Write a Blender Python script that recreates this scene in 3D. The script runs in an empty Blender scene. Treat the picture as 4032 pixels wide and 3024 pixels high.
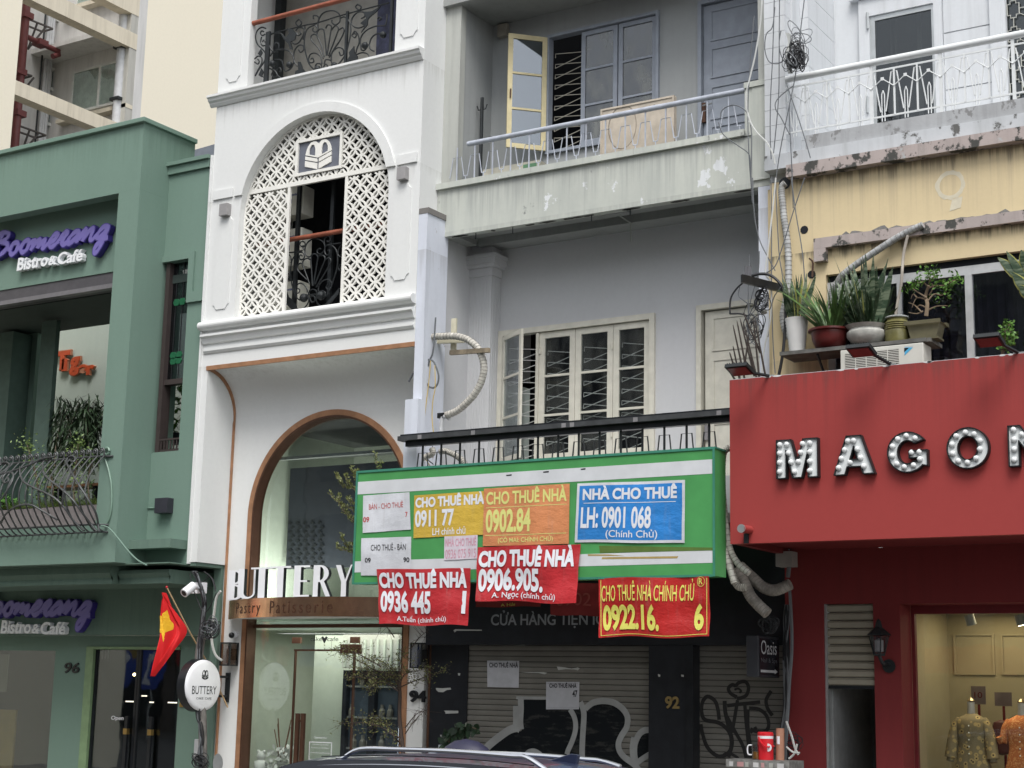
import bpy,bmesh,math,random
from mathutils import Vector,Matrix,noise as mnoise
from mathutils.geometry import tessellate_polygon
random.seed(7)
S=bpy.context.scene
COL=S.collection
PI=math.pi
# ------------------------------------------------------------------ camera
PITCH,ROLL,YAW,FPX=0.19117695,0.02124072,0.56153716,6300.0
cy_,sy_,cp_,sp_=math.cos(YAW),math.sin(YAW),math.cos(PITCH),math.sin(PITCH)
FW=Vector((-sy_*cp_,cy_*cp_,sp_))
R0=Vector((cy_,sy_,0))
U0=R0.cross(FW)
RT=R0*math.cos(ROLL)+U0*math.sin(ROLL)
UP=-R0*math.sin(ROLL)+U0*math.cos(ROLL)
EYE=Vector((0,0,2.0))
cd=bpy.data.cameras.new('camera')
cam=bpy.data.objects.new('camera',cd)
COL.objects.link(cam)
cam.matrix_world=Matrix(((RT.x,UP.x,-FW.x,EYE.x),(RT.y,UP.y,-FW.y,EYE.y),(RT.z,UP.z,-FW.z,EYE.z),(0,0,0,1)))
cd.sensor_width=36
cd.lens=FPX/4032*36
cd.clip_start=0.1
cd.clip_end=600
S.camera=cam
# ------------------------------------------------------------------ light
SUN_EL,SUN_AZ=math.radians(58),math.radians(150)
w=bpy.data.worlds.new('World')
S.world=w
w.use_nodes=True
nt=w.node_tree
bg=nt.nodes['Background']
sky=nt.nodes.new('ShaderNodeTexSky')
sky.sky_type='NISHITA'
sky.sun_disc=False
sky.sun_elevation=SUN_EL
sky.sun_rotation=SUN_AZ
sky.dust_density=2.0
sky.air_density=1.0
hs=nt.nodes.new('ShaderNodeHueSaturation')
hs.inputs['Saturation'].default_value=0.22
nt.links.new(sky.outputs[0],hs.inputs['Color'])
nt.links.new(hs.outputs[0],bg.inputs[0])
bg.inputs[1].default_value=0.15
sl=bpy.data.lights.new('sun','SUN')
sl.energy=1.5
sl.angle=math.radians(28)
sl.color=(1.0,0.97,0.93)
sun=bpy.data.objects.new('sun',sl)
COL.objects.link(sun)
sd=Vector((math.sin(SUN_AZ)*math.cos(SUN_EL),math.cos(SUN_AZ)*math.cos(SUN_EL),math.sin(SUN_EL)))
sun.rotation_euler=sd.to_track_quat('Z','Y').to_euler()
S.view_settings.view_transform='Standard'
S.view_settings.look='None'
S.view_settings.gamma=1
S.view_settings.use_curve_mapping=False
S.view_settings.exposure=0.8
S.render.engine='CYCLES'
S.cycles.max_bounces=8
S.cycles.transparent_max_bounces=12
# ------------------------------------------------------------------ picture measurements -> places
def ray(x,y):
 return FW*FPX+RT*(x-2016)-UP*(y-1512)
def W(x,y,Y):
 r=ray(x,y);return EYE+r*(Y/r.y)
def WX(x,y,X):
 r=ray(x,y);return EYE+r*(X/r.x)
def WZ(x,y,Z):
 r=ray(x,y);return EYE+r*((Z-2)/r.z)
OFF={'a1':(0,0,2.074),'a2':(800,0,2.074),'a3':(1600,0,2.074),'a4':(2400,0,2.0738),'a5':(3032,0,2.074),'b1':(0,700,2.074),'b2':(800,700,2.074),'b3':(1600,700,2.074),'b4':(2300,700,2.0733),'b5':(3032,700,2.074),'c1':(0,1500,2.074),'c2':(800,1500,2.074),'c3':(1600,1500,2.074),'c4':(2300,1600,2.37),'c5':(2832,1400,1.8433),'d1':(0,2224,2.074),'d2':(800,2224,2.074),'d3':(1600,2224,2.074),'d4':(2400,2224,2.0733),'d5':(3032,2224,2.074),'bo':(0,850,4.608),'lg':(1120,500,7.542),'ru':(960,0,3.568),'rl':(1080,880,4.607),'gb':(0,1700,3.771),'gr':(1900,2600,3.16),'e1':(1560,0,3.318),'e2':(1560,1700,4.424),'e3':(1580,1250,2.7644),'e4':(2780,2150,1.898),'e5':(640,2250,2.1434)}
def q(k,x,y):
 o=OFF[k];return o[0]+x/o[2],o[1]+y/o[2]
def WQ(k,x,y,Y):
 return W(*q(k,x,y),Y)
def xz(k,x,y,Y):
 v=W(*q(k,x,y),Y)if k else W(x,y,Y)
 return(v.x,v.z)
def rect(k,x0,y0,x1,y1,Y):
 a,b=xz(k,x0,y0,Y),xz(k,x1,y1,Y)
 return min(a[0],b[0]),max(a[0],b[0]),min(a[1],b[1]),max(a[1],b[1])
 # ------------------------------------------------------------------ objects
ORG={}
def org(o):
 return ORG.get(o.name,Vector((0,0,0)))if o else Vector((0,0,0))
def thing(name,label,cat,base=(0,0,0),group=None,kind=None):
 o=bpy.data.objects.new(name,None)
 COL.objects.link(o)
 o.empty_display_size=0.1
 o.location=base
 ORG[o.name]=Vector(base)
 o['label']=label
 if cat:o['category']=cat
 if group:o['group']=group
 if kind:o['kind']=kind
 return o
def tag(o,label=None,cat=None,group=None,kind=None):
 if label:o['label']=label
 if cat:o['category']=cat
 if group:o['group']=group
 if kind:o['kind']=kind
 return o
def add_mesh(name,me,parent,at=None):
 o=bpy.data.objects.new(name,me)
 COL.objects.link(o)
 if parent:
  o.parent=parent
  o.location=(Vector(at)if at is not None else Vector((0,0,0)))
  ORG[o.name]=org(parent)+Vector(o.location)
 else:
  if at is not None:o.location=at
  ORG[o.name]=Vector(o.location)
 return o
class MB:
 def __init__(s):s.v=[];s.f=[];s.m=[];s.mi=0
 def add(s,vs,fs):
  n=len(s.v);s.v+=[tuple(v)for v in vs];s.f+=[tuple(i+n for i in f)for f in fs];s.m+=[s.mi]*len(fs)
  return s
 def box(s,x0,x1,y0,y1,z0,z1):
  vs=[(x,y,z)for x in(x0,x1)for y in(y0,y1)for z in(z0,z1)]
  return s.add(vs,[(0,1,3,2),(4,6,7,5),(0,4,5,1),(2,3,7,6),(0,2,6,4),(1,5,7,3)])
 def hexa(s,p):
  return s.add(p,[(0,3,2,1),(4,5,6,7),(0,1,5,4),(1,2,6,5),(2,3,7,6),(3,0,4,7)])
 def obox(s,c,dx,dy,dz):
  c,dx,dy,dz=map(Vector,(c,dx,dy,dz))
  return s.hexa([c-dx-dy-dz,c+dx-dy-dz,c+dx+dy-dz,c-dx+dy-dz,c-dx-dy+dz,c+dx-dy+dz,c+dx+dy+dz,c-dx+dy+dz])
 def quad(s,a,b,c,d):return s.add([a,b,c,d],[(0,1,2,3)])
 def tube(s,pts,r,n=8,closed=False,r1=None):
  pts=[Vector(p)for p in pts];k=len(pts)
  if k<2:return s
  base=len(s.v);up=None
  for i,p in enumerate(pts):
   if closed:t=pts[(i+1)%k]-pts[i-1]
   else:t=pts[min(i+1,k-1)]-pts[max(i-1,0)]
   if t.length<1e-9:t=Vector((0,0,1))
   t.normalize()
   if up is None:
    up=t.orthogonal().normalized()
   up=up-t*up.dot(t)
   if up.length<1e-6:up=t.orthogonal()
   up.normalize();bi=t.cross(up)
   rr=r if r1 is None else r+(r1-r)*i/(k-1)
   if callable(rr):rr=rr(i)
   for j in range(n):
    a=2*PI*j/n
    s.v.append(tuple(p+(up*math.cos(a)+bi*math.sin(a))*rr))
  fs=[]
  for i in range(k if closed else k-1):
   for j in range(n):
    a=base+i*n+j;b=base+i*n+(j+1)%n
    c=base+((i+1)%k)*n+(j+1)%n;d=base+((i+1)%k)*n+j
    fs.append((a,b,c,d))
  if not closed:
   fs.append(tuple(base+j for j in range(n))[::-1]);fs.append(tuple(base+(k-1)*n+j for j in range(n)))
  s.f+=fs;s.m+=[s.mi]*len(fs)
  return s
 def prism(s,poly,y0,y1,holes=(),ax='y'):
  def P3(p,d):
   if ax=='y':return(p[0],d,p[1])
   if ax=='x':return(d,p[0],p[1])
   return(p[0],p[1],d)
  loops=[list(poly)]+[list(h)for h in holes]
  flat=[p for l in loops for p in l]
  tris=tessellate_polygon([[Vector((p[0],p[1],0))for p in l]for l in loops])
  n=len(flat)
  vs=[P3(p,y0)for p in flat]+[P3(p,y1)for p in flat]
  fs=[tuple(t)for t in tris]+[tuple(i+n for i in t[::-1])for t in tris]
  b=0
  for l in loops:
   k=len(l)
   for i in range(k):
    j=(i+1)%k
    fs.append((b+i,b+j,n+b+j,n+b+i))
   b+=k
  return s.add(vs,fs)
 def lathe(s,prof,c,n=20,sx=1,sy=1,axis='z'):
  c=Vector(c);vs=[];k=len(prof)
  for r,z in prof:
   for j in range(n):
    a=2*PI*j/n
    d=Vector((r*math.cos(a)*sx,r*math.sin(a)*sy,z))
    if axis=='y':d=Vector((d.x,d.z,d.y))
    if axis=='x':d=Vector((d.z,d.x,d.y))
    vs.append(c+d)
  fs=[(i*n+j,i*n+(j+1)%n,(i+1)*n+(j+1)%n,(i+1)*n+j)for i in range(k-1)for j in range(n)]
  if prof[0][0]>1e-5:fs.append(tuple(range(n))[::-1])
  if prof[-1][0]>1e-5:fs.append(tuple((k-1)*n+j for j in range(n)))
  return s.add(vs,fs)
 def ball(s,c,r,n=12,m=8,sz=1.0):
  return s.lathe([(max(1e-6,math.sin(PI*i/m))*r,-math.cos(PI*i/m)*r*sz)for i in range(m+1)],c,n)
 def ribbon(s,pts,w,y0,y1,closed=False,step=0.0002):
  P=[Vector((p[0],p[1]))for p in pts];k=len(P)
  n0=len(s.v)
  for i,p in enumerate(P):
   a,b=(P[i-1]if(i or closed)else P[0]),(P[(i+1)%k]if(i<k-1 or closed)else P[-1])
   t=(b-a)
   if t.length<1e-9:t=Vector((1,0))
   t.normalize();nn=Vector((-t.y,t.x))
   ww=(w[i]if isinstance(w,(list,tuple))else w)/2
   e=i*step
   A,B=p+nn*ww,p-nn*ww
   s.v+=[(A.x,y0-e,A.y),(B.x,y0-e,B.y),(A.x,y1,A.y),(B.x,y1,B.y)]
  fs=[]
  for i in range(k if closed else k-1):
   a,b=n0+i*4,n0+((i+1)%k)*4
   fs+=[(a,a+1,b+1,b),(a+2,b+2,b+3,a+3),(a,b,b+2,a+2),(a+1,a+3,b+3,b+1)]
  if not closed:
   a=n0;b=n0+(k-1)*4
   fs+=[(a,a+2,a+3,a+1),(b,b+1,b+3,b+2)]
  s.f+=fs;s.m+=[s.mi]*len(fs)
  return s
 def build(s,name,mat,parent=None,smooth=False,at=None,recalc=True,bevel=0):
  o0=org(parent)
  if at is not None:o0=o0+Vector(at)
  me=bpy.data.meshes.new(name)
  me.from_pydata([(v[0]-o0.x,v[1]-o0.y,v[2]-o0.z)for v in s.v]if(o0.length>0)else s.v,[],s.f)
  if recalc:
   bm=bmesh.new();bm.from_mesh(me)
   bmesh.ops.recalc_face_normals(bm,faces=bm.faces)
   bm.to_mesh(me);bm.free()
  for m in(mat if isinstance(mat,(list,tuple))else[mat]):me.materials.append(m)
  if isinstance(mat,(list,tuple))and len(s.m)==len(me.polygons):me.polygons.foreach_set('material_index',s.m)
  if smooth:
   me.polygons.foreach_set('use_smooth',[True]*len(me.polygons))
   try:me.set_sharp_from_angle(angle=math.radians(40))
   except Exception:pass
  o=add_mesh(name,me,parent,at)
  if bevel:
   bv=o.modifiers.new('bevel','BEVEL');bv.width=bevel;bv.segments=2;bv.limit_method='ANGLE'
  return o
def smooth_pts(pts,k=5,closed=False):
 P=[Vector(p)for p in pts];n=len(P);out=[]
 rng=range(n)if closed else range(n-1)
 for i in rng:
  p0=P[(i-1)%n]if(closed or i>0)else P[0]
  p1,p2=P[i],P[(i+1)%n]
  p3=P[(i+2)%n]if(closed or i+2<n)else P[-1]
  for j in range(k):
   t=j/k
   out.append(0.5*((2*p1)+(p2-p0)*t+(2*p0-5*p1+4*p2-p3)*t*t+(3*p1-p0-3*p2+p3)*t**3))
 if not closed:out.append(P[-1])
 return out
def arc(cx,cz,r,a0,a1,n=32,rz=None):
 rz=rz or r
 return[(cx+r*math.cos(math.radians(a0+(a1-a0)*i/n)),cz+rz*math.sin(math.radians(a0+(a1-a0)*i/n)))for i in range(n+1)]
def box(name,mat,parent,x0,x1,y0,y1,z0,z1,**k):
 return MB().box(x0,x1,y0,y1,z0,z1).build(name,mat,parent,**k)
def copy_obj(o,parent=None,loc=None):
 c=o.copy();COL.objects.link(c);c.parent=parent
 if loc is not None:c.location=loc
 ORG[c.name]=org(parent)+Vector(c.location)
 return c
def copy_tree(o,parent=None,loc=None,label=None):
 c=copy_obj(o,parent,loc if loc is not None else o.location)
 if label:c['label']=label
 for ch in list(o.children):copy_tree(ch,c)
 return c
 # ------------------------------------------------------------------ materials
MC={}
class NT:
 def __init__(s,name):
  s.m=bpy.data.materials.new(name);s.m.use_nodes=True;s.t=s.m.node_tree;s.b=s.t.nodes['Principled BSDF'];s.out=s.t.nodes['Material Output']
  s.pos=None
 def n(s,t,**k):
  d=s.t.nodes.new(t)
  for a,b in k.items():setattr(d,a,b)
  return d
 def l(s,a,b):s.t.links.new(a,b)
 def P(s):
  if not s.pos:s.pos=s.n('ShaderNodeNewGeometry').outputs['Position']
  return s.pos
 def noise(s,scale=(1,1,1),sc=1.0,det=4,rough=0.55,off=(0,0,0)):
  mp=s.n('ShaderNodeMapping');s.l(s.P(),mp.inputs[0]);mp.inputs['Scale'].default_value=scale;mp.inputs['Location'].default_value=off
  nz=s.n('ShaderNodeTexNoise');nz.inputs['Scale'].default_value=sc;nz.inputs['Detail'].default_value=det;nz.inputs['Roughness'].default_value=rough
  s.l(mp.outputs[0],nz.inputs['Vector']);return nz.outputs[0]
 def ramp(s,src,a,b,va=0.0,vb=1.0):
  r=s.n('ShaderNodeMapRange');r.inputs[1].default_value=a;r.inputs[2].default_value=b;r.inputs[3].default_value=va;r.inputs[4].default_value=vb
  r.interpolation_type='SMOOTHSTEP'
  s.l(src,r.inputs[0]);return r.outputs[0]
 def mul(s,a,b):
  m=s.n('ShaderNodeMath',operation='MULTIPLY')
  for i,v in enumerate((a,b)):
   if isinstance(v,(int,float)):m.inputs[i].default_value=v
   else:s.l(v,m.inputs[i])
  return m.outputs[0]
 def mix(s,fac,a,b,bt='MIX'):
  m=s.n('ShaderNodeMix');m.data_type='RGBA';m.blend_type=bt
  if isinstance(fac,(int,float)):m.inputs[0].default_value=fac
  else:s.l(fac,m.inputs[0])
  for i,v in((6,a),(7,b)):
   if isinstance(v,(tuple,list)):m.inputs[i].default_value=(*v[:3],1)
   else:s.l(v,m.inputs[i])
  return m.outputs[2]
 def bump(s,h,strength=0.2,dist=0.01):
  b=s.n('ShaderNodeBump');b.inputs['Strength'].default_value=strength;b.inputs['Distance'].default_value=dist
  s.l(h,b.inputs['Height']);s.l(b.outputs[0],s.b.inputs['Normal'])
 def set(s,col=None,rough=None,metal=None,spec=None):
  if col is not None:
   if isinstance(col,(tuple,list)):s.b.inputs['Base Color'].default_value=(*col[:3],1)
   else:s.l(col,s.b.inputs['Base Color'])
  if rough is not None:s.b.inputs['Roughness'].default_value=rough
  if metal is not None:s.b.inputs['Metallic'].default_value=metal
  if spec is not None:s.b.inputs['Specular IOR Level'].default_value=spec
  return s.m
def flat(name,col,rough=0.6,metal=0.0,var=0.12,spec=0.4,scale=6.0):
 if name in MC:return MC[name]
 t=NT(name)
 nz=t.noise(sc=scale,det=5)
 c=t.mix(t.ramp(nz,0.3,0.75),tuple(c*(1-var)for c in col),tuple(min(1,c*(1+var*0.6))for c in col))
 t.set(c,rough,metal,spec)
 if metal<0.5:t.bump(t.noise(sc=60,det=3),0.08,0.004)
 MC[name]=t.m
 return t.m
def wall(name,base,dirt,streak=0.35,blot=0.4,rough=0.85,patches=None,bump=0.25,drips=None):
 """painted plaster: base colour, rain streaks and blotches of a second colour, peeled spots of a third"""
 if name in MC:return MC[name]
 t=NT(name)
 s1=t.ramp(t.noise((5,5,0.35),1.3,6,0.65),0.42,0.78)
 s2=t.ramp(t.noise((1,1,0.8),0.9,5,0.6,(3,7,1)),0.38,0.75)
 c=t.mix(t.mul(s1,streak),base,dirt)
 c=t.mix(t.mul(s2,blot),c,tuple((a+b)/2 for a,b in zip(base,dirt)))
 fine=t.ramp(t.noise(sc=14,det=6,rough=0.7),0.35,0.7)
 c=t.mix(t.mul(fine,0.12),c,tuple(a*0.75 for a in base))
 if patches:
  for pc,sc,th,off in patches:
   nn=t.n('ShaderNodeMath',operation='MULTIPLY_ADD');t.l(t.noise(sc=sc*9,det=5,rough=.7,off=off),nn.inputs[0]);nn.inputs[1].default_value=.10;nn.inputs[2].default_value=-.05
   n2=t.n('ShaderNodeMath',operation='ADD');t.l(t.noise((1.3,1.3,1),sc,7,0.62,off),n2.inputs[0]);t.l(nn.outputs[0],n2.inputs[1])
   pf=t.ramp(n2.outputs[0],th,th+(0.015 if sum(pc)>1.5 else .06))
   c=t.mix(pf,c,pc)
 if drips:
  sp=t.n('ShaderNodeSeparateXYZ');t.l(t.P(),sp.inputs[0])
  for zt,L,dc,amt in drips:
   nx=t.noise((7,7,.12),1.7,6,.7,(zt,3,1))
   d=t.n('ShaderNodeMath',operation='MULTIPLY_ADD');t.l(sp.outputs[2],d.inputs[0]);d.inputs[1].default_value=1/L;d.inputs[2].default_value=-zt/L
   a_=t.n('ShaderNodeMath',operation='MULTIPLY_ADD');t.l(nx,a_.inputs[0]);a_.inputs[1].default_value=3.2;t.l(d.outputs[0],a_.inputs[2])
   f=t.ramp(a_.outputs[0],1.05,1.85,0,amt)
   g=t.n('ShaderNodeMath',operation='LESS_THAN');t.l(sp.outputs[2],g.inputs[0]);g.inputs[1].default_value=zt
   h=t.n('ShaderNodeMath',operation='GREATER_THAN');t.l(sp.outputs[2],h.inputs[0]);h.inputs[1].default_value=zt-L*1.5
   c=t.mix(t.mul(t.mul(f,g.outputs[0]),h.outputs[0]),c,dc)
 t.set(c,rough,0,0.25)
 t.bump(t.noise(sc=22,det=8,rough=0.7),bump,0.006)
 MC[name]=t.m
 return t.m
def crumple(name,col,amt=.5):
 if name in MC:return MC[name]
 t=NT(name)
 c=t.mix(t.ramp(t.noise((1,1,.6),1.6,6,.65),.35,.75),tuple(v*.80 for v in col),tuple(min(1,v*1.06)for v in col))
 c=t.mix(t.mul(t.ramp(t.noise((9,9,1),1.2,5,.7,(2,2,2)),.5,.75),.18),c,(.30,.28,.25))
 t.set(c,.42,0,.45)
 t.bump(t.noise((1,1,1.6),3.2,6,.62,(5,1,1)),amt,.05)
 MC[name]=t.m;return t.m
def glass(name,tint=(0.8,0.85,0.85),refl=0.5,rough=0.02,gcol=(0.9,0.95,1.0),dirt=0.0):
 """window pane: see-through mixed with a mirror coat that grows at grazing angles"""
 if name in MC:return MC[name]
 t=NT(name)
 tr=t.n('ShaderNodeBsdfTransparent');tr.inputs[0].default_value=(*tint,1)
 gl=t.n('ShaderNodeBsdfGlossy');gl.inputs['Roughness'].default_value=rough;gl.inputs[0].default_value=(*gcol,1)
 lw=t.n('ShaderNodeLayerWeight');lw.inputs[0].default_value=.5
 pw=t.n('ShaderNodeMath',operation='POWER');t.l(lw.outputs['Facing'],pw.inputs[0]);pw.inputs[1].default_value=3.2
 ad=t.n('ShaderNodeMath',operation='MULTIPLY_ADD');t.l(pw.outputs[0],ad.inputs[0]);ad.inputs[1].default_value=.9-refl*.2;ad.inputs[2].default_value=refl*.22
 mx=t.n('ShaderNodeMixShader')
 t.l(ad.outputs[0],mx.inputs[0]);t.l(tr.outputs[0],mx.inputs[1]);t.l(gl.outputs[0],mx.inputs[2])
 out=mx.outputs[0]
 if dirt:
  df=t.n('ShaderNodeBsdfDiffuse');df.inputs[0].default_value=(0.35,0.36,0.33,1)
  m2=t.n('ShaderNodeMixShader')
  t.l(t.mul(t.ramp(t.noise((2,2,1),2.2,5),0.3,0.8),dirt),m2.inputs[0]);t.l(out,m2.inputs[1]);t.l(df.outputs[0],m2.inputs[2])
  out=m2.outputs[0]
 bp=t.n('ShaderNodeBump');bp.inputs['Strength'].default_value=0.06;bp.inputs['Distance'].default_value=0.02
 t.l(t.noise(sc=1.6,det=2),bp.inputs['Height']);t.l(bp.outputs[0],gl.inputs['Normal'])
 t.l(out,t.out.inputs[0])
 MC[name]=t.m
 return t.m
def emit(name,col,strength):
 if name in MC:return MC[name]
 t=NT(name);t.set((0.8,0.8,0.8),0.5)
 t.b.inputs['Emission Color'].default_value=(*col,1);t.b.inputs['Emission Strength'].default_value=strength
 MC[name]=t.m;return t.m
 # ------------------------------------------------------------------ lettering
TXC={}
def text_data(s,bold=0.0,space=1.0,extr=0.0,fill='BOTH'):
 key=(s,bold,space,extr,fill)
 if key in TXC:return TXC[key]
 cu=bpy.data.curves.new('text','FONT')
 cu.body=s;cu.offset=bold;cu.space_character=space;cu.resolution_u=4;cu.extrude=extr;cu.fill_mode=fill
 o=bpy.data.objects.new('text',cu)
 me=bpy.data.meshes.new_from_object(o)
 vs=[v.co.copy()for v in me.vertices];fs=[tuple(p.vertices)for p in me.polygons]
 bpy.data.objects.remove(o);bpy.data.meshes.remove(me);bpy.data.curves.remove(cu)
 x0=min(v.x for v in vs);x1=max(v.x for v in vs);y0=min(v.y for v in vs);y1=max(v.y for v in vs)
 TXC[key]=([((v.x-x0)/(x1-x0),(v.y-y0)/(y1-y0),v.z)for v in vs],fs)
 return TXC[key]
def put_text(mb,s,x0,x1,z0,z1,y,depth=0.0,bold=0.02,slant=0.0,wave=None,space=1.0):
 """fills mb with lettering fitted to the box x0..x1, z0..z1 on the plane Y=y (front), optionally with depth"""
 vs,fs=text_data(s,bold,space)
 pts=[]
 for u,v,_ in vs:
  X=x0+u*(x1-x0)+slant*v*(z1-z0);Z=z0+v*(z1-z0)
  yy=y+(wave(X,Z)if wave else 0)
  pts.append((X,yy,Z))
 if depth<=0:
  return mb.add(pts,fs)
 n=len(pts)
 edges={}
 for f in fs:
  for i in range(len(f)):
   a,b=f[i],f[(i+1)%len(f)]
   edges[(a,b)]=edges.get((a,b),0)+1
 side=[(a,b,b+n,a+n)for(a,b)in edges if(b,a)not in edges]
 return mb.add(pts+[(p[0],p[1]+depth,p[2])for p in pts],list(fs)+[tuple(i+n for i in f[::-1])for f in fs]+side)
 # ------------------------------------------------------------------ foliage
def leaf(mb,p,d,up,L,Wd,bend=0.25,seg=3):
 d=Vector(d).normalized();up=Vector(up);side=d.cross(up)
 if side.length<1e-4:side=d.orthogonal()
 side.normalize();nrm=side.cross(d)
 vs=[];p=Vector(p)
 for i in range(seg+1):
  t=i/seg
  c=p+d*(L*t)-nrm*(bend*L*t*t)
  ww=Wd*math.sin(PI*min(0.97,max(0.06,t*0.92+0.05)))*0.5
  vs+=[c-side*ww,c+side*ww]
 mb.add(vs,[(2*i,2*i+1,2*i+3,2*i+2)for i in range(seg)])
def rnd_dir(zmin=-1.0):
 while True:
  v=Vector((random.uniform(-1,1),random.uniform(-1,1),random.uniform(zmin,1)))
  if 0.1<v.length<1:return v.normalized()
  # ------------------------------------------------------------------ palette
m_white=wall('white_plaster',(0.71,0.72,0.71),(0.56,0.56,0.53),0.05,0.12,0.7,drips=[(12.13,.55,(.42,.42,.39),.35),(7.98,.35,(.38,.38,.35),.45),(7.40,.3,(.45,.45,.42),.3),(10.36,.3,(.45,.45,.42),.35)])
m_white_trim=wall('white_trim',(0.71,0.72,0.71),(0.5,0.5,0.47),0.12,0.15,0.6)
m_lattice=flat('lattice_white',(0.78,0.77,0.72),0.55,var=0.05)
m_copper=flat('copper_paint',(0.42,0.22,0.12),0.38,0.35,0.2)
m_copper_metal=flat('copper_metal',(0.90,0.55,0.35),0.26,1.0,0.15)
m_bronze=flat('dark_bronze',(0.11,0.055,0.035),0.4,0.5)
m_iron=flat('black_iron',(0.022,0.026,0.028),0.5,0.3,0.3)
m_wood=flat('rail_wood',(0.30,0.09,0.05),0.4,0,0.25)
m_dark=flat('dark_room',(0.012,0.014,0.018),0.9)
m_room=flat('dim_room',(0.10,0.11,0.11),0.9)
m_int_white=flat('shop_white',(0.55,0.60,0.52),0.7,var=0.05)
m_black=flat('black_paint',(0.012,0.014,0.017),0.35,0,0.3)
m_lens=flat('white_acrylic',(0.80,0.81,0.84),0.25,var=0.03)
m_alu=flat('aluminium',(0.45,0.47,0.47),0.35,0.6)
m_grey=flat('mid_grey_paint',(0.22,0.21,0.22),0.5)
m_asphalt=flat('asphalt',(0.05,0.05,0.052),0.9,var=0.3)
m_pave=flat('paving',(0.22,0.21,0.19),0.85,var=0.25)
m_glass=glass('clear_glass',(0.93,0.96,0.94),0.3)
m_glass_dark=glass('dark_glass',(0.80,0.84,0.83),0.30)
m_glass_dirty=glass('dusty_glass',(0.75,0.78,0.76),0.4,0.06,dirt=0.45)
# ------------------------------------------------------------------ setting
tag(box('ground',flat('earth',(0.12,0.11,0.10),0.95),None,-150,120,-120,160,-0.5,-0.02),'grey earth under the city block',None,kind='structure')
tag(box('road',m_asphalt,None,-120,100,-6,15.5,-0.02,0.0),'dark asphalt street in front of the shops',None,kind='structure')
tag(box('pavement',m_pave,None,-120,100,15.72,20.9,-0.02,0.13),'grey paved footway along the shop fronts',None,kind='structure')
tag(box('kerb',flat('kerb_stone',(0.3,0.3,0.29),0.8),None,-120,100,15.5,15.72,-0.02,0.14),'stone kerb between street and footway',None,kind='structure')
# ------------------------------------------------------------------ white shop house (number 94)
YW,YB=20.0,20.75
XL,XR=-18.90,-14.41
wb=thing('white_shop_house','narrow white shop house with tall arches and copper trim, between green and grey houses','building',(XL,YW,0.13))
Zc=7.41
Zl=8.02
R1,CX1,SP1=1.595,-16.625,10.0
ztop_ledge=xz('a2',1765,405,YW)[1]
zl0=xz('a2',1785,480,YW)[1]
# storey with the arch : front slab with arched hole
hole=[(CX1-R1,Zl+0.1),(CX1+R1,Zl+0.1)]+[(a,b)for a,b in arc(CX1,SP1,R1,0,180,36)]
MB().prism([(XL,Zc),(XR,Zc),(XR,zl0+0.12),(XL,zl0+0.12)],YW,YW+0.16,[hole]).build('front_wall',m_white,wb)
# arch band, proud of the wall, with flat imposts
zi0,zi1=10.38,10.54
outer=arc(CX1,SP1,1.765,math.degrees(math.asin((zi0-SP1)/1.765)),180-math.degrees(math.asin((zi0-SP1)/1.765)),36)
inner=arc(CX1,SP1,R1-0.001,180-math.degrees(math.asin((zi0-SP1)/R1)),math.degrees(math.asin((zi0-SP1)/R1)),36)
MB().prism(outer+inner,YW-0.035,YW-0.002).build('arch_band',m_white_trim,wb)
mb=MB()
for s in(-1,1):
 xo=XL+0.06 if s<0 else XR-0.06
 xa=CX1+s*1.768
 box('impost_band',m_white_trim,wb,min(xo,xa),max(xo,xa),YW-0.032,YW-0.003,zi0,zi1)
 # side wall towards the grey house, upper wall piers
zs=18.5
MB().prism([(YW+.161,Zc),(YB+3.6,Zc),(YB+3.6,zs),(YW+.161,zs)],XR-0.14,XR-0.0005,ax='x').build('side_wall',m_white,wb)
xo0,xo1=xz('a2',395,745,YW)[0]-0.11,xz('a2',1562,440,YW)[0]
zo=xz('a2',1560,440,YW)[1]
mb=MB()
mb.box(XL,xo0,YW+0.001,YW+0.16,zl0+0.12,zs);mb.box(xo1,XR,YW+0.001,YW+0.16,zl0+0.12,zs)
mb.box(xo0,xo1,YW+0.001,YW+0.16,zl0+0.12,zo);mb.box(xo0,xo1,YW+0.001,YW+0.16,zo+2.9,zs)
mb.build('upper_wall',m_white,wb)
MB().prism([(YW+0.16,4.06),(YB-.02,4.06),(YB-.02,.1),(YB+3.6,0.1),(YB+3.6,zs),(YW+0.16,zs)],XL,XL+0.14,ax='x').build('party_wall',m_white,wb)
# ledge below the upper balcony, moulded
def moulding(name,prof,x0,x1,mat,par):
 return MB().prism(prof,x0,x1,ax='x').build(name,mat,par)
def led(z0,z1,out,y=YW):
 h=z1-z0
 return[(y,z1),(y-out,z1),(y-out,z1-h*.22),(y-out*.78,z1-h*.32),(y-out*.70,z1-h*.52),(y-out*.42,z1-h*.66),(y-out*.38,z1-h*.78),(y-out*.15,z0),(y,z0)]
moulding('upper_ledge',led(zl0-0.02,ztop_ledge,0.15,YW-0.001),XL-0.12,XR-0.005,m_white_trim,wb)
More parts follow.
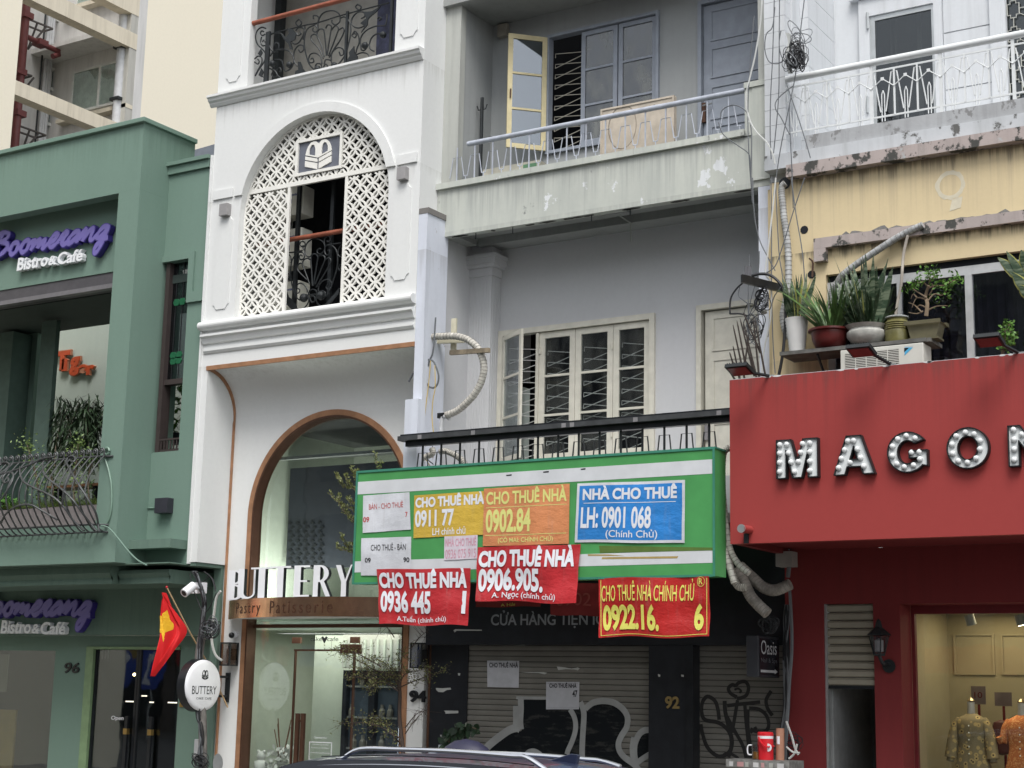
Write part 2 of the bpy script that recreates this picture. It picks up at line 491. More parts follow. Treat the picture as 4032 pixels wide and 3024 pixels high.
# sill of the arch: half round roll, flat band, two lower mouldings
zr0,zr1=xz('b2',10,1255,YW)[1],xz('b2',10,1218,YW)[1]
roll=[(YW-0.001,zr0),(YW-0.08,zr0+0.01),(YW-0.13,zr0+0.05),(YW-0.145,(zr0+zr1)/2),(YW-0.13,zr1-0.05),(YW-0.08,zr1-0.01),(YW+0.3,zr1)]
roll.append((YW+0.3,zr0))
zr1=max(zr1,zr0+0.15)
roll=[(YW-0.001,zr0)]+[(YW-0.06-0.08*math.sin(math.radians(a)),(zr0+zr1)/2-(zr1-zr0)/2*math.cos(math.radians(a)))for a in range(0,181,20)]+[(YW+0.3,zr1),(YW+0.3,zr0)]
moulding('arch_sill',roll,XL-0.03,XR-0.004,m_white_trim,wb)
z2=xz('b2',30,1335,YW)[1]
moulding('upper_moulding',[(YW-.001,z2+.13),(YW-.11,z2+.10),(YW-.11,z2+.06),(YW-.07,z2+.03),(YW-.04,z2-.05),(YW-.001,z2-.06)],XL+0.02,XR-0.006,m_white_trim,wb)
z3=xz('b2',50,1422,YW)[1]
moulding('lower_moulding',[(YW-.001,z3+.05),(YW-.045,z3+.04),(YW-.045,z3+.01),(YW-.02,z3-.03),(YW-.001,z3-.04)],XL+0.05,XR-0.007,m_white_trim,wb)
# notched relief panels on the piers
def relief(xa,xb,za,zb,y,n=0.09):
 xa,xb=min(xa,xb),max(xa,xb)
 o=[(xa,za+n),(xa+n*.4,za+n*.75),(xa+n*.9,za),(xb-n*.9,za),(xb-n*.4,za+n*.75),(xb,za+n),(xb,zb-n),(xb-n*.4,zb-n*.75),(xb-n*.9,zb),(xa+n*.9,zb),(xa+n*.4,zb-n*.75),(xa,zb-n)]
 MB().prism(o,y-0.018,y-0.0005).build('relief_panel',m_white,wb)
a=xz('b2',82,1045,YW);b=xz('b2',210,1025,YW);c=xz('b2',105,420,YW)
relief(a[0],b[0],a[1]-.08,zi0-0.33,YW)
a=xz('b2',1533,805,YW);b=xz('b2',1680,790,YW)
relief(a[0],b[0],a[1]-.08,zi0-0.33,YW)
a=xz('a2',190,655,YW);b=xz('a2',303,630,YW)
relief(a[0],b[0],a[1]-.06,a[1]+3,YW+0.001)
a=xz('a2',1610,290,YW);b=xz('a2',1752,252,YW)
relief(a[0],b[0],a[1]-.06,a[1]+3,YW+0.001)
# rooms behind
mb=MB()
zf=zr1+0.02
for z in(zf-0.18,zo-0.22,zo+3.05):mb.box(XL+0.14,XR-0.14,YW+0.16,YB+3.6,z,z+0.16)
mb.build('floor_slab',m_white,wb)
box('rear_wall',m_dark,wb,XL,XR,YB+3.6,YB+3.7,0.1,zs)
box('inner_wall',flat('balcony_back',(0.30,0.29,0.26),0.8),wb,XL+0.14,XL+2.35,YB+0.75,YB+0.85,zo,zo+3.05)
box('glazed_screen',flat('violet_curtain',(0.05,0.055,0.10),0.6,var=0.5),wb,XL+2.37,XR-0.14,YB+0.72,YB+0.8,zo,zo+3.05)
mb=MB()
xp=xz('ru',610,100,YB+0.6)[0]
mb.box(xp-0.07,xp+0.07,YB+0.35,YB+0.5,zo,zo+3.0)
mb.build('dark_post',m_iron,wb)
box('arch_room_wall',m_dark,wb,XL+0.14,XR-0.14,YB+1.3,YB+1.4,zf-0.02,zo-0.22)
# pierced screens in the arch -------------------------------------------------
YS=YW+0.13
H=0.262
def lattice(name,inside,x0,x1,z0,z1,thick=0.03):
 mb=MB();bw=0.0155
 nx0,nx1=int(math.floor(x0/H*2))-1,int(math.ceil(x1/H*2))+1
 nz0,nz1=int(math.floor(z0/H*2))-1,int(math.ceil(z1/H*2))+1
 N=16
 for i in range(nx0,nx1):
  for j in range(nz0,nz1):
   if(i+j)%2==0:continue
   cx,cz=i*H/2,j*H/2
   y0=YS-0.0006*((i%2)+2*((i//2+j//2)%2))
   for k in range(N):
    a0,a1=2*PI*k/N,2*PI*(k+1)/N
    mx_,mz_=cx+H/2*math.cos((a0+a1)/2),cz+H/2*math.sin((a0+a1)/2)
    if not inside(mx_,mz_):continue
    p=[(cx+r*math.cos(a),cz+r*math.sin(a))for a,r in((a0,H/2-bw),(a0,H/2+bw),(a1,H/2+bw),(a1,H/2-bw))]
    vs=[(u,y0,v)for u,v in p]+[(u,YS+thick,v)for u,v in p]
    mb.add(vs,[(0,1,2,3),(0,3,7,4),(1,5,6,2)])
 return mb.build(name,m_lattice,wb,recalc=False)
ox0,ox1=xz('b2',715,75,YS)[0],xz('b2',1163,0,YS)[0]
zh=xz('b2',715,75,YS)[1]
zb_=zr1+0.02
lx0,lx1=CX1-R1+0.0,CX1+R1
lg=rect('lg',440,490,1640,1150,YS)
def in_arch(x,z,r=R1-0.01):
 return(z<SP1 and abs(x-CX1)<r)or(z>=SP1 and(x-CX1)**2+(z-SP1)**2<r*r)
fb=0.055
lattice('lattice_panel',lambda x,z:in_arch(x,z)and x<ox0-fb and z<zh-.02 and z>zb_,lx0,ox0,zb_,zh)
lattice('lattice_panel',lambda x,z:in_arch(x,z)and x>ox1+fb and z<zh-.02 and z>zb_,ox1,lx1,zb_,zh)
lattice('lattice_panel',lambda x,z:in_arch(x,z)and z>zh+0.07 and not(lg[0]-.06<x<lg[1]+.06 and lg[2]-.06<z<lg[3]+.06),lx0,lx1,zh,SP1+R1)
mb=MB()
mb.box(lx0,lx1,YS-0.012,YS+0.035,zh,zh+0.075)
mb.box(ox0-fb,ox0,YS-0.010,YS+0.035,zb_,zh-.001);mb.box(ox1,ox1+fb,YS-0.010,YS+0.035,zb_,zh-.001)
mb.box(lx0+.001,lx0+0.03,YS-0.008,YS+0.033,zb_,zh-.001);mb.box(lx1-0.03,lx1-.001,YS-0.008,YS+0.033,zb_,zh-.001)
mb.box(lx0+.03,ox0-fb,YS-0.008,YS+0.033,zb_-.02,zb_+.01);mb.box(ox1+fb,lx1-.03,YS-0.008,YS+0.033,zb_-.02,zb_+.01)
mb.prism(arc(CX1,SP1,R1,8,172,36)+arc(CX1,SP1,R1-0.035,172,8,36),YS-0.01,YS+0.034)
mb.build('screen_frame',m_lattice,wb)
# the sign with the box-and-bow emblem
em=thing('emblem_sign','square grey sign with white cake box emblem, set in the arch screen','sign',(lg[0],YS,lg[2]))
mb=MB();o=0.05
mb.prism([(lg[0]-o,lg[2]-o),(lg[1]+o,lg[2]-o),(lg[1]+o,lg[3]+o),(lg[0]-o,lg[3]+o)],YS-0.025,YS+0.03,[[(lg[0],lg[2]),(lg[1],lg[2]),(lg[1],lg[3]),(lg[0],lg[3])]])
mb.build('frame',m_lattice,em)
box('backing',flat('slate_panel',(0.13,0.14,0.17),0.35),em,lg[0],lg[1],YS+0.012,YS+0.028,lg[2],lg[3])
def emblem(mb,x0,x1,z0,z1,y0,y1):
 def E(u,v):return(x0+u*(x1-x0),z0+v*(z1-z0))
 P=lambda l:[E(*p)for p in l]
 mb.prism(P([(0,.16),(.47,0),(.47,.20),(0,.36)]),y0,y1)
 mb.prism(P([(.53,0),(1,.16),(1,.36),(.53,.20)]),y0,y1)
 mb.prism(P([(0,.40),(.47,.24),(.47,.36),(0,.52)]),y0,y1)
 mb.prism(P([(.53,.24),(1,.40),(1,.52),(.53,.36)]),y0,y1)
 out=P([(0,.56),(.04,.72),(.10,.86),(.19,.96),(.30,1.0),(.40,.97),(.47,.91),(.50,.86),(.53,.91),(.60,.97),(.70,1.0),(.81,.96),(.90,.86),(.96,.72),(1,.56),(.5,.39)])
 l1=P([(.14,.56),(.15,.74),(.21,.86),(.28,.89),(.34,.84),(.38,.70),(.38,.48)])
 l2=P([(.86,.56),(.85,.74),(.79,.86),(.72,.89),(.66,.84),(.62,.70),(.62,.48)])
 mb.prism(out,y0,y1,[l1,l2])
mb=MB()
ex0,ex1=xz('lg',630,800,YS)[0],xz('lg',1400,800,YS)[0]
emblem(mb,ex0,ex1,lg[2]+0.02,xz('lg',1230,350,YS)[1],YS-0.008,YS+0.011)
mb.build('emblem',m_lattice,em)
# wrought iron railings ---------------------------------------------------------
def scrolls(mb,k,curves,Y,r=0.012,flip=None):
 for c in curves:
  pts=[WQ(k,x,y,Y)for x,y in c]
  mb.tube(smooth_pts(pts,4),r,6)
palm=[[(590,1020),(500,930),(430,850),(420,770),(470,720),(510,735)],[(640,1100),(590,950),(520,760),(530,670),(600,630),(650,660)],[(690,1130),(680,900),(665,640),(700,560),(760,560),(790,620),(780,700),(730,1000),(710,1130)],[(790,620),(830,580),(900,590),(920,650),(880,760),(740,1100)],[(930,660),(980,625),(1025,660),(1010,740),(900,930),(760,1160)],[(510,520),(420,540),(330,650),(300,800),(300,980),(330,1150),(400,1330),(460,1390)],[(950,400),(1040,400),(1120,480),(1150,620),(1140,800),(1090,980),(1040,1130),(960,1290),(880,1355)],[(560,430),(610,340),(700,280),(790,280),(880,330),(915,400),(910,480),(850,550),(790,540),(780,490),(820,455),(850,465)],[(560,430),(555,520),(590,590),(640,605),(680,570)],[(545,480),(520,440),(560,390),(545,340),(490,330),(465,380),(500,420),(530,400)],[(915,400),(910,300),(950,240),(1010,245),(1020,300),(980,330),(955,315)],[(950,400),(915,470),(930,560),(980,570),(1010,530),(1000,485),(970,490)],[(510,520),(550,580),(530,640),(480,655),(455,610),(480,570),(510,590)],[(800,1230),(810,1140),(870,1050),(960,1015),(1030,1050),(1045,1130),(1010,1190),(960,1190),(945,1140),(990,1100)],[(600,1250),(590,1180),(530,1105),(460,1085),(400,1130),(380,1200),(410,1265),(450,1250),(460,1200),(420,1175)],[(620,1290),(640,1220),(700,1195),(760,1220),(780,1280)],[(600,1300),(790,1280)],[(480,1350),(530,1290),(600,1300),(625,1390),(590,1480),(520,1555)],[(920,1310),(920,1250),(860,1225),(800,1250),(760,1340),(780,1440),(850,1500)],[(650,1350),(680,1315),(730,1330),(740,1390),(700,1430),(660,1400),(650,1350)],[(250,530),(400,515),(510,490)],[(950,395),(1100,370),(1210,355)],[(240,550),(290,590),(310,680),(300,720)],[(240,900),(280,940),(260,1010),(230,1020)],[(1210,400),(1165,480),(1160,570),(1200,610)],[(1200,745),(1165,800),(1190,855)],[(1180,1180),(1120,1260),(1000,1420),(880,1495)],[(215,1430),(300,1530),(420,1580),(500,1560)]]
rr=thing('scroll_railing','black wrought iron scroll railing behind the open centre of the arch screen','railing',(ox0,YS+.25,zb_))
YRl=YS+0.28
mb=MB();scrolls(mb,'rl',palm,YRl,0.0125)
mb.build('scrollwork',m_iron,rr,smooth=True)
mb=MB()
for c in((535,1350),(845,1310)):mb.ball(WQ('rl',*c,YRl-.01),0.075,12,8)
a=WQ('rl',210,1590,YRl);b=WQ('rl',1170,1490,YRl)
mb.box(lx0+.05,lx1-.05,YRl-.02,YRl+.02,zb_-.02,zb_+0.05)
lf=[(230,1230),(260,1330),(330,1380),(345,1440),(390,1450),(410,1520),(470,1570),(400,1580),(300,1520),(225,1420)]
mb.prism([xz('rl',x,y,YRl)for x,y in lf],YRl-.012,YRl+.012)
lf=[(1175,1180),(1110,1260),(1080,1300),(1040,1330),(1000,1390),(930,1480),(1000,1460),(1090,1370),(1180,1260)]
mb.prism([xz('rl',x,y,YRl)for x,y in lf],YRl-.012,YRl+.012)
mb.build('cast_ornament',m_iron,rr)['kind']='stuff'
za=xz('rl',740,225,YRl)[1]
MB().tube([(lx0+.03,YRl-.02,za),(lx1-.03,YRl-.02,za)],0.042,12).build('handrail',m_wood,rr,smooth=True)
mb=MB()
for px_ in(560,1180):
 x=xz('rl',px_,200,YRl+.3)[0];mb.box(x-.035,x+.035,YRl+.07,YRl+.12,zb_-.1,zh+1.2)
mb.build('dark_post',m_iron,wb)
up_c=[[(310,400),(250,385),(190,430),(165,520),(190,620),(260,690),(305,760),(290,860),(210,980),(160,1070)],[(300,480),(260,500),(235,470),(250,435),(280,445)],[(250,520),(235,590),(260,640),(300,640)],[(300,590),(280,565),(260,590)],[(150,830),(200,790),(250,810),(250,890),(190,1000),(160,1070)],[(150,870),(200,900),(215,860),(195,835)],[(360,500),(420,470),(520,470),(600,560)],[(360,520),(355,620),(390,710),(450,730),(490,680),(490,620),(450,600),(425,640)],[(360,800),(440,710),(550,695),(640,720),(695,800),(700,880),(660,960),(580,1000),(550,900),(520,840),(430,840)],[(350,960),(430,990),(470,1060),(420,1085),(390,1050),(410,1010)],[(340,1010),(350,900),(400,850)],[(460,990),(500,950),(525,990),(500,1010)],[(430,1120),(450,1150),(490,1120),(480,1095)],[(470,1060),(520,1100),(530,1150)],[(860,370),(840,480),(780,590),(720,620),(680,600)],[(730,430),(770,390),(840,400),(860,470),(830,560)],[(740,460),(760,500),(800,480),(790,445)],[(750,930),(700,840),(710,720),(770,640),(830,640),(840,700),(800,735),(770,700)],[(360,480),(600,420),(880,350),(1000,330),(1200,270)],[(1210,265),(1500,180),(2040,40)],[(775,270),(730,320),(770,370),(815,325),(775,270)],[(1600,60),(1570,100),(1620,140),(1650,100),(1600,60)],[(1000,350),(900,400),(860,500),(850,640),(880,790),(930,920),(1030,1010)],[(1000,350),(1050,300),(1040,230),(980,220),(980,265)],[(1000,350),(1040,410),(1010,450),(970,430),(980,390)],[(1040,400),(1050,280),(1120,180),(1250,150),(1340,200),(1350,300),(1290,350),(1240,320),(1240,280)],[(1120,820),(1050,680),(960,580),(945,510),(1000,480),(1040,520)],[(1130,800),(1090,640),(1030,500),(1050,420),(1110,410),(1130,460),(1150,640),(1160,780)],[(1150,400),(1180,350),(1230,370),(1220,460),(1190,640),(1170,780)],[(1230,420),(1290,360),(1330,400),(1300,500),(1230,680),(1190,790)],[(1340,420),(1390,390),(1410,440),(1350,570),(1260,700),(1200,810)],[(1350,260),(1420,240),(1490,330),(1500,470),(1470,620),(1430,760),(1350,880),(1290,930)],[(1100,900),(1080,800),(1010,750),(940,760),(910,830),(930,880),(980,870),(970,820),(940,830)],[(1230,850),(1240,740),(1320,670),(1390,690),(1400,760),(1360,780),(1340,730)],[(1000,960),(1020,900),(1080,900),(1100,970)],[(1130,900),(1150,840),(1220,850),(1240,910)],[(1120,940),(1150,900),(1180,940),(1150,980),(1120,940)],[(1510,340),(1520,260),(1590,180),(1680,170),(1700,230),(1650,260)],[(1510,340),(1580,390),(1680,370),(1760,250),(1900,100)],[(1520,500),(1560,440),(1610,500),(1620,600),(1590,680),(1570,760)],[(1520,500),(1560,530),(1580,490),(1550,465)],[(1650,700),(1640,540),(1720,430),(1850,370),(1990,360)],[(1650,700),(1690,710),(1740,650),(1720,600)],[(1780,830),(1740,760),(1660,740),(1580,770)],[(1760,640),(1790,540),(1860,480),(1960,470)],[(1830,720),(1780,690),(1760,620)],[(1880,270),(1900,240),(1930,260),(1900,290)],[(1990,360),(2010,270),(2010,200)]]
ur=thing('scroll_railing','black wrought iron scroll railing with red brown handrail on the top balcony','railing',(xo0,YW+.1,zo))
YU=YW+0.09
mb=MB();scrolls(mb,'ru',up_c,YU,0.013)
mb.build('scrollwork',m_iron,ur,smooth=True)
mb=MB()
for a_,b_,c_ in((340,350,1200),(2065,150,760),(1440,90,800)):
 x=xz('ru',a_,600,YU)[0];wd=0.045 if a_<1000 else 0.022
 mb.box(x-wd,x+wd,YU-.02,YU+.02,zo,zo+1.02)
for c in((400,895),(640,910),(1035,970),(1270,920),(1700,640),(1955,490)):mb.ball(WQ('ru',*c,YU-.005),0.06,12,8)
for lf in([(520,470),(600,520),(640,470),(610,400),(690,410),(740,480),(720,560),(660,590),(690,700),(650,690),(630,620),(570,560)],[(710,1090),(730,1000),(770,980),(760,870),(800,870),(830,960),(860,1000),(930,1050),(860,1070),(790,1030),(760,1080)],[(1430,880),(1490,790),(1480,740),(1550,650),(1560,750),(1600,790),(1600,860),(1520,850)],[(1650,460),(1700,370),(1640,330),(1720,260),(1690,170),(1800,160),(1920,90),(1860,170),(1750,260),(1740,350)],[(200,760),(240,690),(265,740),(240,790)],[(210,1060),(250,960),(280,1010),(260,1060),(280,1090),(240,1080)]):
 mb.prism([xz('ru',x,y,YU)for x,y in lf],YU-.010,YU+.010)
mb.build('cast_ornament',m_iron,ur)['kind']='stuff'
za=xz('ru',1000,110,YU)[1]
MB().tube([(xo0,YU-.02,za),(xo1,YU-.02,za)],0.045,12).build('handrail',m_wood,ur,smooth=True)
# cooling units stacked behind the railing -----------------------------------------
m_acw=flat('unit_cream',(0.66,0.66,0.58),0.5,var=0.12)
m_blue_print=flat('blue_print',(0.02,0.035,0.20),0.5)
def unit(lab,x1,z0,z1,y=YRl+.16,d=0.3):
 t=thing('air_conditioner_unit',lab,'air conditioner',(x1-.85,y,z0),'cooling units stacked inside the arch')
 MB().box(x1-.85,x1,y,y+d,z0,z1).build('case',m_acw,t,bevel=0.015)
 mb=MB()
 zt=z1-0.12
 put_text(mb,'Panasonic',x1-.45,x1-.13,zt-.05,zt,y-.003,bold=.03)
 mb.box(x1-.36,x1-.25,y-.004,y-.001,z0+(z1-z0)*.42,z0+(z1-z0)*.56)
 mb.build('badge',m_blue_print,t)
 return t
yy=YRl+.16
u1=WQ('rl',500,60,yy);u2=WQ('rl',460,1020,yy);u0=WQ('b2',830,55,yy)
b1=WQ('rl',350,760,yy);b0=WQ('b2',820,290,yy)
unit('cream cooling unit highest behind the arch screen',u1.x,b0.z,u0.z)
unit('cream cooling unit directly behind the brown handrail of the arch',u1.x,b1.z,u1.z)
unit('cream cooling unit lowest behind the arch railing',u1.x,b1.z-1.0,u2.z)
# small box lamps beside the arch
def lamp_box(k,x0,y0,x1,y1,lab):
 r=rect(k,x0,y0,x1,y1,YW-.08)
 t=tag(MB().box(r[0],r[1]-.01,YW-.11,YW-.003,r[2]+.02,r[3]-.03).build('wall_lamp',flat('lamp_grey',(0.30,0.29,0.29),0.4),None,bevel=0.004),lab,'wall lamp','small grey lamps beside the arch')
lamp_box('b2',142,205,204,312,'small grey box lamp left of the white lattice arch')
lamp_box('a2',1590,1358,1660,1470,'small grey box lamp right of the white lattice arch')
# cove and recessed shop wall ------------------------------------------------------
xs=XL+0.15
zcv=6.62
cove=[(YW+.02,Zc-.001)]+[(YB-(YB-YW-.02)*math.cos(math.radians(a)),zcv+(Zc-.001-zcv)*math.sin(math.radians(a)))for a in range(88,-1,-6)]
# the cove runs level at the copper edge and turns down into the wall
cove=[(YW+0.02+(YB-YW-0.02)*math.sin(math.radians(a)),zcv+(Zc-.03-zcv)*math.cos(math.radians(a)))for a in range(0,91,6)]
MB().prism(cove+[(YB+.1,zcv),(YB+.1,Zc-.001),(YW+.02,Zc-.001)],xs,XR-0.142,ax='x').build('cove',m_white,wb,smooth=True)
MB().prism([(YW+.001,4.06),(YW+3,4.06),(YW+3,Zc-.001),(YW+.001,Zc-.001)],XL+.001,xs-.001,ax='x').build('left_pier',m_white,wb)
R2,CX2,SP2=1.72,-16.59,4.88
hole=[(CX2-R2,0.12),(CX2+R2,0.12)]+arc(CX2,SP2,R2,0,180,40)
MB().prism([(xs,0.1),(XR-.142,0.1),(XR-.142,zcv),(xs,zcv)],YB,YB+.12,[hole]).build('shop_wall',m_white,wb)
# copper strips
r3=(YW-.006,YW+.03)
box('copper_edge',m_copper,wb,XL+.12,XR-.002,YW-.012,YW+.03,Zc-.075,Zc-.002)
cs=[(yy_,zz)for yy_,zz in cove]
strip=cs+[(YB-.001,zcv-.1),(YB-.001,0.14)]
inn=[(YB-.05,0.14),(YB-.05,zcv-.1)]+[(yy_-.035,zz-.05)for yy_,zz in cove[::-1]]
MB().prism(strip+inn,xs+.001,xs+.02,ax='x').build('copper_strip',m_copper,wb)
of=[(CX2-R2-.005,0.13)]+arc(CX2,SP2,R2+.005,180,0,40)+[(CX2+R2+.005,0.13)]
inf=[(CX2+R2-.09,0.13)]+arc(CX2,SP2,R2-.09,0,180,40)+[(CX2-R2+.09,0.13)]
MB().prism(of+inf,YB-.03,YB-.002).build('arch_frame',m_copper,wb)
of2=[(CX2-R2+.088,0.13)]+arc(CX2,SP2,R2-.088,180,0,40)+[(CX2+R2-.088,0.13)]
inf2=[(CX2+R2-.12,0.13)]+arc(CX2,SP2,R2-.12,0,180,40)+[(CX2-R2+.12,0.13)]
MB().prism(of2+inf2,YB-.028,YB+.2).build('arch_lining',m_bronze,wb)
MB().box(XR-.045,XR-.003,YB-.03,YB-.002,0.13,4.6).build('right_trim',m_bronze,wb)
# window glass of the arch
zt=xz('d2',700,500,YB+.15)[1]
g=MB().prism([(CX2-R2+.12,zt+.03),(CX2+R2-.12,zt+.03)]+arc(CX2,SP2,R2-.12,0,180,40),YB+.15,YB+.162).build('arch_glass',m_glass_dark,wb)
box('transom',m_bronze,wb,CX2-R2+.12,CX2+R2-.12,YB+.12,YB+.19,zt-.03,zt+.03)
# room behind: pale walls, louvred ceiling panel, dark screen with cut dots
box('shop_side_wall',m_int_white,wb,XL+.14,XL+.24,YB+.2,YB+3.6,0.13,7.3)
xi0,xi1=XL+.24,XR-.14
box('mezzanine',m_int_white,wb,xi0,xi1,YB+.5,YB+3.58,zt-0.05,zt+0.10)
box('shop_back_wall',m_int_white,wb,xi0,xi1,YB+3.3,YB+3.38,0.13,7.3)
box('shop_right_wall',m_int_white,wb,xi1-.08,xi1,YB+.2,YB+3.3,0.13,7.3)
m_slate=flat('slate_board',(0.035,0.04,0.055),0.6)
sx0=xz('c2',690,1200,YB+1.3)[0];sz0,sz1=xz('c2',690,1535,YB+1.3)[1],xz('c2',720,715,YB+1.3)[1]
box('dark_screen',m_slate,wb,sx0,xi1-.1,YB+1.3,YB+1.36,sz0,sz1)
mb=MB()
for i in range(5):
 for j in range(11):
  c=WQ('c2',730+i*60+(0 if j%2 else-20),1160+j*36.5,YB+1.29)
  mb.prism([(c.x-.055,c.z),(c.x,c.z-.03),(c.x+.055,c.z),(c.x,c.z+.035)],YB+1.285,YB+1.298)
mb.build('screen_dots',m_dark,wb)
for i in range(22):
 y=YB+.55+i*0.12
 box('ceiling_slat',flat('slat_grey',(0.24,0.25,0.25),0.6),wb,xi0+.5,xi1-.09,y,y+.07,5.92+.02*i,5.97+.02*i)
box('mezz_ceiling',flat('dark_ceiling',(0.12,0.125,0.125),0.8),wb,xi0,xi1-.09,YB+.2,YB+3.3,6.55,6.6)
# ground floor glazing
zd=0.14
box('front_glass',m_glass,wb,CX2-R2+.12,CX2+R2-.12,YB+.15,YB+.162,zd,zt-.03)
mb=MB()
def vline(k,x,y,Y,wd,z0,z1):
 X=xz(k,x,y,Y)[0];mb.box(X-wd,X+wd,Y-.012,Y+.03,z0,z1)
zdt=xz('d2',900,705,YB+.14)[1]
for x,y in((745,900),(1228,900)):vline('d2',x,y,YB+.13,.012,zd,zdt)
X0,X1=xz('d2',745,700,YB+.13)[0],xz('d2',1240,700,YB+.13)[0]
mb.box(X0,X1,YB+.12,YB+.16,zdt,zdt+.03)
for x,y in((762,617),(1238,614)):
 X,Z=xz('d2',x,y,YB+.12);mb.box(X-.09,X+.09,YB+.11,YB+.15,Z-.05,Z+.05)
X,Z=xz('d2',1205,690,YB+.12);mb.box(X-.2,X+.2,YB+.10,YB+.15,Z-.07,Z+.08)
mb.build('door_frame',m_bronze,wb)
mb=MB()
for x in(758,803):
 X=xz('d2',x,1400,YB)[0];z1_=xz('d2',x,1213,YB)[1]
 mb.box(X-.035,X+.035,YB,YB+.05,z1_-1.3,z1_)
X=xz('d2',758,1400,YB)[0];X2=xz('d2',803,1400,YB)[0];Z=xz('d2',780,1275,YB)[1]
mb.box(X,X2,YB+.02,YB+.045,Z-.02,Z+.02)
mb.build('door_handle',m_bronze,wb)
# lettering on the glass
r=rect('d2',878,588,1105,628,YB+.14)
mb=MB()
wv=(r[1]-r[0])
put_text(mb,'cake',r[0],r[0]+wv*.41,r[2]+.01,r[3],YB+.135,bold=0)
put_text(mb,'cafe',r[0]+wv*.6,r[1],r[2]+.01,r[3],YB+.135,bold=0)
xm=r[0]+wv*.505;zm=(r[2]+r[3])/2-.02
mb.prism([(xm-.07,zm+.05),(xm-.03,zm+.07),(xm,zm+.035),(xm+.03,zm+.07),(xm+.07,zm+.05),(xm,zm-.05)],YB+.133,YB+.136)
tag(mb.build('glass_lettering',m_black),'dark cake and cafe lettering with heart on the glass above the door','lettering')
mb=MB();Yt=YB+.135
r=rect('d2',905,1400,1012,1425,Yt);put_text(mb,'Opening hour',r[0],r[1],r[2],r[3],Yt,bold=0)
r=rect('d2',890,1460,1022,1478,Yt);put_text(mb,'Monday to Friday',r[0],r[1],r[2],r[3],Yt,bold=0)
r=rect('d2',883,1487,1028,1505,Yt);put_text(mb,'8.00am to 10.00pm',r[0],r[1],r[2],r[3],Yt,bold=0)
r=rect('d2',878,1527,1035,1546,Yt);put_text(mb,'Saturday and Sunday',r[0],r[1],r[2],r[3],Yt,bold=0)
r=rect('d2',867,1443,1045,1600,Yt)
mb.prism([(r[0],r[2]),(r[1],r[2]),(r[1],r[3]),(r[0],r[3])],Yt,Yt+.002,[[(r[0]+.012,r[2]+.012),(r[1]-.012,r[2]+.012),(r[1]-.012,r[3]-.012),(r[0]+.012,r[3]-.012)]])
tag(mb.build('opening_hours',m_lens),'white opening hours notice printed low on the glass door','notice')
# display fridge inside
Yf=YB+.75
f=rect('d2',1145,860,1610,1500,Yf)
fr=thing('display_fridge','tall glass display fridge with blue grey light inside the bakery','fridge',(f[0],Yf,0.14))
MB().box(f[0],f[1],Yf+.1,Yf+.7,.14,f[3]).build('cabinet',flat('fridge_inside',(0.06,0.08,0.11),0.4),fr)
mb=MB()
xm=(f[0]+f[1])/2
for a,b in((f[0],f[0]+.08),(xm-.07,xm+.05),(f[1]-.09,f[1])):mb.box(a,b,Yf,Yf+.099,.14,f[3])
mb.box(f[0]+.08,f[1]-.09,Yf+.002,Yf+.098,f[3]-.12,f[3])
mb.build('door_frame',flat('fridge_frame',(0.02,0.022,0.03),0.3),fr)
mb=MB()
for z in(2.05,1.55,1.05):mb.box(f[0]+.08,f[1]-.1,Yf+.05,Yf+.099,z,z+.03)
mb.build('shelf',m_alu,fr)
random.seed(3)
for z in(2.08,1.58,1.08):
 for i in range(5):
  if random.random()<.4:continue
  x=f[0]+.18+i*.2+random.uniform(-.05,.05)
  MB().lathe([(.05,0),(.055,.1),(.03,.14),(.028,.2)],(x,Yf+.07,z),8).build('jar',flat('jar_cream',(0.20,0.19,0.17),0.5),fr)
box('light_strip',emit('fridge_light',(0.75,0.85,1.0),3.0),fr,f[1]-.035,f[1]-.005,Yf-.02,Yf-.002,0.6,xz('d2',1612,1035,Yf)[1])
# white ribbed panel behind the right glass
px0=xz('d2',1160,560,YB+.62)[0]
mb=MB();zz0=f[3]+.05
for i in range(9):mb.box(px0+i*.135,px0+i*.135+.035,YB+.60,YB+.63,zz0,zt-.2)
mb.build('rib',m_int_white,wb)
box('pale_panel',flat('pale_panel',(0.5,0.5,0.46),0.6,var=.05),wb,px0-.05,xi1-.09,YB+.635,YB+.66,zz0-.02,zt-.1)
xa,xb=xz('d2',910,700,YB+.9)[0],xz('d2',1150,700,YB+.9)[0]
box('white_column',m_int_white,wb,xa,xb,YB+.9,YB+1.3,.14,zt-.06)
l=bpy.data.lights.new('shop_light','AREA');l.energy=38;l.size=2.2;l.color=(1,.97,.88)
lo=bpy.data.objects.new('shop_light',l);COL.objects.link(lo);lo.location=((xi0+xi1)/2,YB+1.0,zt-.12)
l2=bpy.data.objects.new('mezzanine_fill',l.copy());l2.data.energy=60;COL.objects.link(l2);l2.data.size=.9;l2.location=(xi0+.9,YB+.9,zt+.2);lo2=l2;l2.rotation_euler=(PI,0,0)  # added fill without a fixture, brightens the room behind the arch glass
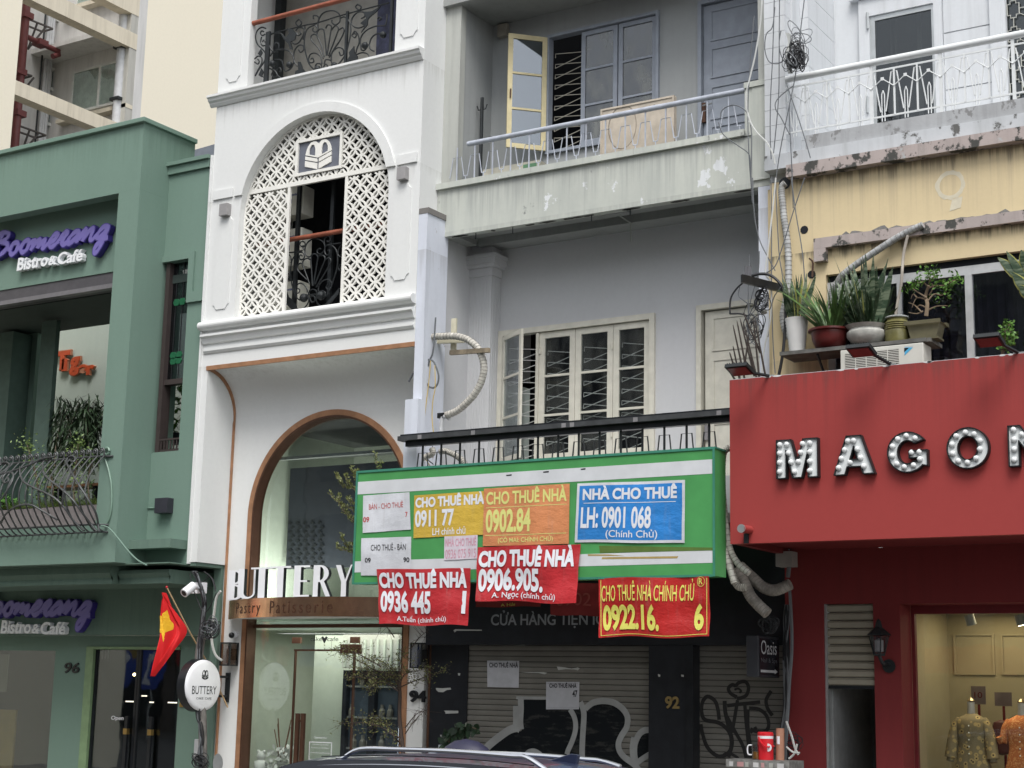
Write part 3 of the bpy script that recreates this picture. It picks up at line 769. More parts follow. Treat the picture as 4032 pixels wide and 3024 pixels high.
# bowed copper canopy band with letters --------------------------------------------
tp=[(100,350),(250,338),(400,327),(600,322),(800,321),(1000,322),(1220,326),(1370,331),(1560,340)]
zb1=xz('d2',1370,331,YB-.35)[1];zb0=xz('d2',1370,470,YB-.35)[1]
zb1,zb0=3.44,3.13
def bow_y(px_,py_):return WZ(*q('d2',px_,py_),zb1)
cpy=thing('copper_canopy','curved copper canopy band reading Pastry Patisserie above the glass bakery front','canopy',(-16.6,20.4,zb0))
xa_,xb_=-18.55,-14.5
def bowY(x):
 t=(x-xa_)/(xb_-xa_)
 return YB-.12-0.72*(math.sin(PI*min(1,max(0,t)))**0.8)
NB=44
xsb=[xa_+(xb_-xa_)*i/NB for i in range(NB+1)]
mb=MB()
for i in range(NB):
 p,p2=xsb[i],xsb[i+1]
 mb.quad((p,bowY(p),zb0),(p2,bowY(p2),zb0),(p2,bowY(p2),zb1),(p,bowY(p),zb1))
o_=mb.build('front_band',m_copper_metal,cpy,smooth=True)
mb=MB()
mb.prism([(x,bowY(x)+.003)for x in xsb]+[(xb_,YB-.01),(xa_,YB-.01)],zb0+.01,zb1-.01,ax='z')
mb.build('soffit',m_white,cpy)
mb=MB()
def bowwave(x,z):return bowY(x)-20
for s_,a_,b_ in(('Pastry',268,462),('Patisserie',542,1055)):
 def Xof(px_):
  X=-17
  for _ in range(8):
   X=xz('d2',px_,410,bowY(X))[0]
  return X
 X0,X1=Xof(a_),Xof(b_)
 put_text(mb,s_,X0,X1,zb0+(.055 if s_=='Patisserie' else .015),zb1-.055,20-.004,bold=0,wave=bowwave,space=1.35)
mb.build('lettering',m_bronze,cpy)
# BUTTERY in standing letters: thick stems, thin arms
bl={'B':(235,300),'U':(308,395),'T':(405,540),'T2':(545,700),'E':(735,865),'R':(885,1045),'Y':(1060,1225)}
def lshape(ch,x0,x1,z0,z1):
 w,h=x1-x0,z1-z0
 th,tn=w*.30,h*.055
 def R_(a,b,c,d):return[(x0+a*w,z0+c*h),(x0+b*w,z0+c*h),(x0+b*w,z0+d*h),(x0+a*w,z0+d*h)]
 if ch=='T':return[[(x0,z1-tn),(x0+w*.36,z1-tn),(x0+w*.36,z0),(x0+w*.66,z0),(x0+w*.66,z1-tn),(x1,z1-tn),(x1,z1),(x0,z1)]],[]
 if ch=='E':return[[(x0,z0),(x1,z0),(x1,z0+tn),(x0+w*.42,z0+tn),(x0+w*.42,z0+h*.47),(x0+w*.85,z0+h*.47),(x0+w*.85,z0+h*.47+tn),(x0+w*.42,z0+h*.47+tn),(x0+w*.42,z1-tn),(x1,z1-tn),(x1,z1),(x0,z1)]],[]
 if ch=='Y':return[[(x0+w*.36,z0),(x0+w*.66,z0),(x0+w*.66,z0+h*.46),(x1,z1),(x1-w*.09,z1),(x0+w*.58,z0+h*.52),(x0+w*.3,z1),(x0,z1),(x0+w*.36,z0+h*.46)]],[]
 if ch=='U':
  o=[(x0,z1),(x0,z0+h*.2)]+[(x0+w*.5-w*.5*math.cos(math.radians(a)),z0+h*.2-h*.2*math.sin(math.radians(a)))for a in range(15,166,15)]+[(x1,z0+h*.2),(x1,z1),(x1-w*.1,z1),(x1-w*.1,z0+h*.2)]
  o+=[(x0+w*.62+w*.28*math.cos(math.radians(a)),z0+h*.2-h*.14*math.sin(math.radians(a)))for a in range(15,166,15)]+[(x0+w*.34,z0+h*.2),(x0+w*.34,z1)]
  return[o],[]
 def bowl(zc,rh,xo=.42,xm=1.0,x_in=.80):
  return[(x0+w*(xo+(xm-xo)*math.cos(math.radians(a))),zc+rh*math.sin(math.radians(a)))for a in range(-90,91,18)],[(x0+w*(xo+(x_in-xo)*math.cos(math.radians(a))),zc+(rh-tn)*math.sin(math.radians(a)))for a in range(-90,91,18)]
 if ch=='B':
  o1,i1=bowl(z0+h*.76,h*.24,.4,.92,.66);o2,i2=bowl(z0+h*.26,h*.26,.4,1.0,.70)
  return[[(x0,z0)]+o2+o1+[(x0,z1)]],[i1,i2]
 if ch=='R':
  o1,i1=bowl(z0+h*.73,h*.27,.38,.88,.62)
  return[[(x0,z0),(x0+w*.28,z0),(x0+w*.28,z0+h*.46),(x0+w*.40,z0+h*.46),(x0+w*.74,z0),(x1,z0),(x0+w*.62,z0+h*.48)]+o1[3:]+[(x0,z1)]],[i1]
 return[],[]
bt=thing('bakery_name_sign','white standing BUTTERY letters with dark sides on top of the copper canopy','sign',(-17.8,20.2,zb1))
zB0,zB1=zb1+.005,zb1+.50
for kx,(a_,b_)in bl.items():
 ch=kx[0]
 def Xf(px_,py_=210):
  X=-17
  for _ in range(8):X=xz('d2',px_,py_,bowY(X)+.02)[0]
  return X
 X0,X1=Xf(a_),Xf(b_)
 if X1-X0<.26:X1=X0+.26
 yy=(bowY((X0+X1)/2)+.03)
 outs,holes=lshape(ch,X0,X1,zB0,zB1)
 mb=MB();mb.prism(outs[0],yy-.004,yy,holes)
 L_=mb.build('letter_'+ch.lower(),m_lens,bt)
 mb=MB();mb.prism(outs[0],yy+.001,yy+.07,holes);mb.build('return',m_iron,L_)
 # round sign facing the side -------------------------------------------------------
rs=thing('round_hanging_sign','round white BUTTERY cake cafe sign with black rim on a wall bracket','sign',(-18.5,20.05,2.0))
c0=WX(*q('d1',1652,985),-18.48);r_=0.43
MB().lathe([(.40,0),(r_,.0),(r_,.16),(.40,.16)],(c0.x-.16,c0.y,c0.z),40,axis='x').build('rim',m_black,rs,smooth=True)
MB().lathe([(.001,.0),(.36,.0),(.40,-.012),(.415,-.03),(.415,-.05)][::-1],(c0.x+.05,c0.y,c0.z),40,axis='x').build('face',m_lens,rs,smooth=True)
MB().lathe([(.001,.155),(.41,.155)],(c0.x-.16,c0.y,c0.z),40,axis='x').build('backing',m_black,rs)
mb=MB()
def on_x(mb2,s_,y0,y1,z0,z1,X,bold=0.0):
 t_=MB();put_text(t_,s_,y0,y1,z0,z1,0,bold=bold);mb2.add([(X,v[0],v[2])for v in t_.v],t_.f)
XD=c0.x+.0525
on_x(mb,'BUTTERY',c0.y-.29,c0.y+.29,c0.z-.14,c0.z-.01,XD)
on_x(mb,'CAKE  CAFE',c0.y-.18,c0.y+.18,c0.z-.225,c0.z-.19,XD)
t_=MB();emblem(t_,-.075,.075,.09,.25,0,.001);mb.add([(XD-v[1],c0.y+v[0],c0.z+v[2])for v in t_.v],t_.f)
mb.build('lettering',m_iron,rs,recalc=False)
mb=MB();yb2=YB
for dz in(.15,-.17):mb.box(c0.x-.12,c0.x-.06,c0.y+.38,YB-.02,c0.z+dz-.02,c0.z+dz+.02)
mb.box(c0.x-.13,c0.x-.05,YB-.04,YB-.003,c0.z-.27,c0.z+.22)
mb.build('bracket',m_iron,rs)
# wall lanterns
def lantern(k,x0,y0,x1,y1,lab,Y=YB-.25):
 r=rect(k,x0,y0,x1,y1,Y)
 t=thing('box_lantern',lab,'lantern',(r[0],Y,r[2]),'black framed lanterns beside the bakery door')
 x0,x1,z0,z1=r;d=.2;x1=x0+.22
 mb=MB()
 for x in(x0,x1-.02):
  for y in(Y,Y+d):mb.box(x,x+.02,y,y+.02,z0,z1)
 for z in(z0,z1-.02):mb.box(x0+.001,x1-.001,Y+.001,Y+d+.019,z,z+.02)
 mb.box(x0+.05,x1-.05,Y+d+.02,YB-.003,z0+.1,z1-.1)
 mb.build('frame',m_iron,t)
 box('pane',glass('lantern_glass',(.6,.6,.58),.35),t,x0+.02,x1-.02,Y+.008,Y+.012,z0+.02,z1-.02)
 box('side_pane',glass('lantern_glass',(.6,.6,.58),.35),t,x1-.012,x1-.008,Y+.02,Y+d,z0+.02,z1-.02)
 MB().lathe([(.03,0),(.04,.2),(.01,.24)],((x0+x1)/2,Y+.1,z0+.05),10).build('bulb',flat('bulb_white',(.6,.58,.5),.3),t)
lantern('d2',140,632,258,825,'black framed lantern on the left pier beside the round sign')
lantern('d2',1690,635,1800,845,'black framed lantern above the number 94')
# house number and dome camera
mb=MB();r=rect('d2',1695,1030,1808,1125,YB-.03);put_text(mb,'94',r[0]-.02,r[1]+.02,r[2],r[3]+.01,YB-.045,.04,.03)
tag(mb.build('house_number',m_black),'black number 94 on the white pier','house number')
c=WQ('d2',232,575,YB-.12)
t=thing('dome_camera','small black and white dome camera on the white pier below the copper band','camera',tuple(c))
MB().lathe([(.06,0),(.06,.03)],c+Vector((0,.08,.02)),12,axis='y').build('mount',m_lens,t)
MB().ball(c,.05,12,8).build('dome',m_black,t,smooth=True)
# ------------------------------------------------------------------ cream tower block far left
m_cream=wall('cream_render',(0.82,0.76,0.62),(0.70,0.64,0.52),0.06,0.08,0.85)
m_beam=wall('cream_beam',(0.66,0.60,0.48),(0.36,0.32,0.25),0.55,0.4,0.9)
m_wellgrey=wall('light_well_grey',(0.62,0.61,0.59),(0.34,0.34,0.33),0.5,0.3,0.9)
m_redpipe=flat('oxide_red_pipe',(0.17,0.05,0.05),0.45)
m_pvc=flat('pvc_pipe',(0.52,0.53,0.54),0.45)
XC=-30.0
cb=thing('cream_apartment_block','tall cream block with a grey light well crossed by concrete beams, behind the green cafe','building',(XC-3,27,0))
ya,yb=WX(62,320,XC).y,WX(536,225,XC).y
XBk=XC-3.2
box('party_wall',m_cream,cb,XC-9,XC,yb+.3,52,0,24)
box('front_block',m_cream,cb,XC-12,XC,13.0,ya,0,24)
box('well_far_wall',m_wellgrey,cb,XC-3.21,XC-.002,yb,yb+.298,0,24)
box('well_edge_pilaster',wall('weathered_edge',(.45,.44,.40),(.2,.2,.18),.6,.5),cb,XC-.45,XC-.01,yb-.25,yb-.002,0,24)
box('well_side_wall',m_wellgrey,cb,XBk-.3,XBk,ya-4,yb,0,24)
for(x0,y0,h)in((60,310,0),(240,0,0)):
 a=WX(*((60,312)if h==0 and x0==60 else(235,-8)),XC);b_=WX(*((55,375)if x0==60 else(235,58)),XC)
 bt_=WX(*((460,482)if x0==60 else(545,100)),XC).z
for(pt,pb)in(((300,415),(300,470)),((400,68),(400,132))):
 zt_=WX(*pt,XC).z;zb_2=WX(*pb,XC).z
 box('concrete_beam',m_beam,cb,XC-.35,XC+.001,ya,yb,zb_2,zt_)
zt_=WX(300,-140,XC).z
box('concrete_beam',m_beam,cb,XC-.35,XC+.001,ya,yb,zt_-.55,zt_)
# canopy slab and curtain window on the far wall
def far(k,x,y):v=W(*q(k,x,y),yb);return v
for kx,(tl,br)in enumerate((((470,480),(965,352)),)):
 a,b_=far('a1',*tl),far('a1',*br)
 box('canopy_slab',m_wellgrey,cb,XBk,b_.x+.1,yb-.8,yb-.002,b_.z-.1,b_.z+.03)
def well_window(tl,br,par):
 a,b_=far('a1',*tl),far('a1',*br)
 x0,x1,z0,z1=a.x,b_.x,b_.z,a.z
 f=MB().prism([(x0,z0),(x1,z0),(x1,z1),(x0,z1)],yb-.06,yb-.003,[[(x0+.07,z0+.07),((x0+x1)/2-.04,z0+.07),((x0+x1)/2-.04,z1-.07),(x0+.07,z1-.07)],[((x0+x1)/2+.04,z0+.07),(x1-.07,z0+.07),(x1-.07,z1-.07),((x0+x1)/2+.04,z1-.07)]]).build('window',flat('window_white',(.62,.63,.60),.5),par)
 mb=MB();n=46
 for i in range(n):
  x=x0+.07+(x1-x0-.14)*i/n;x2=x0+.07+(x1-x0-.14)*(i+1)/n
  mb.quad((x,yb-.02+.012*(i%2),z0+.07),(x2,yb-.02+.012*((i+1)%2),z0+.07),(x2,yb-.02+.012*((i+1)%2),z1-.07),(x,yb-.02+.012*(i%2),z1-.07))
 mb.build('curtain',flat('green_grey_curtain',(.42,.46,.43),.8,var=.2),f)
 box('pane',m_glass,f,x0+.07,x1-.07,yb-.045,yb-.04,z0+.07,z1-.07)
well_window((605,590),(1040,830),cb)
a=far('a1',605,590);b_=far('a1',1040,860)
box('sill',m_beam,cb,a.x-.3,b_.x+.2,yb-.25,yb-.004,b_.z-.16,b_.z-.05)
a=far('a1',550,130);box('sill',m_beam,cb,a.x,XC-.45,yb-.25,yb-.004,a.z,a.z+.12)
well_window((640,-120),(1040,-20),cb)
# small windows on the well side wall (plane X = XBk)
def side_win(tl,br):
 a,b_=WX(*q('a1',*tl),XBk),WX(*q('a1',*br),XBk)
 y0,y1,z0,z1=a.y,b_.y,b_.z,a.z
 f=MB().prism([(y0,z0),(y1,z0),(y1,z1),(y0,z1)],XBk+.003,XBk+.09,[[(y0+.09,z0+.09),(y1-.09,z0+.09),(y1-.09,z1-.09),(y0+.09,z1-.09)]],ax='x').build('small_window',flat('window_white',(.62,.63,.60),.5),cb)
 box('pane',m_glass_dark,f,XBk+.03,XBk+.04,y0+.09,y1-.09,z0+.09,z1-.09)
 box('backing',m_dark,f,XBk+.005,XBk+.01,y0+.09,y1-.09,z0+.09,z1-.09)
side_win((440,45),(530,215));side_win((392,545),(480,775));side_win((365,880),(455,1060))
# pipes
def vpipe(par,name,k,x,y,X,r,mat,z0,z1):
 p=WX(*q(k,x,y),X);MB().tube([(X,p.y,z0),(X,p.y,z1)],r,10).build(name,mat,par,smooth=True)
p=WX(*q('a1',195,300),XBk+.9)
MB().tube([(XBk+.9,p.y,8),(XBk+.9,p.y,30)],.11,12).build('red_pipe',m_redpipe,cb,smooth=True)
pts=[WX(*q('a1',*c),XBk+.9)for c in((218,298),(320,350),(480,420),(480,445),(430,460))]
MB().tube(pts,.075,10).build('red_pipe_branch',m_redpipe,cb,smooth=True)
for c in((210,130),(150,930),(330,355),(155,590)):
 v=WX(*q('a1',*c),XBk+.9);box('pipe_collar',m_redpipe,cb,v.x-.15,v.x+.15,v.y-.15,v.y+.15,v.z-.08,v.z+.08)
for xx in(392,410,430):vpipe(cb,'drain_pipe','a1',xx,300,XBk+.12,.05,m_pvc,6,32)
vpipe(cb,'cable','a1',345,450,XBk+.2,.025,m_iron,6,32)
p=far('a1',1045,500);MB().tube([(p.x,yb-.25,6),(p.x,yb-.25,34)],.13,12).build('drain_pipe',m_pvc,cb,smooth=True)
for y in(30,420,835):
 v=far('a1',1045,y);box('pipe_collar',m_iron,cb,p.x-.16,p.x+.16,yb-.41,yb-.09,v.z-.04,v.z+.04)
for(a,b_)in(((180,135),(430,235)),((150,585),(260,620)),((110,1010),(375,1105))):
 A,B=WX(*q('a1',*a),XBk+.7),WX(*q('a1',*b_),XBk+.7)
 t_=MB();t_.tube([A,B],.03,5);t_.tube([A+Vector((-.4,0,0)),B+Vector((-.4,0,0))],.03,5)
 M_=(A+B)/2;t_.tube([M_,M_+Vector((-.3,0,-.7))],.03,5);t_.tube([M_+Vector((0,.3,0)),M_+Vector((-.3,0,-.7))],.03,5)
 t_.tube([A,A+Vector((-.4,0,0))],.03,5);t_.tube([B,B+Vector((-.4,0,0))],.03,5)
 tag(t_.build('unit_bracket',flat('rusty_steel',(.10,.09,.085),.7),cb),None,None,kind='stuff')
 # grey metal sheet roof between green and white
gs=rect(None,640,600,900,690,23)
ms=thing('metal_sheet_roof','blue grey metal sheet edge showing between the green parapet and the white house','roof',(gs[0],23,10))
MB().prism([xz(None,560,648,23),xz(None,900,552,23),xz(None,900,760,23),xz(None,560,800,23)],23,23.5).build('sheet',flat('blue_grey_sheet',(0.17,0.19,0.23),.45),ms)
MB().prism([xz('a1',1470,1330,22.9),xz('a1',1515,1235,22.9),xz('a1',1555,1310,22.9)],22.9,22.99,[[xz('a1',1490,1320,22.9),xz('a1',1515,1262,22.9),xz('a1',1538,1306,22.9)]]).build('gable_trim',flat('blue_grey_sheet',(0.17,0.19,0.23),.45),ms)
# ------------------------------------------------------------------ green cafe (number 96)
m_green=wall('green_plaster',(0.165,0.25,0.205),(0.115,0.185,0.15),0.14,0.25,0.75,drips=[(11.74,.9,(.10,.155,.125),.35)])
m_green2=wall('green_plaster_worn_shaded',(0.135,0.205,0.165),(0.09,0.145,0.118),0.5,0.4,0.75)  # rain streaks, plus the shade of lower and recessed parts in the base green
m_fgreen=flat('green_frame',(0.20,0.30,0.16),.5)
m_purple=flat('purple_face',(0.17,0.14,0.42),.35,var=.05)
m_purple_d=flat('purple_side',(0.045,0.030,0.22),.35,var=.1)
m_signgrey=flat('beam_grey',(0.075,0.072,0.08),.5)
YG=19.3
gb=thing('green_cafe_building','green rendered cafe building with deep balcony opening and tower parapet, left of the white house','building',(-22,YG,.13))
xr=xz('a1',1180,980,YG)[0];zt=xz('a1',1180,1000,YG)[1]
oxr=xz('b1',970,125,YG)[0];ozt=xz('b1',970,125,YG)[1]
XFL=-27.0
zsof=xz('c1',900,1480,YG)[1]
zflo=xz('c1',780,1080,YG)[1]
box('parapet_wall',m_green,gb,XFL,xr,YG,YG+.25,ozt,zt)
box('tower_pier',m_green,gb,oxr,xr,YG+.0,20.0,zsof,ozt-.001)
MB().prism([(YG+.251,ozt),(20.6,ozt),(20.6,zt),(YG+.251,zt)],xr-.3,xr-.0005,ax='x').build('tower_side',m_green,gb)
cap0,cap1=xz('a1',1180,985,YG-.07)[1],xz('a1',1183,948,YG-.07)[1]
MB().box(XFL,xr+.06,YG-.07,20.6,cap0,cap1).build('parapet_cap',m_green,gb,bevel=.01)
# right hand strip of wall with moulded top
xw=-18.94
zwt=xz('a1',1740,1280,20.0)[1]
sx0,sx1=xz('b1',1335,700,20.0)[0],xz('b1',1553,662,20.0)[0]
sz1=xz('b1',1553,662,20.0)[1];sz0=xz('c1',1455,568,20.0)[1]
MB().prism([(xr-.3,zsof),(xw,zsof),(xw,zwt),(xr-.3,zwt)],20.0,20.5,[[(sx0,sz0),(sx1,sz0),(sx1,sz1),(sx0,sz1)]]).build('side_wall',m_green,gb)
mb=MB()
zz=xz('a1',1285,1455,20)[1];za_=xz('a1',1285,1400,20)[1]
xm_=xz('a1',1285,1400,20)[0]
box('wall_moulding',m_green,gb,xm_,xw-.01,19.90,19.998,za_+.02,zwt+.03)
box('wall_moulding',m_green,gb,xm_+.02,xw-.02,19.95,19.997,zz,za_+.018)
box('white_edge',m_white,gb,xw+.001,xw+.039,19.96,20.4,zsof,zwt+.02)
box('strip_roof',m_green2,gb,xr-.3,xw,20.501,24,zwt-.3,zwt-.1)
# trim round the tall slot
tb=[(sx0-.22,sz1-1.55),(sx0-.22,sz1-1.1)]
def trim(pts):MB().prism(pts,19.955,19.999).build('slot_trim',m_green,gb)
trim([(sx0-.001,sz1+.001),(sx1+.001,sz1+.001),(sx1+.13,sz1+.12),(sx0-.16,sz1+.12)])
ys_=xz('b1',1225,1075,20)[1];ysu=xz('b1',1225,990,20)[1];xs_=xz('b1',1225,1040,20)[0]
trim([(sx0-.16,sz1+.119),(sx0-.002,sz1+.002),(sx0-.002,ys_),(xs_,ys_),(xs_,ysu),(sx0-.16,ysu)])
ysb,ysub=xz('b1',1660,1005,20)[1],xz('b1',1660,920,20)[1]
trim([(sx1+.002,sz1+.002),(sx1+.13,sz1+.119),(sx1+.13,ysub),(xw-.01,ysub),(xw-.01,ysb),(sx1+.002,ysb)])
# leaded stained glass panel
sg=thing('stained_glass_window','tall narrow leaded window with small green glass petals in the green wall','window',(sx0,20.1,sz0))
fx0=sx0+.06
zmid=xz('c1',1400,10,20.1)[1]
mb=MB()
mb.box(fx0,fx0+.09,20.02,20.22,sz0,sz1-.001);mb.box(sx1-.03,sx1-.001,20.05,20.2,sz0,sz1-.001)
mb.box(fx0+.09,sx1-.03,20.05,20.2,zmid-.05,zmid+.04);mb.box(fx0+.09,sx1-.03,20.04,20.2,sz0,sz0+.05)
mb.build('frame',flat('dark_brown_frame',(.05,.038,.036),.5),sg)
box('grey_glass',glass('ribbed_glass',(.45,.47,.5),.3,.15),sg,fx0+.09,sx1-.03,20.12,20.13,zmid+.04,sz1-.001)
mb=MB()
for x in(fx0+.19,(fx0+sx1)/2+.06):mb.box(x-.006,x+.006,20.105,20.118,zmid+.04,sz1-.01)
mb.build('lead_came',m_iron,sg)
mgg=flat('green_glass',(0.02,0.12,0.055),.15)
for(x,y)in((1443,1018),(1490,1010),(1415,1452),(1463,1445),(1415,1498),(1460,1490)):
 v=WQ('b1',x,y,20.11);s_=.075
 MB().prism([(v.x-s_,v.z),(v.x-s_*.6,v.z+s_*.8),(v.x+s_*.6,v.z+s_*.8),(v.x+s_,v.z),(v.x+s_*.6,v.z-s_*.8),(v.x-s_*.6,v.z-s_*.8)],20.10,20.117).build('glass_petal',mgg,sg)
mb=MB();z_r=xz('c1',1380,470,20.05)[1]
mb.box(fx0+.09,sx1-.03,20.03,20.06,z_r-.03,z_r)
for i in range(6):
 x=fx0+.11+i*(sx1-.05-fx0-.09)/6;mb.box(x,x+.022,20.035,20.055,sz0+.05,z_r-.031)
mb.build('small_rail',flat('dark_brown_frame',(.05,.038,.036),.5),sg)
# terrace beyond the slot and opening: walls, floor and ceiling
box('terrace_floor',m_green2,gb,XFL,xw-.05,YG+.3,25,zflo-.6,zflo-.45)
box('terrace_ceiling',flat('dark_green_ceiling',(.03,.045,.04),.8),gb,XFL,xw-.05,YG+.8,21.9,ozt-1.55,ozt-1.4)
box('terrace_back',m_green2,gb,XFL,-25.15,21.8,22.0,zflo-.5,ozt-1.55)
bx0=xz('b1',490,1120,23.2)[0]
box('lit_back_wall',wall('pale_green_wall',(.46,.52,.47),(.36,.42,.38),.2,.1),gb,bx0,xw-.06,23.2,23.3,zflo-.4,xz('b1',490,1125,23.2)[1])
box('terrace_pillar',flat('shaded_green',(.075,.12,.10),.8),gb,*[xz('c1',x,300,21.8)[0]for x in(110,215)],21.3,21.79,zflo-.4,ozt-1.6)  # shade inside the balcony is put into the green of both pillars
box('terrace_pillar',flat('shaded_green',(.075,.12,.10),.8),gb,*[xz('c1',x,300,21.05)[0]for x in(300,420)],21.0,21.1,zflo-.4,ozt-1.6)
box('slot_room_wall',m_green2,gb,sx1+.3,sx1+.4,20.5,23.2,zsof,zwt-.3)
# sign panel recessed at the head of the opening
YP=19.72
zp0=xz('b1',925,765,YP)[1];
box('sign_panel',m_green,gb,XFL,oxr-.001,YP,YP+.1,zp0,ozt+.2)
zq=xz('b1',915,828,YP+.02)[1];zq2=xz('b1',915,900,YP)[1]
box('roller_box',m_signgrey,gb,XFL,oxr-.002,YP+.02,YP+.5,zq-.12,zp0-.001)
box('roller_bar',flat('roller_bar',(.16,.155,.165),.4),gb,XFL,oxr-.003,YP-.03,YP+.1,zq2,zq2+.075)
box('roller_bar',flat('roller_bar',(.16,.155,.165),.4),gb,XFL,oxr-.003,YP,YP+.12,zq2+.09,zq-.125)
# upper sign: script lettering
STK=[[(60,330),(0,420),(-60,600),(-110,760)],[(-40,350),(60,305),(140,310),(150,360),(100,430),(20,480),(110,495),(140,550),(80,640),(-20,720),(-80,740)],[(130,590),(180,600),(230,510),(310,485),(330,530),(290,640),(220,700),(185,660),(200,570),(250,500)],[(330,560),(370,590),(430,480),(510,440),(530,480),(490,600),(420,660),(380,630),(395,540),(450,470)],[(525,520),(580,470),(640,435),(600,520),(550,630)],[(560,610),(640,500),(725,415),(700,500),(670,590)],[(680,580),(750,490),(820,420),(790,510),(770,575),(800,575),(870,500)],[(870,510),(980,440),(1060,345),(1000,330),(920,430),(890,520),(930,565),(1010,510),(1070,450)],[(1070,450),(1130,360),(1190,285),(1225,310),(1150,430),(1120,500),(1150,525),(1220,470)],[(1440,275),(1370,290),(1270,390),(1225,490),(1260,505),(1370,400),(1440,280),(1400,390),(1380,445),(1430,440)],[(1430,440),(1490,330),(1560,225),(1540,320),(1490,465)],[(1500,440),(1590,310),(1690,210),(1670,310),(1640,410),(1670,435),(1750,360)],[(1950,175),(1870,210),(1780,320),(1750,390),(1790,405),(1880,320),(1960,180),(1940,290),(1870,440),(1790,610),(1720,675),(1715,600),(1790,490),(1880,420),(1960,390)]]
def script_sign(nm,lab,mapf,Y,kid):
 t=thing(nm,lab,'sign',(-22,Y,mapf(1000,500)[1]-.5))
 f=MB();d=MB()
 for i,st in enumerate(STK):
  pts=[mapf(p.x,p.y)for p in smooth_pts([Vector((x,y))for x,y in st],5)]
  n=len(pts)
  wl=[0.062+0.03*abs(math.sin(j*.35))for j in range(n)]
  e=i*.0003
  d.ribbon(pts,[v+.035 for v in wl],Y+.006-e,Y+.115,step=0.00003)
  f.ribbon(pts,wl,Y-e,Y+.004,step=0.00003)
 L_=f.build('lettering_face',m_purple,t)
 d.build('lettering_return',m_purple_d,L_)
 return t
YS1=YP-.13
script_sign('script_sign','purple script Boomerang lettering, the upper one, in the recess of the green facade',lambda x,y:xz('bo',x,y,YS1),YS1,0)
mb=MB();mw=flat('sign_white',(.78,.80,.82),.35,var=.03)
def bistro(nm,lab,mapf,Y,wmat):
 t=thing(nm,lab,'sign',(mapf(300,900)[0],Y,mapf(300,900)[1]))
 for s_,a_,b_,c_,d_ in(('Bistro',290,840,1000,770),('&',862,1005,900,735),('Café',1020,1475,890,612)):
  A=mapf(a_,c_);B=mapf(b_,c_-(b_-a_)*.16)
  C=mapf(a_,d_+(0 if s_!='Café' else 60))
  mb=MB();put_text(mb,s_,A[0],B[0],A[1],C[1],Y,.10,.025,slant=.1)
  mb.build('lettering',wmat,t)
bistro('bistro_sign','small white Bistro and Café lettering under the upper purple script',lambda x,y:xz('bo',x,y,YS1),YS1+.01,mw)
# balcony: planter, bulging iron railing, plants
pt_=xz('c1',780,1010,YG+.35);pb_=xz('c1',780,1180,YG+.35)
pl=thing('long_planter','long grey planter box along the green cafe balcony','planter',(-22,YG+.35,pb_[1]))
MB().box(XFL,oxr-.02,YG+.35,YG+.75,pb_[1]-.1,pt_[1]).build('box',flat('grey_planter',(.24,.21,.21),.7),pl)
box('soil',flat('soil',(.03,.025,.02),.95),pl,XFL+.03,oxr-.05,YG+.38,YG+.72,pt_[1]+.002,pt_[1]+.01)
box('floor_band',m_green,gb,XFL,oxr-.002,YG+.02,YG+.34,zsof,xz('c1',780,1175,YG)[1])
m_steel=flat('worn_steel',(.085,.09,.092),.5,.4,.35)
rl_=thing('bulging_balcony_railing','bulging wrought iron balcony railing with curled tops on the green cafe','railing',(oxr,YG,zflo-.6))
def bulge(t):
 return .10+.42*math.sin(PI*min(1,max(0,(1-t)*.86+.04)))**1.0*(1 if t<.999 else 1)
zr0=xz('gb',700,1390,YG-.35)[1];zr1_=xz('gb',1560,370,YG-.02)[1]
xend=oxr+.32
x=xend-.12;k=0;bars=[]
while x>XFL+2.3:
 bars.append(x);x-=.162
bm_=MB();m_curl=MB()
for i,x in enumerate(bars):
 pts=[]
 for j in range(13):
  t=j/12
  pts.append(Vector((x,YG-bulge(t)+.05,zr0+(zr1_-zr0)*t)))
 bm_=MB();bm_.tube(smooth_pts(pts,2),.014,6)
 top=pts[-1]
 cur=[Vector((x,top.y,top.z))]+[Vector((x-.005*a_,top.y-.0-.055*math.sin(a_*.9)*(1-a_/12),top.z+.09+.055*-math.cos(a_*.9)*(1-a_/12)+.02))for a_ in[0.3*u for u in range(1,24)]]
 cur=[Vector((x,top.y,top.z)),Vector((x,top.y,top.z+.07))]
 for u in range(0,26):
  a_=u*.35;r_=.052*(1-u/34)
  cur.append(Vector((x-.052+r_*math.cos(a_),top.y-.001*u,top.z+.085+r_*math.sin(a_))))
 bm_.tube(cur,.015,6)
 # foot curling back under
 ft=[pts[0],pts[0]+Vector((0.02,.10,-.09)),pts[0]+Vector((.05,.24,-.12)),pts[0]+Vector((.06,.33,-.10))]
 bm_.tube(smooth_pts(ft,3),.013,6)
 bm_.build('bar',m_steel,rl_,smooth=True)
mb=MB()
for zf_,t in((zr1_,1.0),(zr0,0.0)):
 yv=YG-bulge(t)+.05
 mb.tube([(bars[-1]-.2,yv,zf_),(xend-.3,yv,zf_),(xend-.08,yv+.08,zf_),(xend,YG-.01,zf_)],.017,6)
mb.tube([(bars[-1],YG-.08,zr0-.12),(xend-.2,YG-.08,zr0-.12),(xend,YG-.01,zr0-.12)],.014,6)
mb.build('rail_bar',m_steel,rl_,smooth=True)
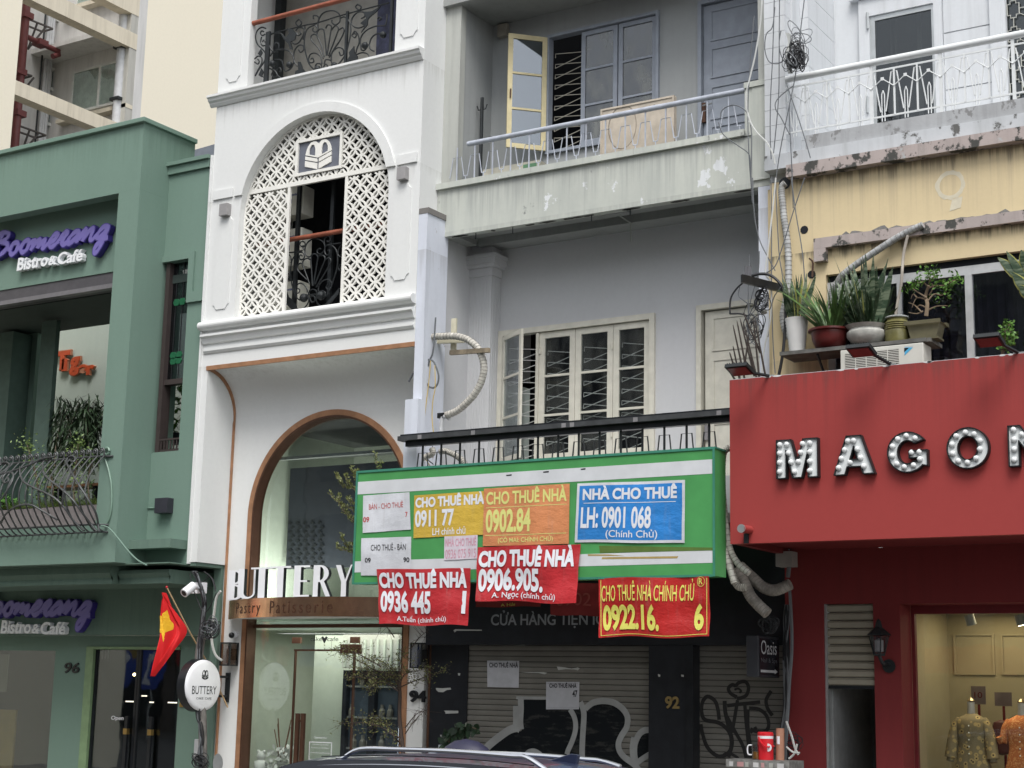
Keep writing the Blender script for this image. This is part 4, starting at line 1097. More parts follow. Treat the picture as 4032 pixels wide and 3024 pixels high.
# decorative curves over the bars
for cv in([(0,630),(200,580),(420,500),(640,400),(800,380)],[(300,520),(300,620),(350,740),(480,820),(660,900),(820,990),(960,1130),(1080,1310),(1250,1470)],[(640,460),(640,580),(720,700),(900,840),(1080,1010),(1240,1230),(1440,1480)],[(980,450),(1060,600),(1180,800),(1320,1020),(1430,1230),(1470,1480)],[(980,450),(1010,390),(1080,360),(1120,400),(1090,445),(1050,430)],[(0,620),(60,580),(140,500),(110,460),(40,460),(0,500)],[(1110,560),(1040,620),(980,740),(950,880),(930,1010),(930,1120)],[(20,1350),(80,1230),(200,1130),(330,1085),(470,1090),(600,1160),(740,1240),(850,1310)],[(20,1000),(100,880),(180,740),(200,640),(150,600),(70,640),(40,710),(80,760),(130,720),(110,670)]):
 pts=[]
 for p in smooth_pts([Vector(c)for c in cv],4):
  Y=YG-.3
  for _ in range(3):
   v=W(*q('gb',p.x,p.y),Y);t=(v.z-zr0)/(zr1_-zr0);Y=YG-bulge(min(1,max(0,t)))+.03
  pts.append(v)
 MB().tube(pts,.018,6).build('scroll',m_steel,rl_,smooth=True)
 # end hoop next to the pier
e_=[WQ('gb',*c,YG-.02)for c in((1550,340),(1560,400),(1610,560),(1650,760),(1660,950),(1650,1150),(1610,1320),(1560,1390))]
mb=MB();mb.tube(smooth_pts(e_,3),.018,6)
v=WQ('gb',1585,290,YG-.03);mb.tube([v+Vector((.06*math.cos(a_*.5),0,.06*math.sin(a_*.5)))for a_ in range(13)],.02,6)
mb.build('end_hoop',flat('green_painted_steel',(.18,.28,.22),.4),rl_,smooth=True)
m_leaf_d=flat('leaf_dark',(.035,.065,.03),.45,var=.5,scale=9)
m_leaf_m=flat('leaf_mid',(.075,.13,.045),.45,var=.4,scale=9)
m_leaf_l=flat('leaf_light',(.16,.24,.07),.5,var=.35,scale=9)
m_twig=flat('twig_brown',(.13,.10,.07),.8)
random.seed(11)
# bamboo-like palm filling the back of the terrace
pm=thing('bamboo_palm','tall leafy bamboo palm inside the green balcony below the red sign','plant',(-21.2,21.0,zflo-.4))
st=MB();cr=MB()
for i in range(16):
 a=WQ('c1',560+random.uniform(-130,260),700,20.9+random.uniform(-.5,.7))
 top=WQ('c1',590+random.uniform(-140,280),random.uniform(140,320),20.9+random.uniform(-.5,.6))
 pts=smooth_pts([a,a.lerp(top,.5)+Vector((random.uniform(-.1,.1),0,0)),top],4)
 st.tube(pts,.012,5,r1=.005)
 for j,p in enumerate(pts):
  if j<2:continue
  for _ in range(16):
   d=rnd_dir();d.z=-abs(d.z)*.9-.1
   leaf(cr,p+rnd_dir()*.14,d,(0,0,1),random.uniform(.16,.34),.035,.3)
st.build('stem',m_twig,pm);cr.build('leaves',[m_leaf_d],pm,recalc=False)
# climbing shrubs behind the railing
def shrub(name,lab,k,pts_,Y,mat,n=220,L=.05,spread=.18,cat='plant',grp=None,stemmat=None):
 base=WQ(k,*pts_[0],Y)
 t=thing(name,lab,cat,tuple(base),grp)
 st=MB();cr=MB()
 for _ in range(6):
  pp=[WQ(k,x+random.uniform(-15,15),y,Y+random.uniform(-.12,.12))for x,y in pts_]
  pp=smooth_pts(pp,4);st.tube(pp,.008,5,r1=.003)
  for _2 in range(n//6):
   p=random.choice(pp[1:])+rnd_dir()*random.uniform(0,spread)
   leaf(cr,p,rnd_dir(-.3),rnd_dir(),random.uniform(.6,1.3)*L,L*.55,.2,2)
 st.build('stem',stemmat or m_twig,t);cr.build('leaves',mat,t,recalc=False)
 return t
shrub('climbing_shrub','sparse light green shrub rising behind the middle of the curled balcony railing','gb',[(1100,1080),(1100,700),(1150,330),(1160,130)],YG+.55,m_leaf_l,260,.06,.2)
shrub('climbing_shrub','leafy light green shrub at the right end of the curled balcony railing','gb',[(1330,1080),(1310,700),(1380,420),(1400,380)],YG+.55,m_leaf_m,260,.06,.22)
shrub('climbing_shrub','loose shrub with yellow green tips at the left part of the curled balcony railing','gb',[(600,1080),(540,700),(450,330),(400,170)],YG+.6,m_leaf_l,330,.055,.3)
shrub('climbing_shrub','thin green shrub in front of the dark palm beside the curled railing','gb',[(780,1080),(780,800),(740,600),(760,480)],YG+.6,m_leaf_m,260,.055,.25)
shrub('heart_leaf_plant','broad bright green leaves at the left end of the grey planter','gb',[(60,1130),(50,1080),(70,1000)],YG+.5,flat('leaf_bright',(.12,.28,.06),.4),60,.16,.14)
gp=MB()
for i in range(900):
 x=random.uniform(XFL+2.4,oxr-.08);p=Vector((x,random.uniform(YG+.4,YG+.66),pt_[1]))
 leaf(gp,p,(random.uniform(-.8,.8),random.uniform(-.8,.3),1),(0,1,.2),random.uniform(.07,.2),.014,.7,2)
tag(gp.build('planter_grass',flat('grass_variegated',(.26,.36,.10),.5,var=.4,scale=30),None,recalc=False),'light yellow green grassy leaves filling the grey planter','grass',None,'stuff')
# pot plant seen through the slot
pp_=WQ('c1',1440,465,20.8)
t=thing('pot_plant','glossy green pot plant showing through the tall slot above its little rail','plant',tuple(pp_))
MB().lathe([(.10,0),(.14,.18),(.14,.2),(.12,.2)],pp_+Vector((0,0,-.12)),14).build('pot',m_black,t)
cr=MB()
for i in range(60):
 p=pp_+Vector((random.uniform(-.12,.12),random.uniform(-.1,.1),random.uniform(.1,.95)))
 d=rnd_dir(0);leaf(cr,p,d,(0,0,1),random.uniform(.14,.24),.075,.4)
cr.build('leaves',flat('leaf_glossy',(.09,.20,.04),.3,var=.4,scale=12),t,recalc=False)
# bench, red neon style sign
bn=rect('c1',420,830,790,860,21.0)
t=thing('wooden_bench','brown wooden bench half hidden behind the balcony shrubs','bench',(bn[0],21,bn[2]-.4))
box('seat',flat('bench_wood',(.18,.075,.03),.5),t,bn[0],bn[1]+.2,20.9,21.3,bn[2],bn[2]+.05)
for x in(bn[0]+.05,bn[1]-.05):box('leg',m_dark,t,x,x+.06,20.95,21.2,bn[2]-.45,bn[2]-.001)
m_red_sign=flat('tiger_red',(.50,.07,.02),.4)
tg=thing('red_letter_sign','red orange Tiger letters hung above the palm in the green balcony','sign',(-21.5,20.3,8))
def letters(par,s_,cells,Y,depth,mat,k,bold=.04,name='letter',slant=0,rim=None):
 for ch,(a,b_,c_,d_)in zip(s_,cells):
  A=xz(k,a,c_,Y);B=xz(k,b_,c_-(b_-a)*.12,Y);C=xz(k,a,d_,Y)
  mb=MB();put_text(mb,ch,A[0],B[0],A[1],C[1],Y,depth,bold,slant)
  o=mb.build(name,mat,par)
  if rim:
   mb=MB();w_=(B[0]-A[0])*.05;put_text(mb,ch,A[0]-w_,B[0]+w_,A[1]-w_,C[1]+w_,Y+.012,depth,bold+.02,slant);mb.build('rim',rim,o)
letters(tg,'Tiger',[(440,560,1575,1425),(498,545,1580,1480),(560,640,1620,1470),(635,705,1595,1530),(700,765,1610,1535)],23.1,.05,m_red_sign,'b1',.05,rim=flat('tiger_rim',(.45,.20,.12),.4))
# box lamp and conduit on the wall
r=rect('c1',1268,958,1362,1075,19.85)
tag(MB().box(r[0],r[1],19.84,19.998,r[2],r[3]).build('wall_lamp',flat('lamp_black',(.035,.035,.045),.4),None,bevel=.004),'black cube wall lamp on the green wall','wall lamp')
cp_=[WQ('c1',*c,19.985)for c in((1265,1037),(1116,1041),(1110,1200),(1085,1490))]
tag(MB().tube(cp_,.012,6).build('conduit',m_green,None),'thin green painted conduit running to the black cube lamp','conduit')
cp_=[WQ('c1',*c,19.2)for c in((800,1180),(880,1195),(960,1280),(1040,1380),(1120,1460),(1200,1505))]
tag(MB().tube(smooth_pts(cp_,3),.014,6).build('hose',m_green,None,smooth=True),'green painted cable drooping from the railing foot to the ledge','cable')
# cornice under the upper floors and the ground floor
YGG=20.9
zc1=xz('d1',900,150,YG+.25)[1]
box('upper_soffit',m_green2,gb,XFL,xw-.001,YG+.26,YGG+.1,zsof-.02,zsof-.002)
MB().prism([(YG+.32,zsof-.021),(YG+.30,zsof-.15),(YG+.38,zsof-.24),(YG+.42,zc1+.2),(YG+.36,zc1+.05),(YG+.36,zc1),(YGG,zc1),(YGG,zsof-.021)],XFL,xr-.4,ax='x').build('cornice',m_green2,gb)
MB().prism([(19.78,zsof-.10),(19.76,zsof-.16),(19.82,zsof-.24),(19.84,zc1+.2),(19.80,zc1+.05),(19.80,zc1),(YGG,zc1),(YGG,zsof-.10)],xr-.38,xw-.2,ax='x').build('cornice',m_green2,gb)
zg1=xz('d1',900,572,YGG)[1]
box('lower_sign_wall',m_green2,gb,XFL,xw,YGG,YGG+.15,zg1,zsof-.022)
ref=xz('bo',2035,190,YS1);tgt=xz('d1',770,330,YGG-.13)
DX,DZ=tgt[0]-ref[0],tgt[1]-ref[1]+.02
SH=lambda x,y:(xz('bo',x,y,YS1)[0]+DX,xz('bo',x,y,YS1)[1]+DZ)
script_sign('script_sign','dark purple Boomerang script, the lower one, over the green cafe entrance',SH,YGG-.13,1)
bistro('bistro_sign','small dull white Bistro and Café lettering under the lower dark script',SH,YGG-.12,mw)
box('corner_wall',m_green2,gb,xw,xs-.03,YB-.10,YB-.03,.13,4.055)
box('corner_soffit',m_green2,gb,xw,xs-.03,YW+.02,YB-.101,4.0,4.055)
# ground floor piers, windows and doors
YF=YGG+.35
zft=zg1
wx1=xz('d1',455,700,YF)[0];dx0,dx1=xz('d1',775,680,YF)[0],xz('d1',1480,680,YF)[0];dfx=xz('d1',715,680,YF)[0]
zwt_=xz('d1',455,700,YF)[1];zdt_=xz('d1',1000,668,YF)[1]
MB().prism([(XFL,.13),(xw,.13),(xw,zft),(XFL,zft)],YF,YF+.15,[[(XFL+.3,.2),(wx1,.2),(wx1,zwt_),(XFL+.3,zwt_)],[(dfx,.14),(dx1,.14),(dx1,zdt_),(dfx,zdt_)]]).build('ground_wall',m_green,gb)
box('lintel_soffit',m_green2,gb,XFL,xw,YGG+.151,YF,zg1+.001,zg1+.1)
box('door_frame',m_fgreen,gb,dfx+.001,dx0,YF-.03,YF+.12,.14,zdt_-.001)
box('door_frame',m_fgreen,gb,dx0+.001,dx1-.001,YF-.03,YF+.12,zdt_-.05,zdt_-.002)
box('window_glass',m_glass_dark,gb,XFL+.3,wx1,YF+.06,YF+.07,.2,zwt_)
# two glazed door leaves, each very slightly turned
for i,(a_,b_)in enumerate(((dx0,(dx0+dx1)/2+.02),((dx0+dx1)/2+.03,dx1))):
 d=thing('glazed_door',['left','right'][i]+' leaf of the dark glazed cafe door beside number 96','door',(a_,YF+.05,.14),'glazed leaves of the cafe door')
 e=0
 MB().hexa([(a_,YF+.05+e,.14),(b_,YF+.05-e,.14),(b_,YF+.06-e,.14),(a_,YF+.06+e,.14),(a_,YF+.05+e,zdt_-.06),(b_,YF+.05-e,zdt_-.06),(b_,YF+.06-e,zdt_-.06),(a_,YF+.06+e,zdt_-.06)]).build('glass',m_glass_dark,d)
 for x in(a_,b_-.05):box('stile',m_black,d,x,x+.05,YF+.03,YF+.08,.14,zdt_-.061)
 X=xz('d1',(1030,1228)[i],1400,YF-.02)[0]
 h0,h1=xz('d1',1030,1640,YF)[1],xz('d1',1030,1235,YF)[1]
 box('handle',m_black,d,X-.035,X+.035,YF-.05,YF,h0-.5,h1)
 zz_=xz('d1',1030,1360,YF)[1]
 box('handle_clasp',flat('brass',(.45,.30,.10),.3,.8),d,X-.045,X+.045,YF-.06,YF+.01,zz_-.05,zz_+.05)
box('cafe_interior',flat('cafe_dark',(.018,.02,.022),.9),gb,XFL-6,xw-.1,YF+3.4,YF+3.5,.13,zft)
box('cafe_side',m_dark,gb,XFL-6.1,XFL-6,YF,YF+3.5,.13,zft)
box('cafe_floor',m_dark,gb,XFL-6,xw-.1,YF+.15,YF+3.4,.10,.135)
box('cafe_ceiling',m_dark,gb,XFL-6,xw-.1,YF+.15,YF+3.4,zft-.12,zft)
# interior things seen through the glass: counter, shelf lights, mustard panel
r=rect('d1',0,1180,95,1650,YF+.6);box('mustard_panel',flat('mustard',(.30,.19,.03),.6),gb,r[0]-1.0,r[1],YF+.6,YF+.64,.2,r[3])
r=rect('d1',-100,730,50,1040,YF+.5);box('pale_poster',flat('pale_poster',(.16,.14,.11),.6),gb,r[0],r[1],YF+.5,YF+.51,r[2],r[3])
for i,(x,y,wd)in enumerate(((1025,1115,80),(1155,1070,40),(1370,1124,80),(1220,1122,30))):
 v=WQ('d1',x,y,YF+1.6);v2=WQ('d1',x+wd,y,YF+1.6)
 box('shelf_light',emit('warm_shelf',(1,.85,.7),1.5),gb,v.x,v2.x,YF+1.6,YF+1.62,v.z-.012,v.z+.012)
for(x,y)in((1265,877),(1097,896)):
 v=WQ('d1',x,y,YF+1.5);tag(MB().ball(v,.05 if x>1200 else .03,8,6).build('star_lamp',emit('lamp_warm',(1,.75,.35),9),None),'small warm glowing lamp inside the cafe '+('near the flag tip' if x>1200 else 'between the door handles'),'lamp')
r=rect('d1',910,1232,1008,1278,YF+.03)
mb=MB();put_text(mb,'Open',r[0],r[1],r[2],r[3],YF+.02,0,.01,.15)
tag(mb.build('open_lettering',m_lens),'white Open lettering on the dark cafe door','lettering')
mb=MB();r=rect('d1',522,798,640,885,YF-.02);put_text(mb,'96',r[0],r[1],r[2],r[3],YF-.03,.028,.01,.2)
tag(mb.build('house_number',m_black),'black number 96 on the green pier','house number')
# paper notice in the corner of the door glass
r=rect('d1',800,690,885,770,YF+.1)
box('notice_card',flat('notice_card',(.35,.36,.33),.6),gb,r[0],r[1],YF+.09,YF+.1,r[2],r[3])
mb=MB()
for i in range(4):
 for j in range(4):
  x=r[0]+(i+.5)*(r[1]-r[0])/4;z=r[2]+(j+.5)*(r[3]-r[2])/4
  mb.box(x-.03,x+.03,YF+.084,YF+.089,z-.025,z+.025)
mb.build('notice_print',m_dark,gb)
# small brass plate
r=rect('d1',1468,1125,1510,1162,YF-.01);tag(box('brass_plate',flat('brass',(.45,.30,.10),.3,.8),None,r[0],r[1],YF-.02,YF-.002,r[2],r[3]),'small brass plate on the green pier behind the round sign','plate')
# lane signs across the street, mirrored in the door glass
for i,px_ in enumerate((985,1228)):
 v=WQ('d1',px_,845,YF);ry=ray(*q('d1',px_,845));sc=(YF+.055)/ry.y
 hit=EYE+ry*sc;dist=24.0
 p=hit+Vector((ry.x,-ry.y,ry.z))*sc*(dist/(YF+.055))
 t=thing('lane_sign','round blue sign with white left arrow mirrored in the '+('left' if i==0 else 'right')+' cafe door leaf','road sign',(p.x,p.y,0),'blue lane signs across the street')
 MB().lathe([(.001,0),(.8,0),(.8,.03),(.001,.03)],p,28,axis='y').build('disc',flat('sign_blue',(.01,.05,.38),.4),t)
 mb=MB();y_=p.y+.034
 for a in([(-.16,-.6),(.02,-.6),(.02,.34),(.24,.34),(.24,.54),(-.16,.54)],[(.22,.22),(.56,.44),(.22,.66)]):
  mb.prism([(p.x+u,p.z+v_)for u,v_ in a],y_+.001*len(a),y_+.012)
 mb.build('arrow',m_lens,t)
 MB().tube([(p.x,p.y-.06,0),(p.x,p.y-.06,p.z+.5)],.045,8).build('post',m_alu,t)
 # ------------------------------------------------------------------ grey shop house (number 92)
m_gfas=wall('weathered_render',(0.52,0.54,0.49),(0.31,0.33,0.32),0.5,0.8,0.9,patches=[((0.66,0.68,0.69),2.3,0.635,(4.2,1,3.3)),((0.24,0.25,0.24),2.6,0.655,(9,2,1))],drips=[(10.0,.8,(.27,.28,.27),.5),(9.3,.5,(.30,.31,.29),.35)])
m_gpier=wall('grey_pier',(0.44,0.45,0.42),(0.26,0.265,0.25),0.6,0.45,0.9)
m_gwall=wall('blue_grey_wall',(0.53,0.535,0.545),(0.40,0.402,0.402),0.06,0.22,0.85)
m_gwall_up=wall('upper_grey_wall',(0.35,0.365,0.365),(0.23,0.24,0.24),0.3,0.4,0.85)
m_gwhite=wall('blue_white_lime',(0.62,0.65,0.72),(0.40,0.42,0.46),0.35,0.3,0.85,patches=[((0.30,0.26,0.24),3.0,0.66,(1,5,2))],drips=[(8.9,.8,(.30,.30,.30),.4)])
m_cream_wood=flat('cream_wood',(0.60,0.58,0.50),.5,var=.1)
m_yellow_wood=flat('yellow_wood',(0.62,0.54,0.32),.5,var=.12)
m_blue_wood=flat('blue_grey_wood',(0.29,0.32,0.37),.5,var=.1)
m_grille=flat('grille_cream',(.42,.40,.34),.6)
m_railp=flat('rail_blue_grey',(0.42,0.45,0.51),.45,var=.15)
XGL,XGR=-14.408,-8.60
YF2=20.5
g2=thing('grey_shop_house','weathered grey shop house with two balconies and a white shuttered window','building',((XGL+XGR)/2,YF2,.13))
zfl0=xz('b3',265,490,YF2)[1]
zled0,zled1=xz('a4',1145,1107,YF2)[1],xz('a4',1100,1062,YF2)[1]
zslab=zfl0+.12
# left party wall and pier
box('party_pier',m_gpier,g2,XGL,XGL+.002+.30,20.60,20.75,9.4,18)
box('party_pier_low',m_gpier,g2,XGL,-14.30,20.60,20.75,zfl0,9.4)
xup=-14.12
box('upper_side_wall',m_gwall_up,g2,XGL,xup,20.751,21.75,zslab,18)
# white stub wall below
box('lime_pier',m_gwhite,g2,XGL,-14.24,20.005,20.6,3.5,xz('b3',90,300,20.0)[1])
box('lime_pier_foot',m_gwhite,g2,XGL,-14.16,19.80,20.0,3.5,xz('e3',40,895,19.8)[1])
box('broken_top',wall('broken_mortar',(.20,.19,.18),(.08,.08,.07),.5,.6,bump=1.0),g2,XGL,-14.22,20.0,20.58,xz('b3',90,300,20.0)[1],xz('b3',90,265,20.0)[1]+.02)
XLS=xz('b3',265,600,YF2)[0]
YCF=YX_=21.43
box('lower_side_wall',m_gwall,g2,XGL,XLS,20.601,21.8,4.6,zfl0+.3)
# column with capital and flutes
xc1=xz('b3',695,900,YCF)[0]
box('column',m_gwall,g2,XLS,xc1,YCF,21.72,4.6,zfl0+.3)
mb=MB()
for i in range(7):
 x=XLS+.06+i*(xc1-XLS-.12)/6;MB_=mb.box(x-.012,x+.012,YCF-.008,YCF-.001,4.6,xz('b3',600,830,YCF)[1])
for i in range(4):
 y=YCF+.04+i*.06;mb.box(xc1+.001,xc1+.01,y,y+.025,4.6,xz('b3',600,830,YCF)[1])
o=mb.build('flute',m_gwall,g2);o['kind']='stuff'
zca,zcb,zcc=xz('b3',600,810,YCF)[1],xz('b3',600,745,YCF)[1],xz('b3',600,660,YCF)[1]
for(e,z0,z1)in((.03,zca,zcb),(.09,zcb+.001,zcb+.05),(.12,zcb+.051,zcc-.03),(.14,zcc-.029,zcc+.03)):
 box('capital',m_gwall,g2,XLS,xc1+e,YCF-e,21.9,z0,z1)
 # back walls with real openings
YBU=21.60
YBL=21.70
def winrect(k,tl,br,Y):return rect(k,*tl,*br,Y)
wu=(xz('a3',1160,310,YBU)[0],xz('a4',412,90,YBU)[0],xz('a3',1180,1260,YBU)[1],xz('a4',412,90,YBU)[1])
ud=(xz('a4',730,30,YBU)[0],XGR+.2,zled0-.25,xz('a4',740,20,YBU)[1])
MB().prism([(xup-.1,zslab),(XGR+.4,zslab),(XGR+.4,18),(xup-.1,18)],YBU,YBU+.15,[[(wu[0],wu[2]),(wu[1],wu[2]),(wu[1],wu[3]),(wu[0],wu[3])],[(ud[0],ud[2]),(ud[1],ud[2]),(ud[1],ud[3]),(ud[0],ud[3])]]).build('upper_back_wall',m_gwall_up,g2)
wl=(xz('b3',765,1262,YBL)[0],xz('b3',2037,1107,YBL)[0],xz('c3',1990,610,YBL)[1]-.02,xz('b3',2037,1107,YBL)[1])
ld=(xz('b4',925,1050,YBL)[0],XGR+.3,4.7,xz('b4',925,1050,YBL)[1])
MB().prism([(XLS,4.6),(XGR+.4,4.6),(XGR+.4,zfl0+.3),(XLS,zfl0+.3)],YBL,YBL+.15,[[(wl[0],wl[2]),(wl[1],wl[2]),(wl[1],wl[3]),(wl[0],wl[3])],[(ld[0],ld[2]),(ld[1],ld[2]),(ld[1],ld[3]),(ld[0],ld[3])]]).build('lower_back_wall',m_gwall,g2)
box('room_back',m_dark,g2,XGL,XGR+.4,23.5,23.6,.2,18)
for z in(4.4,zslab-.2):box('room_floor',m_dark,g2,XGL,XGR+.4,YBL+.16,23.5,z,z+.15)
# right pier
box('right_pier',m_gwhite,g2,xz('b4',1425,600,YF2)[0],XGR,YF2+.002,21.9,4.5,zfl0-.001)
box('right_pier_up',m_gpier,g2,xz('a4',1212,300,YF2)[0],XGR,YF2+.002,21.9,zfl0,18)
xblk=xz('a4',1107,720,YF2)[0];zbl=xz('a4',1150,722,YF2)[1]
box('rail_block',m_gfas,g2,xblk+.12,XGR+.01,YF2-.03,YF2+.15,zfl0+.1,zbl)
box('rail_block_cap',m_gfas,g2,xblk,XGR+.012,YF2-.05,YF2+.17,zbl+.001,xz('a4',1107,685,YF2)[1])
box('rail_block_side',m_gfas,g2,xblk,xblk+.119,YF2-.02,YF2+.16,zled0,zbl)
# fascia, ledge and soffit of upper balcony
box('balcony_fascia',m_gfas,g2,XGL,xblk+.119,YF2,YF2+.14,zfl0,zled0)
box('balcony_fascia',m_gfas,g2,xblk+.121,XGR,YF2-.001,YF2+.14,zfl0+.001,zfl0+.1)
for i in range(3):
 x0=XGL+.0+i*(xblk-XGL)/3
 box('balcony_ledge',m_gfas,g2,x0+.003,x0+(xblk-XGL)/3-.003,YF2-.055,YF2+.18,zled0+.001,zled1)
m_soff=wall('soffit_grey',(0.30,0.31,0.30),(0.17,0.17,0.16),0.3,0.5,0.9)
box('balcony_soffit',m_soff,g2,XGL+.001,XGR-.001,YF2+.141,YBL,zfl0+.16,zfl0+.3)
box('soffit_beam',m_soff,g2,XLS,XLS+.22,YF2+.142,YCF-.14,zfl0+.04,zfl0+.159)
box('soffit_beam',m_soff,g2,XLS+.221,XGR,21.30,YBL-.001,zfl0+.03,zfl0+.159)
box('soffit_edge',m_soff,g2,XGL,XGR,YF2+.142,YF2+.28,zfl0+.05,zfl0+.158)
mb=MB();random.seed(5)
for i in range(16):
 x=random.uniform(XGL+.3,XGR-.3);w=random.uniform(.04,.2)
 pts=[(x+w*math.cos(a_)*random.uniform(.6,1),YF2+.07+.05*math.sin(a_)*random.uniform(.5,1))for a_ in[u*PI/5 for u in range(10)]]
 mb.prism(pts,zfl0-.004,zfl0-.0015,ax='z')
o=mb.build('spalled_patch',flat('spall_dark',(.07,.065,.06),.9),g2);o['kind']='stuff'
for c in((888,440),(587,480),(1530,320),(1845,285)):
 v=WQ('b3',*c,YF2+.13);MB().tube([(v.x,YF2+.06,zfl0),(v.x,YF2+.06,zfl0-.1)],.008,5).build('drip_rod',m_iron,g2)
 # lamp on the soffit
a,b_=WQ('b3',1600,335,20.95),WQ('b3',1800,345,20.95)
box('soffit_lamp',m_soff,g2,a.x,b_.x,20.95,21.1,zfl0+.10,zfl0+.16)
v=WQ('b3',1825,400,21.25);MB().tube([(v.x-.12,21.05,zfl0+.12),(v.x,21.28,zfl0+.02),(v.x,21.29,zfl0-.28)],.012,5).build('soffit_cable',m_gpier,g2)
# top floor soffit
sz=xz('a3',755,95,YBU)[1]
zs2=WQ('a3',735,222,YBU).z
box('upper_soffit',m_soff,g2,XGL,XGR,YF2,YBU,zs2+.02,zs2+.3)
v=WQ('a3',775,240,YBU-.1);box('junction_box',flat('old_plastic',(.36,.33,.28),.6),g2,v.x-.08,v.x+.1,YBU-.1,YBU-.002,v.z-.12,v.z+.1)
# --- windows ---------------------------------------------------------------------
def grille(par,x0,x1,z0,z1,Y,p=.185,r=.0075,mat=None):
 """folded wire grille: each strand zigzags between the jambs"""
 n=int((z1-z0)/p)
 xm=x0+(x1-x0)
 for i in range(n):
  z=z0+i*p;q1=p*.28
  mb=MB()
  a=[(x0+.02,Y,z+p),(x1-.04,Y,z+p*1.0-q1*.2+p*.0)]
  pts=[(x0+.03,Y,z),(x1-.02,Y,z+p*.72),(x1-.02,Y,z+p*1.02),(x0+.03,Y+.004,z+p*1.38),(x0+.03,Y+.004,z+p)]
  if z+p*2>z1:break
  mb.tube(pts,r,5)
  mb.build('grille_strand',mat or m_grille,par)
def leaf_panel(par,name,x0,x1,z0,z1,Y,mat,gl,rows=3,st=.075,d=.045):
 """closed casement leaf in the wall plane"""
 hs=[]
 rails=[(z1-z0-2*st-(rows-1)*.035)/rows]
 h=rails[0]
 for i in range(rows):
  a_=z0+st+i*(h+.035);hs.append([(x0+st,a_),(x1-st,a_),(x1-st,a_+h),(x0+st,a_+h)])
 f=MB().prism([(x0,z0),(x1,z0),(x1,z1),(x0,z1)],Y,Y+d,hs).build(name,mat,par)
 for hh in hs:box('pane',gl,f,hh[0][0],hh[1][0],Y+.02,Y+.026,hh[0][1],hh[2][1])
 return f
def frame(par,x0,x1,z0,z1,Y,mat,w=.07,d=.1,name='window_frame',bottom=True):
 o_=[(x0-w,z0-(w if bottom else 0)),(x1+w,z0-(w if bottom else 0)),(x1+w,z1+w),(x0-w,z1+w)]
 return MB().prism(o_,Y-.045,Y+d,[[(x0,z0),(x1,z0),(x1,z1),(x0,z1)]]).build(name,mat,par)
gl_u=glass('old_brown_glass',(.42,.40,.38),.42,.05,dirt=.5)
win=thing('casement_window','upper blue grey casement window with one cream leaf swung open over the balcony','window',(wu[0],YBU,wu[2]))
frame(win,wu[0]+.05,wu[1]-.05,wu[2]+.05,wu[3]-.05,YBU-.01,m_blue_wood,.05)
e1,e2,e3=xz('a3',1432,270,YBU)[0],xz('a3',1730,210,YBU)[0],wu[1]-.06
leaf_panel(win,'window_leaf',e1,e2-.012,wu[2]+.06,wu[3]-.06,YBU+.0,m_blue_wood,gl_u)
leaf_panel(win,'window_leaf',e2+.012,e3,wu[2]+.06,wu[3]-.06,YBU+.0,m_blue_wood,gl_u)
grille(win,wu[0]+.06,e1-.01,wu[2]+.05,wu[3]-.05,YBU+.09)
# open leaf: hinge at left jamb, swung outwards
zt_,zb_4=wu[3]-.05,wu[2]+.05
HX=xz('a3',1150,318,YBU-.06);free=WZ(*q('a3',835,282),zt_-.02)
A=Vector((HX[0],YBU-.06,0));B=Vector((free.x,free.y,0))
def open_leaf(par,A,B,z0,z1,mat,gl,rows=3,st=.08,d=.04,name='open_leaf'):
 t=(B-A);L_=t.length;t.normalize();nn=Vector((-t.y,t.x,0))
 tmp=MB();h=(z1-z0-2*st-(rows-1)*.035)/rows;hs=[]
 for i in range(rows):
  a_=z0+st+i*(h+.035);hs.append([(st,a_),(L_-st,a_),(L_-st,a_+h),(st,a_+h)])
 tmp.prism([(0,z0),(L_,z0),(L_,z1),(0,z1)],-d/2,d/2,hs)
 m2=MB();m2.add([tuple(A+t*v[0]+nn*v[1]+Vector((0,0,v[2])))for v in tmp.v],tmp.f)
 f=m2.build(name,mat,par)
 for hh in hs:
  m3=MB();m3.add([tuple(A+t*u+nn*w_+Vector((0,0,z)))for w_ in(-.003,.003)for(u,z)in hh],[(0,1,2,3),(7,6,5,4),(0,4,5,1),(1,5,6,2),(2,6,7,3),(3,7,4,0)])
  m3.build('pane',gl,f)
 return f
gl_o=glass('sky_glass',(.55,.58,.60),.75,.03)
of_=open_leaf(win,A,B,zb_4,zt_,m_yellow_wood,gl_o);of_['label']='cream yellow leaf swung open, with three panes'
t_=(B-A).normalized();hp=A+t_*((B-A).length-.045)
nn_=Vector((-t_.y,t_.x,0));nn_=nn_ if nn_.y<0 else-nn_
MB().tube([hp+nn_*.03+Vector((0,0,zb_4+.85)),hp+nn_*.05+Vector((0,0,zb_4+1.0))],.012,6).build('handle',m_bronze,win)
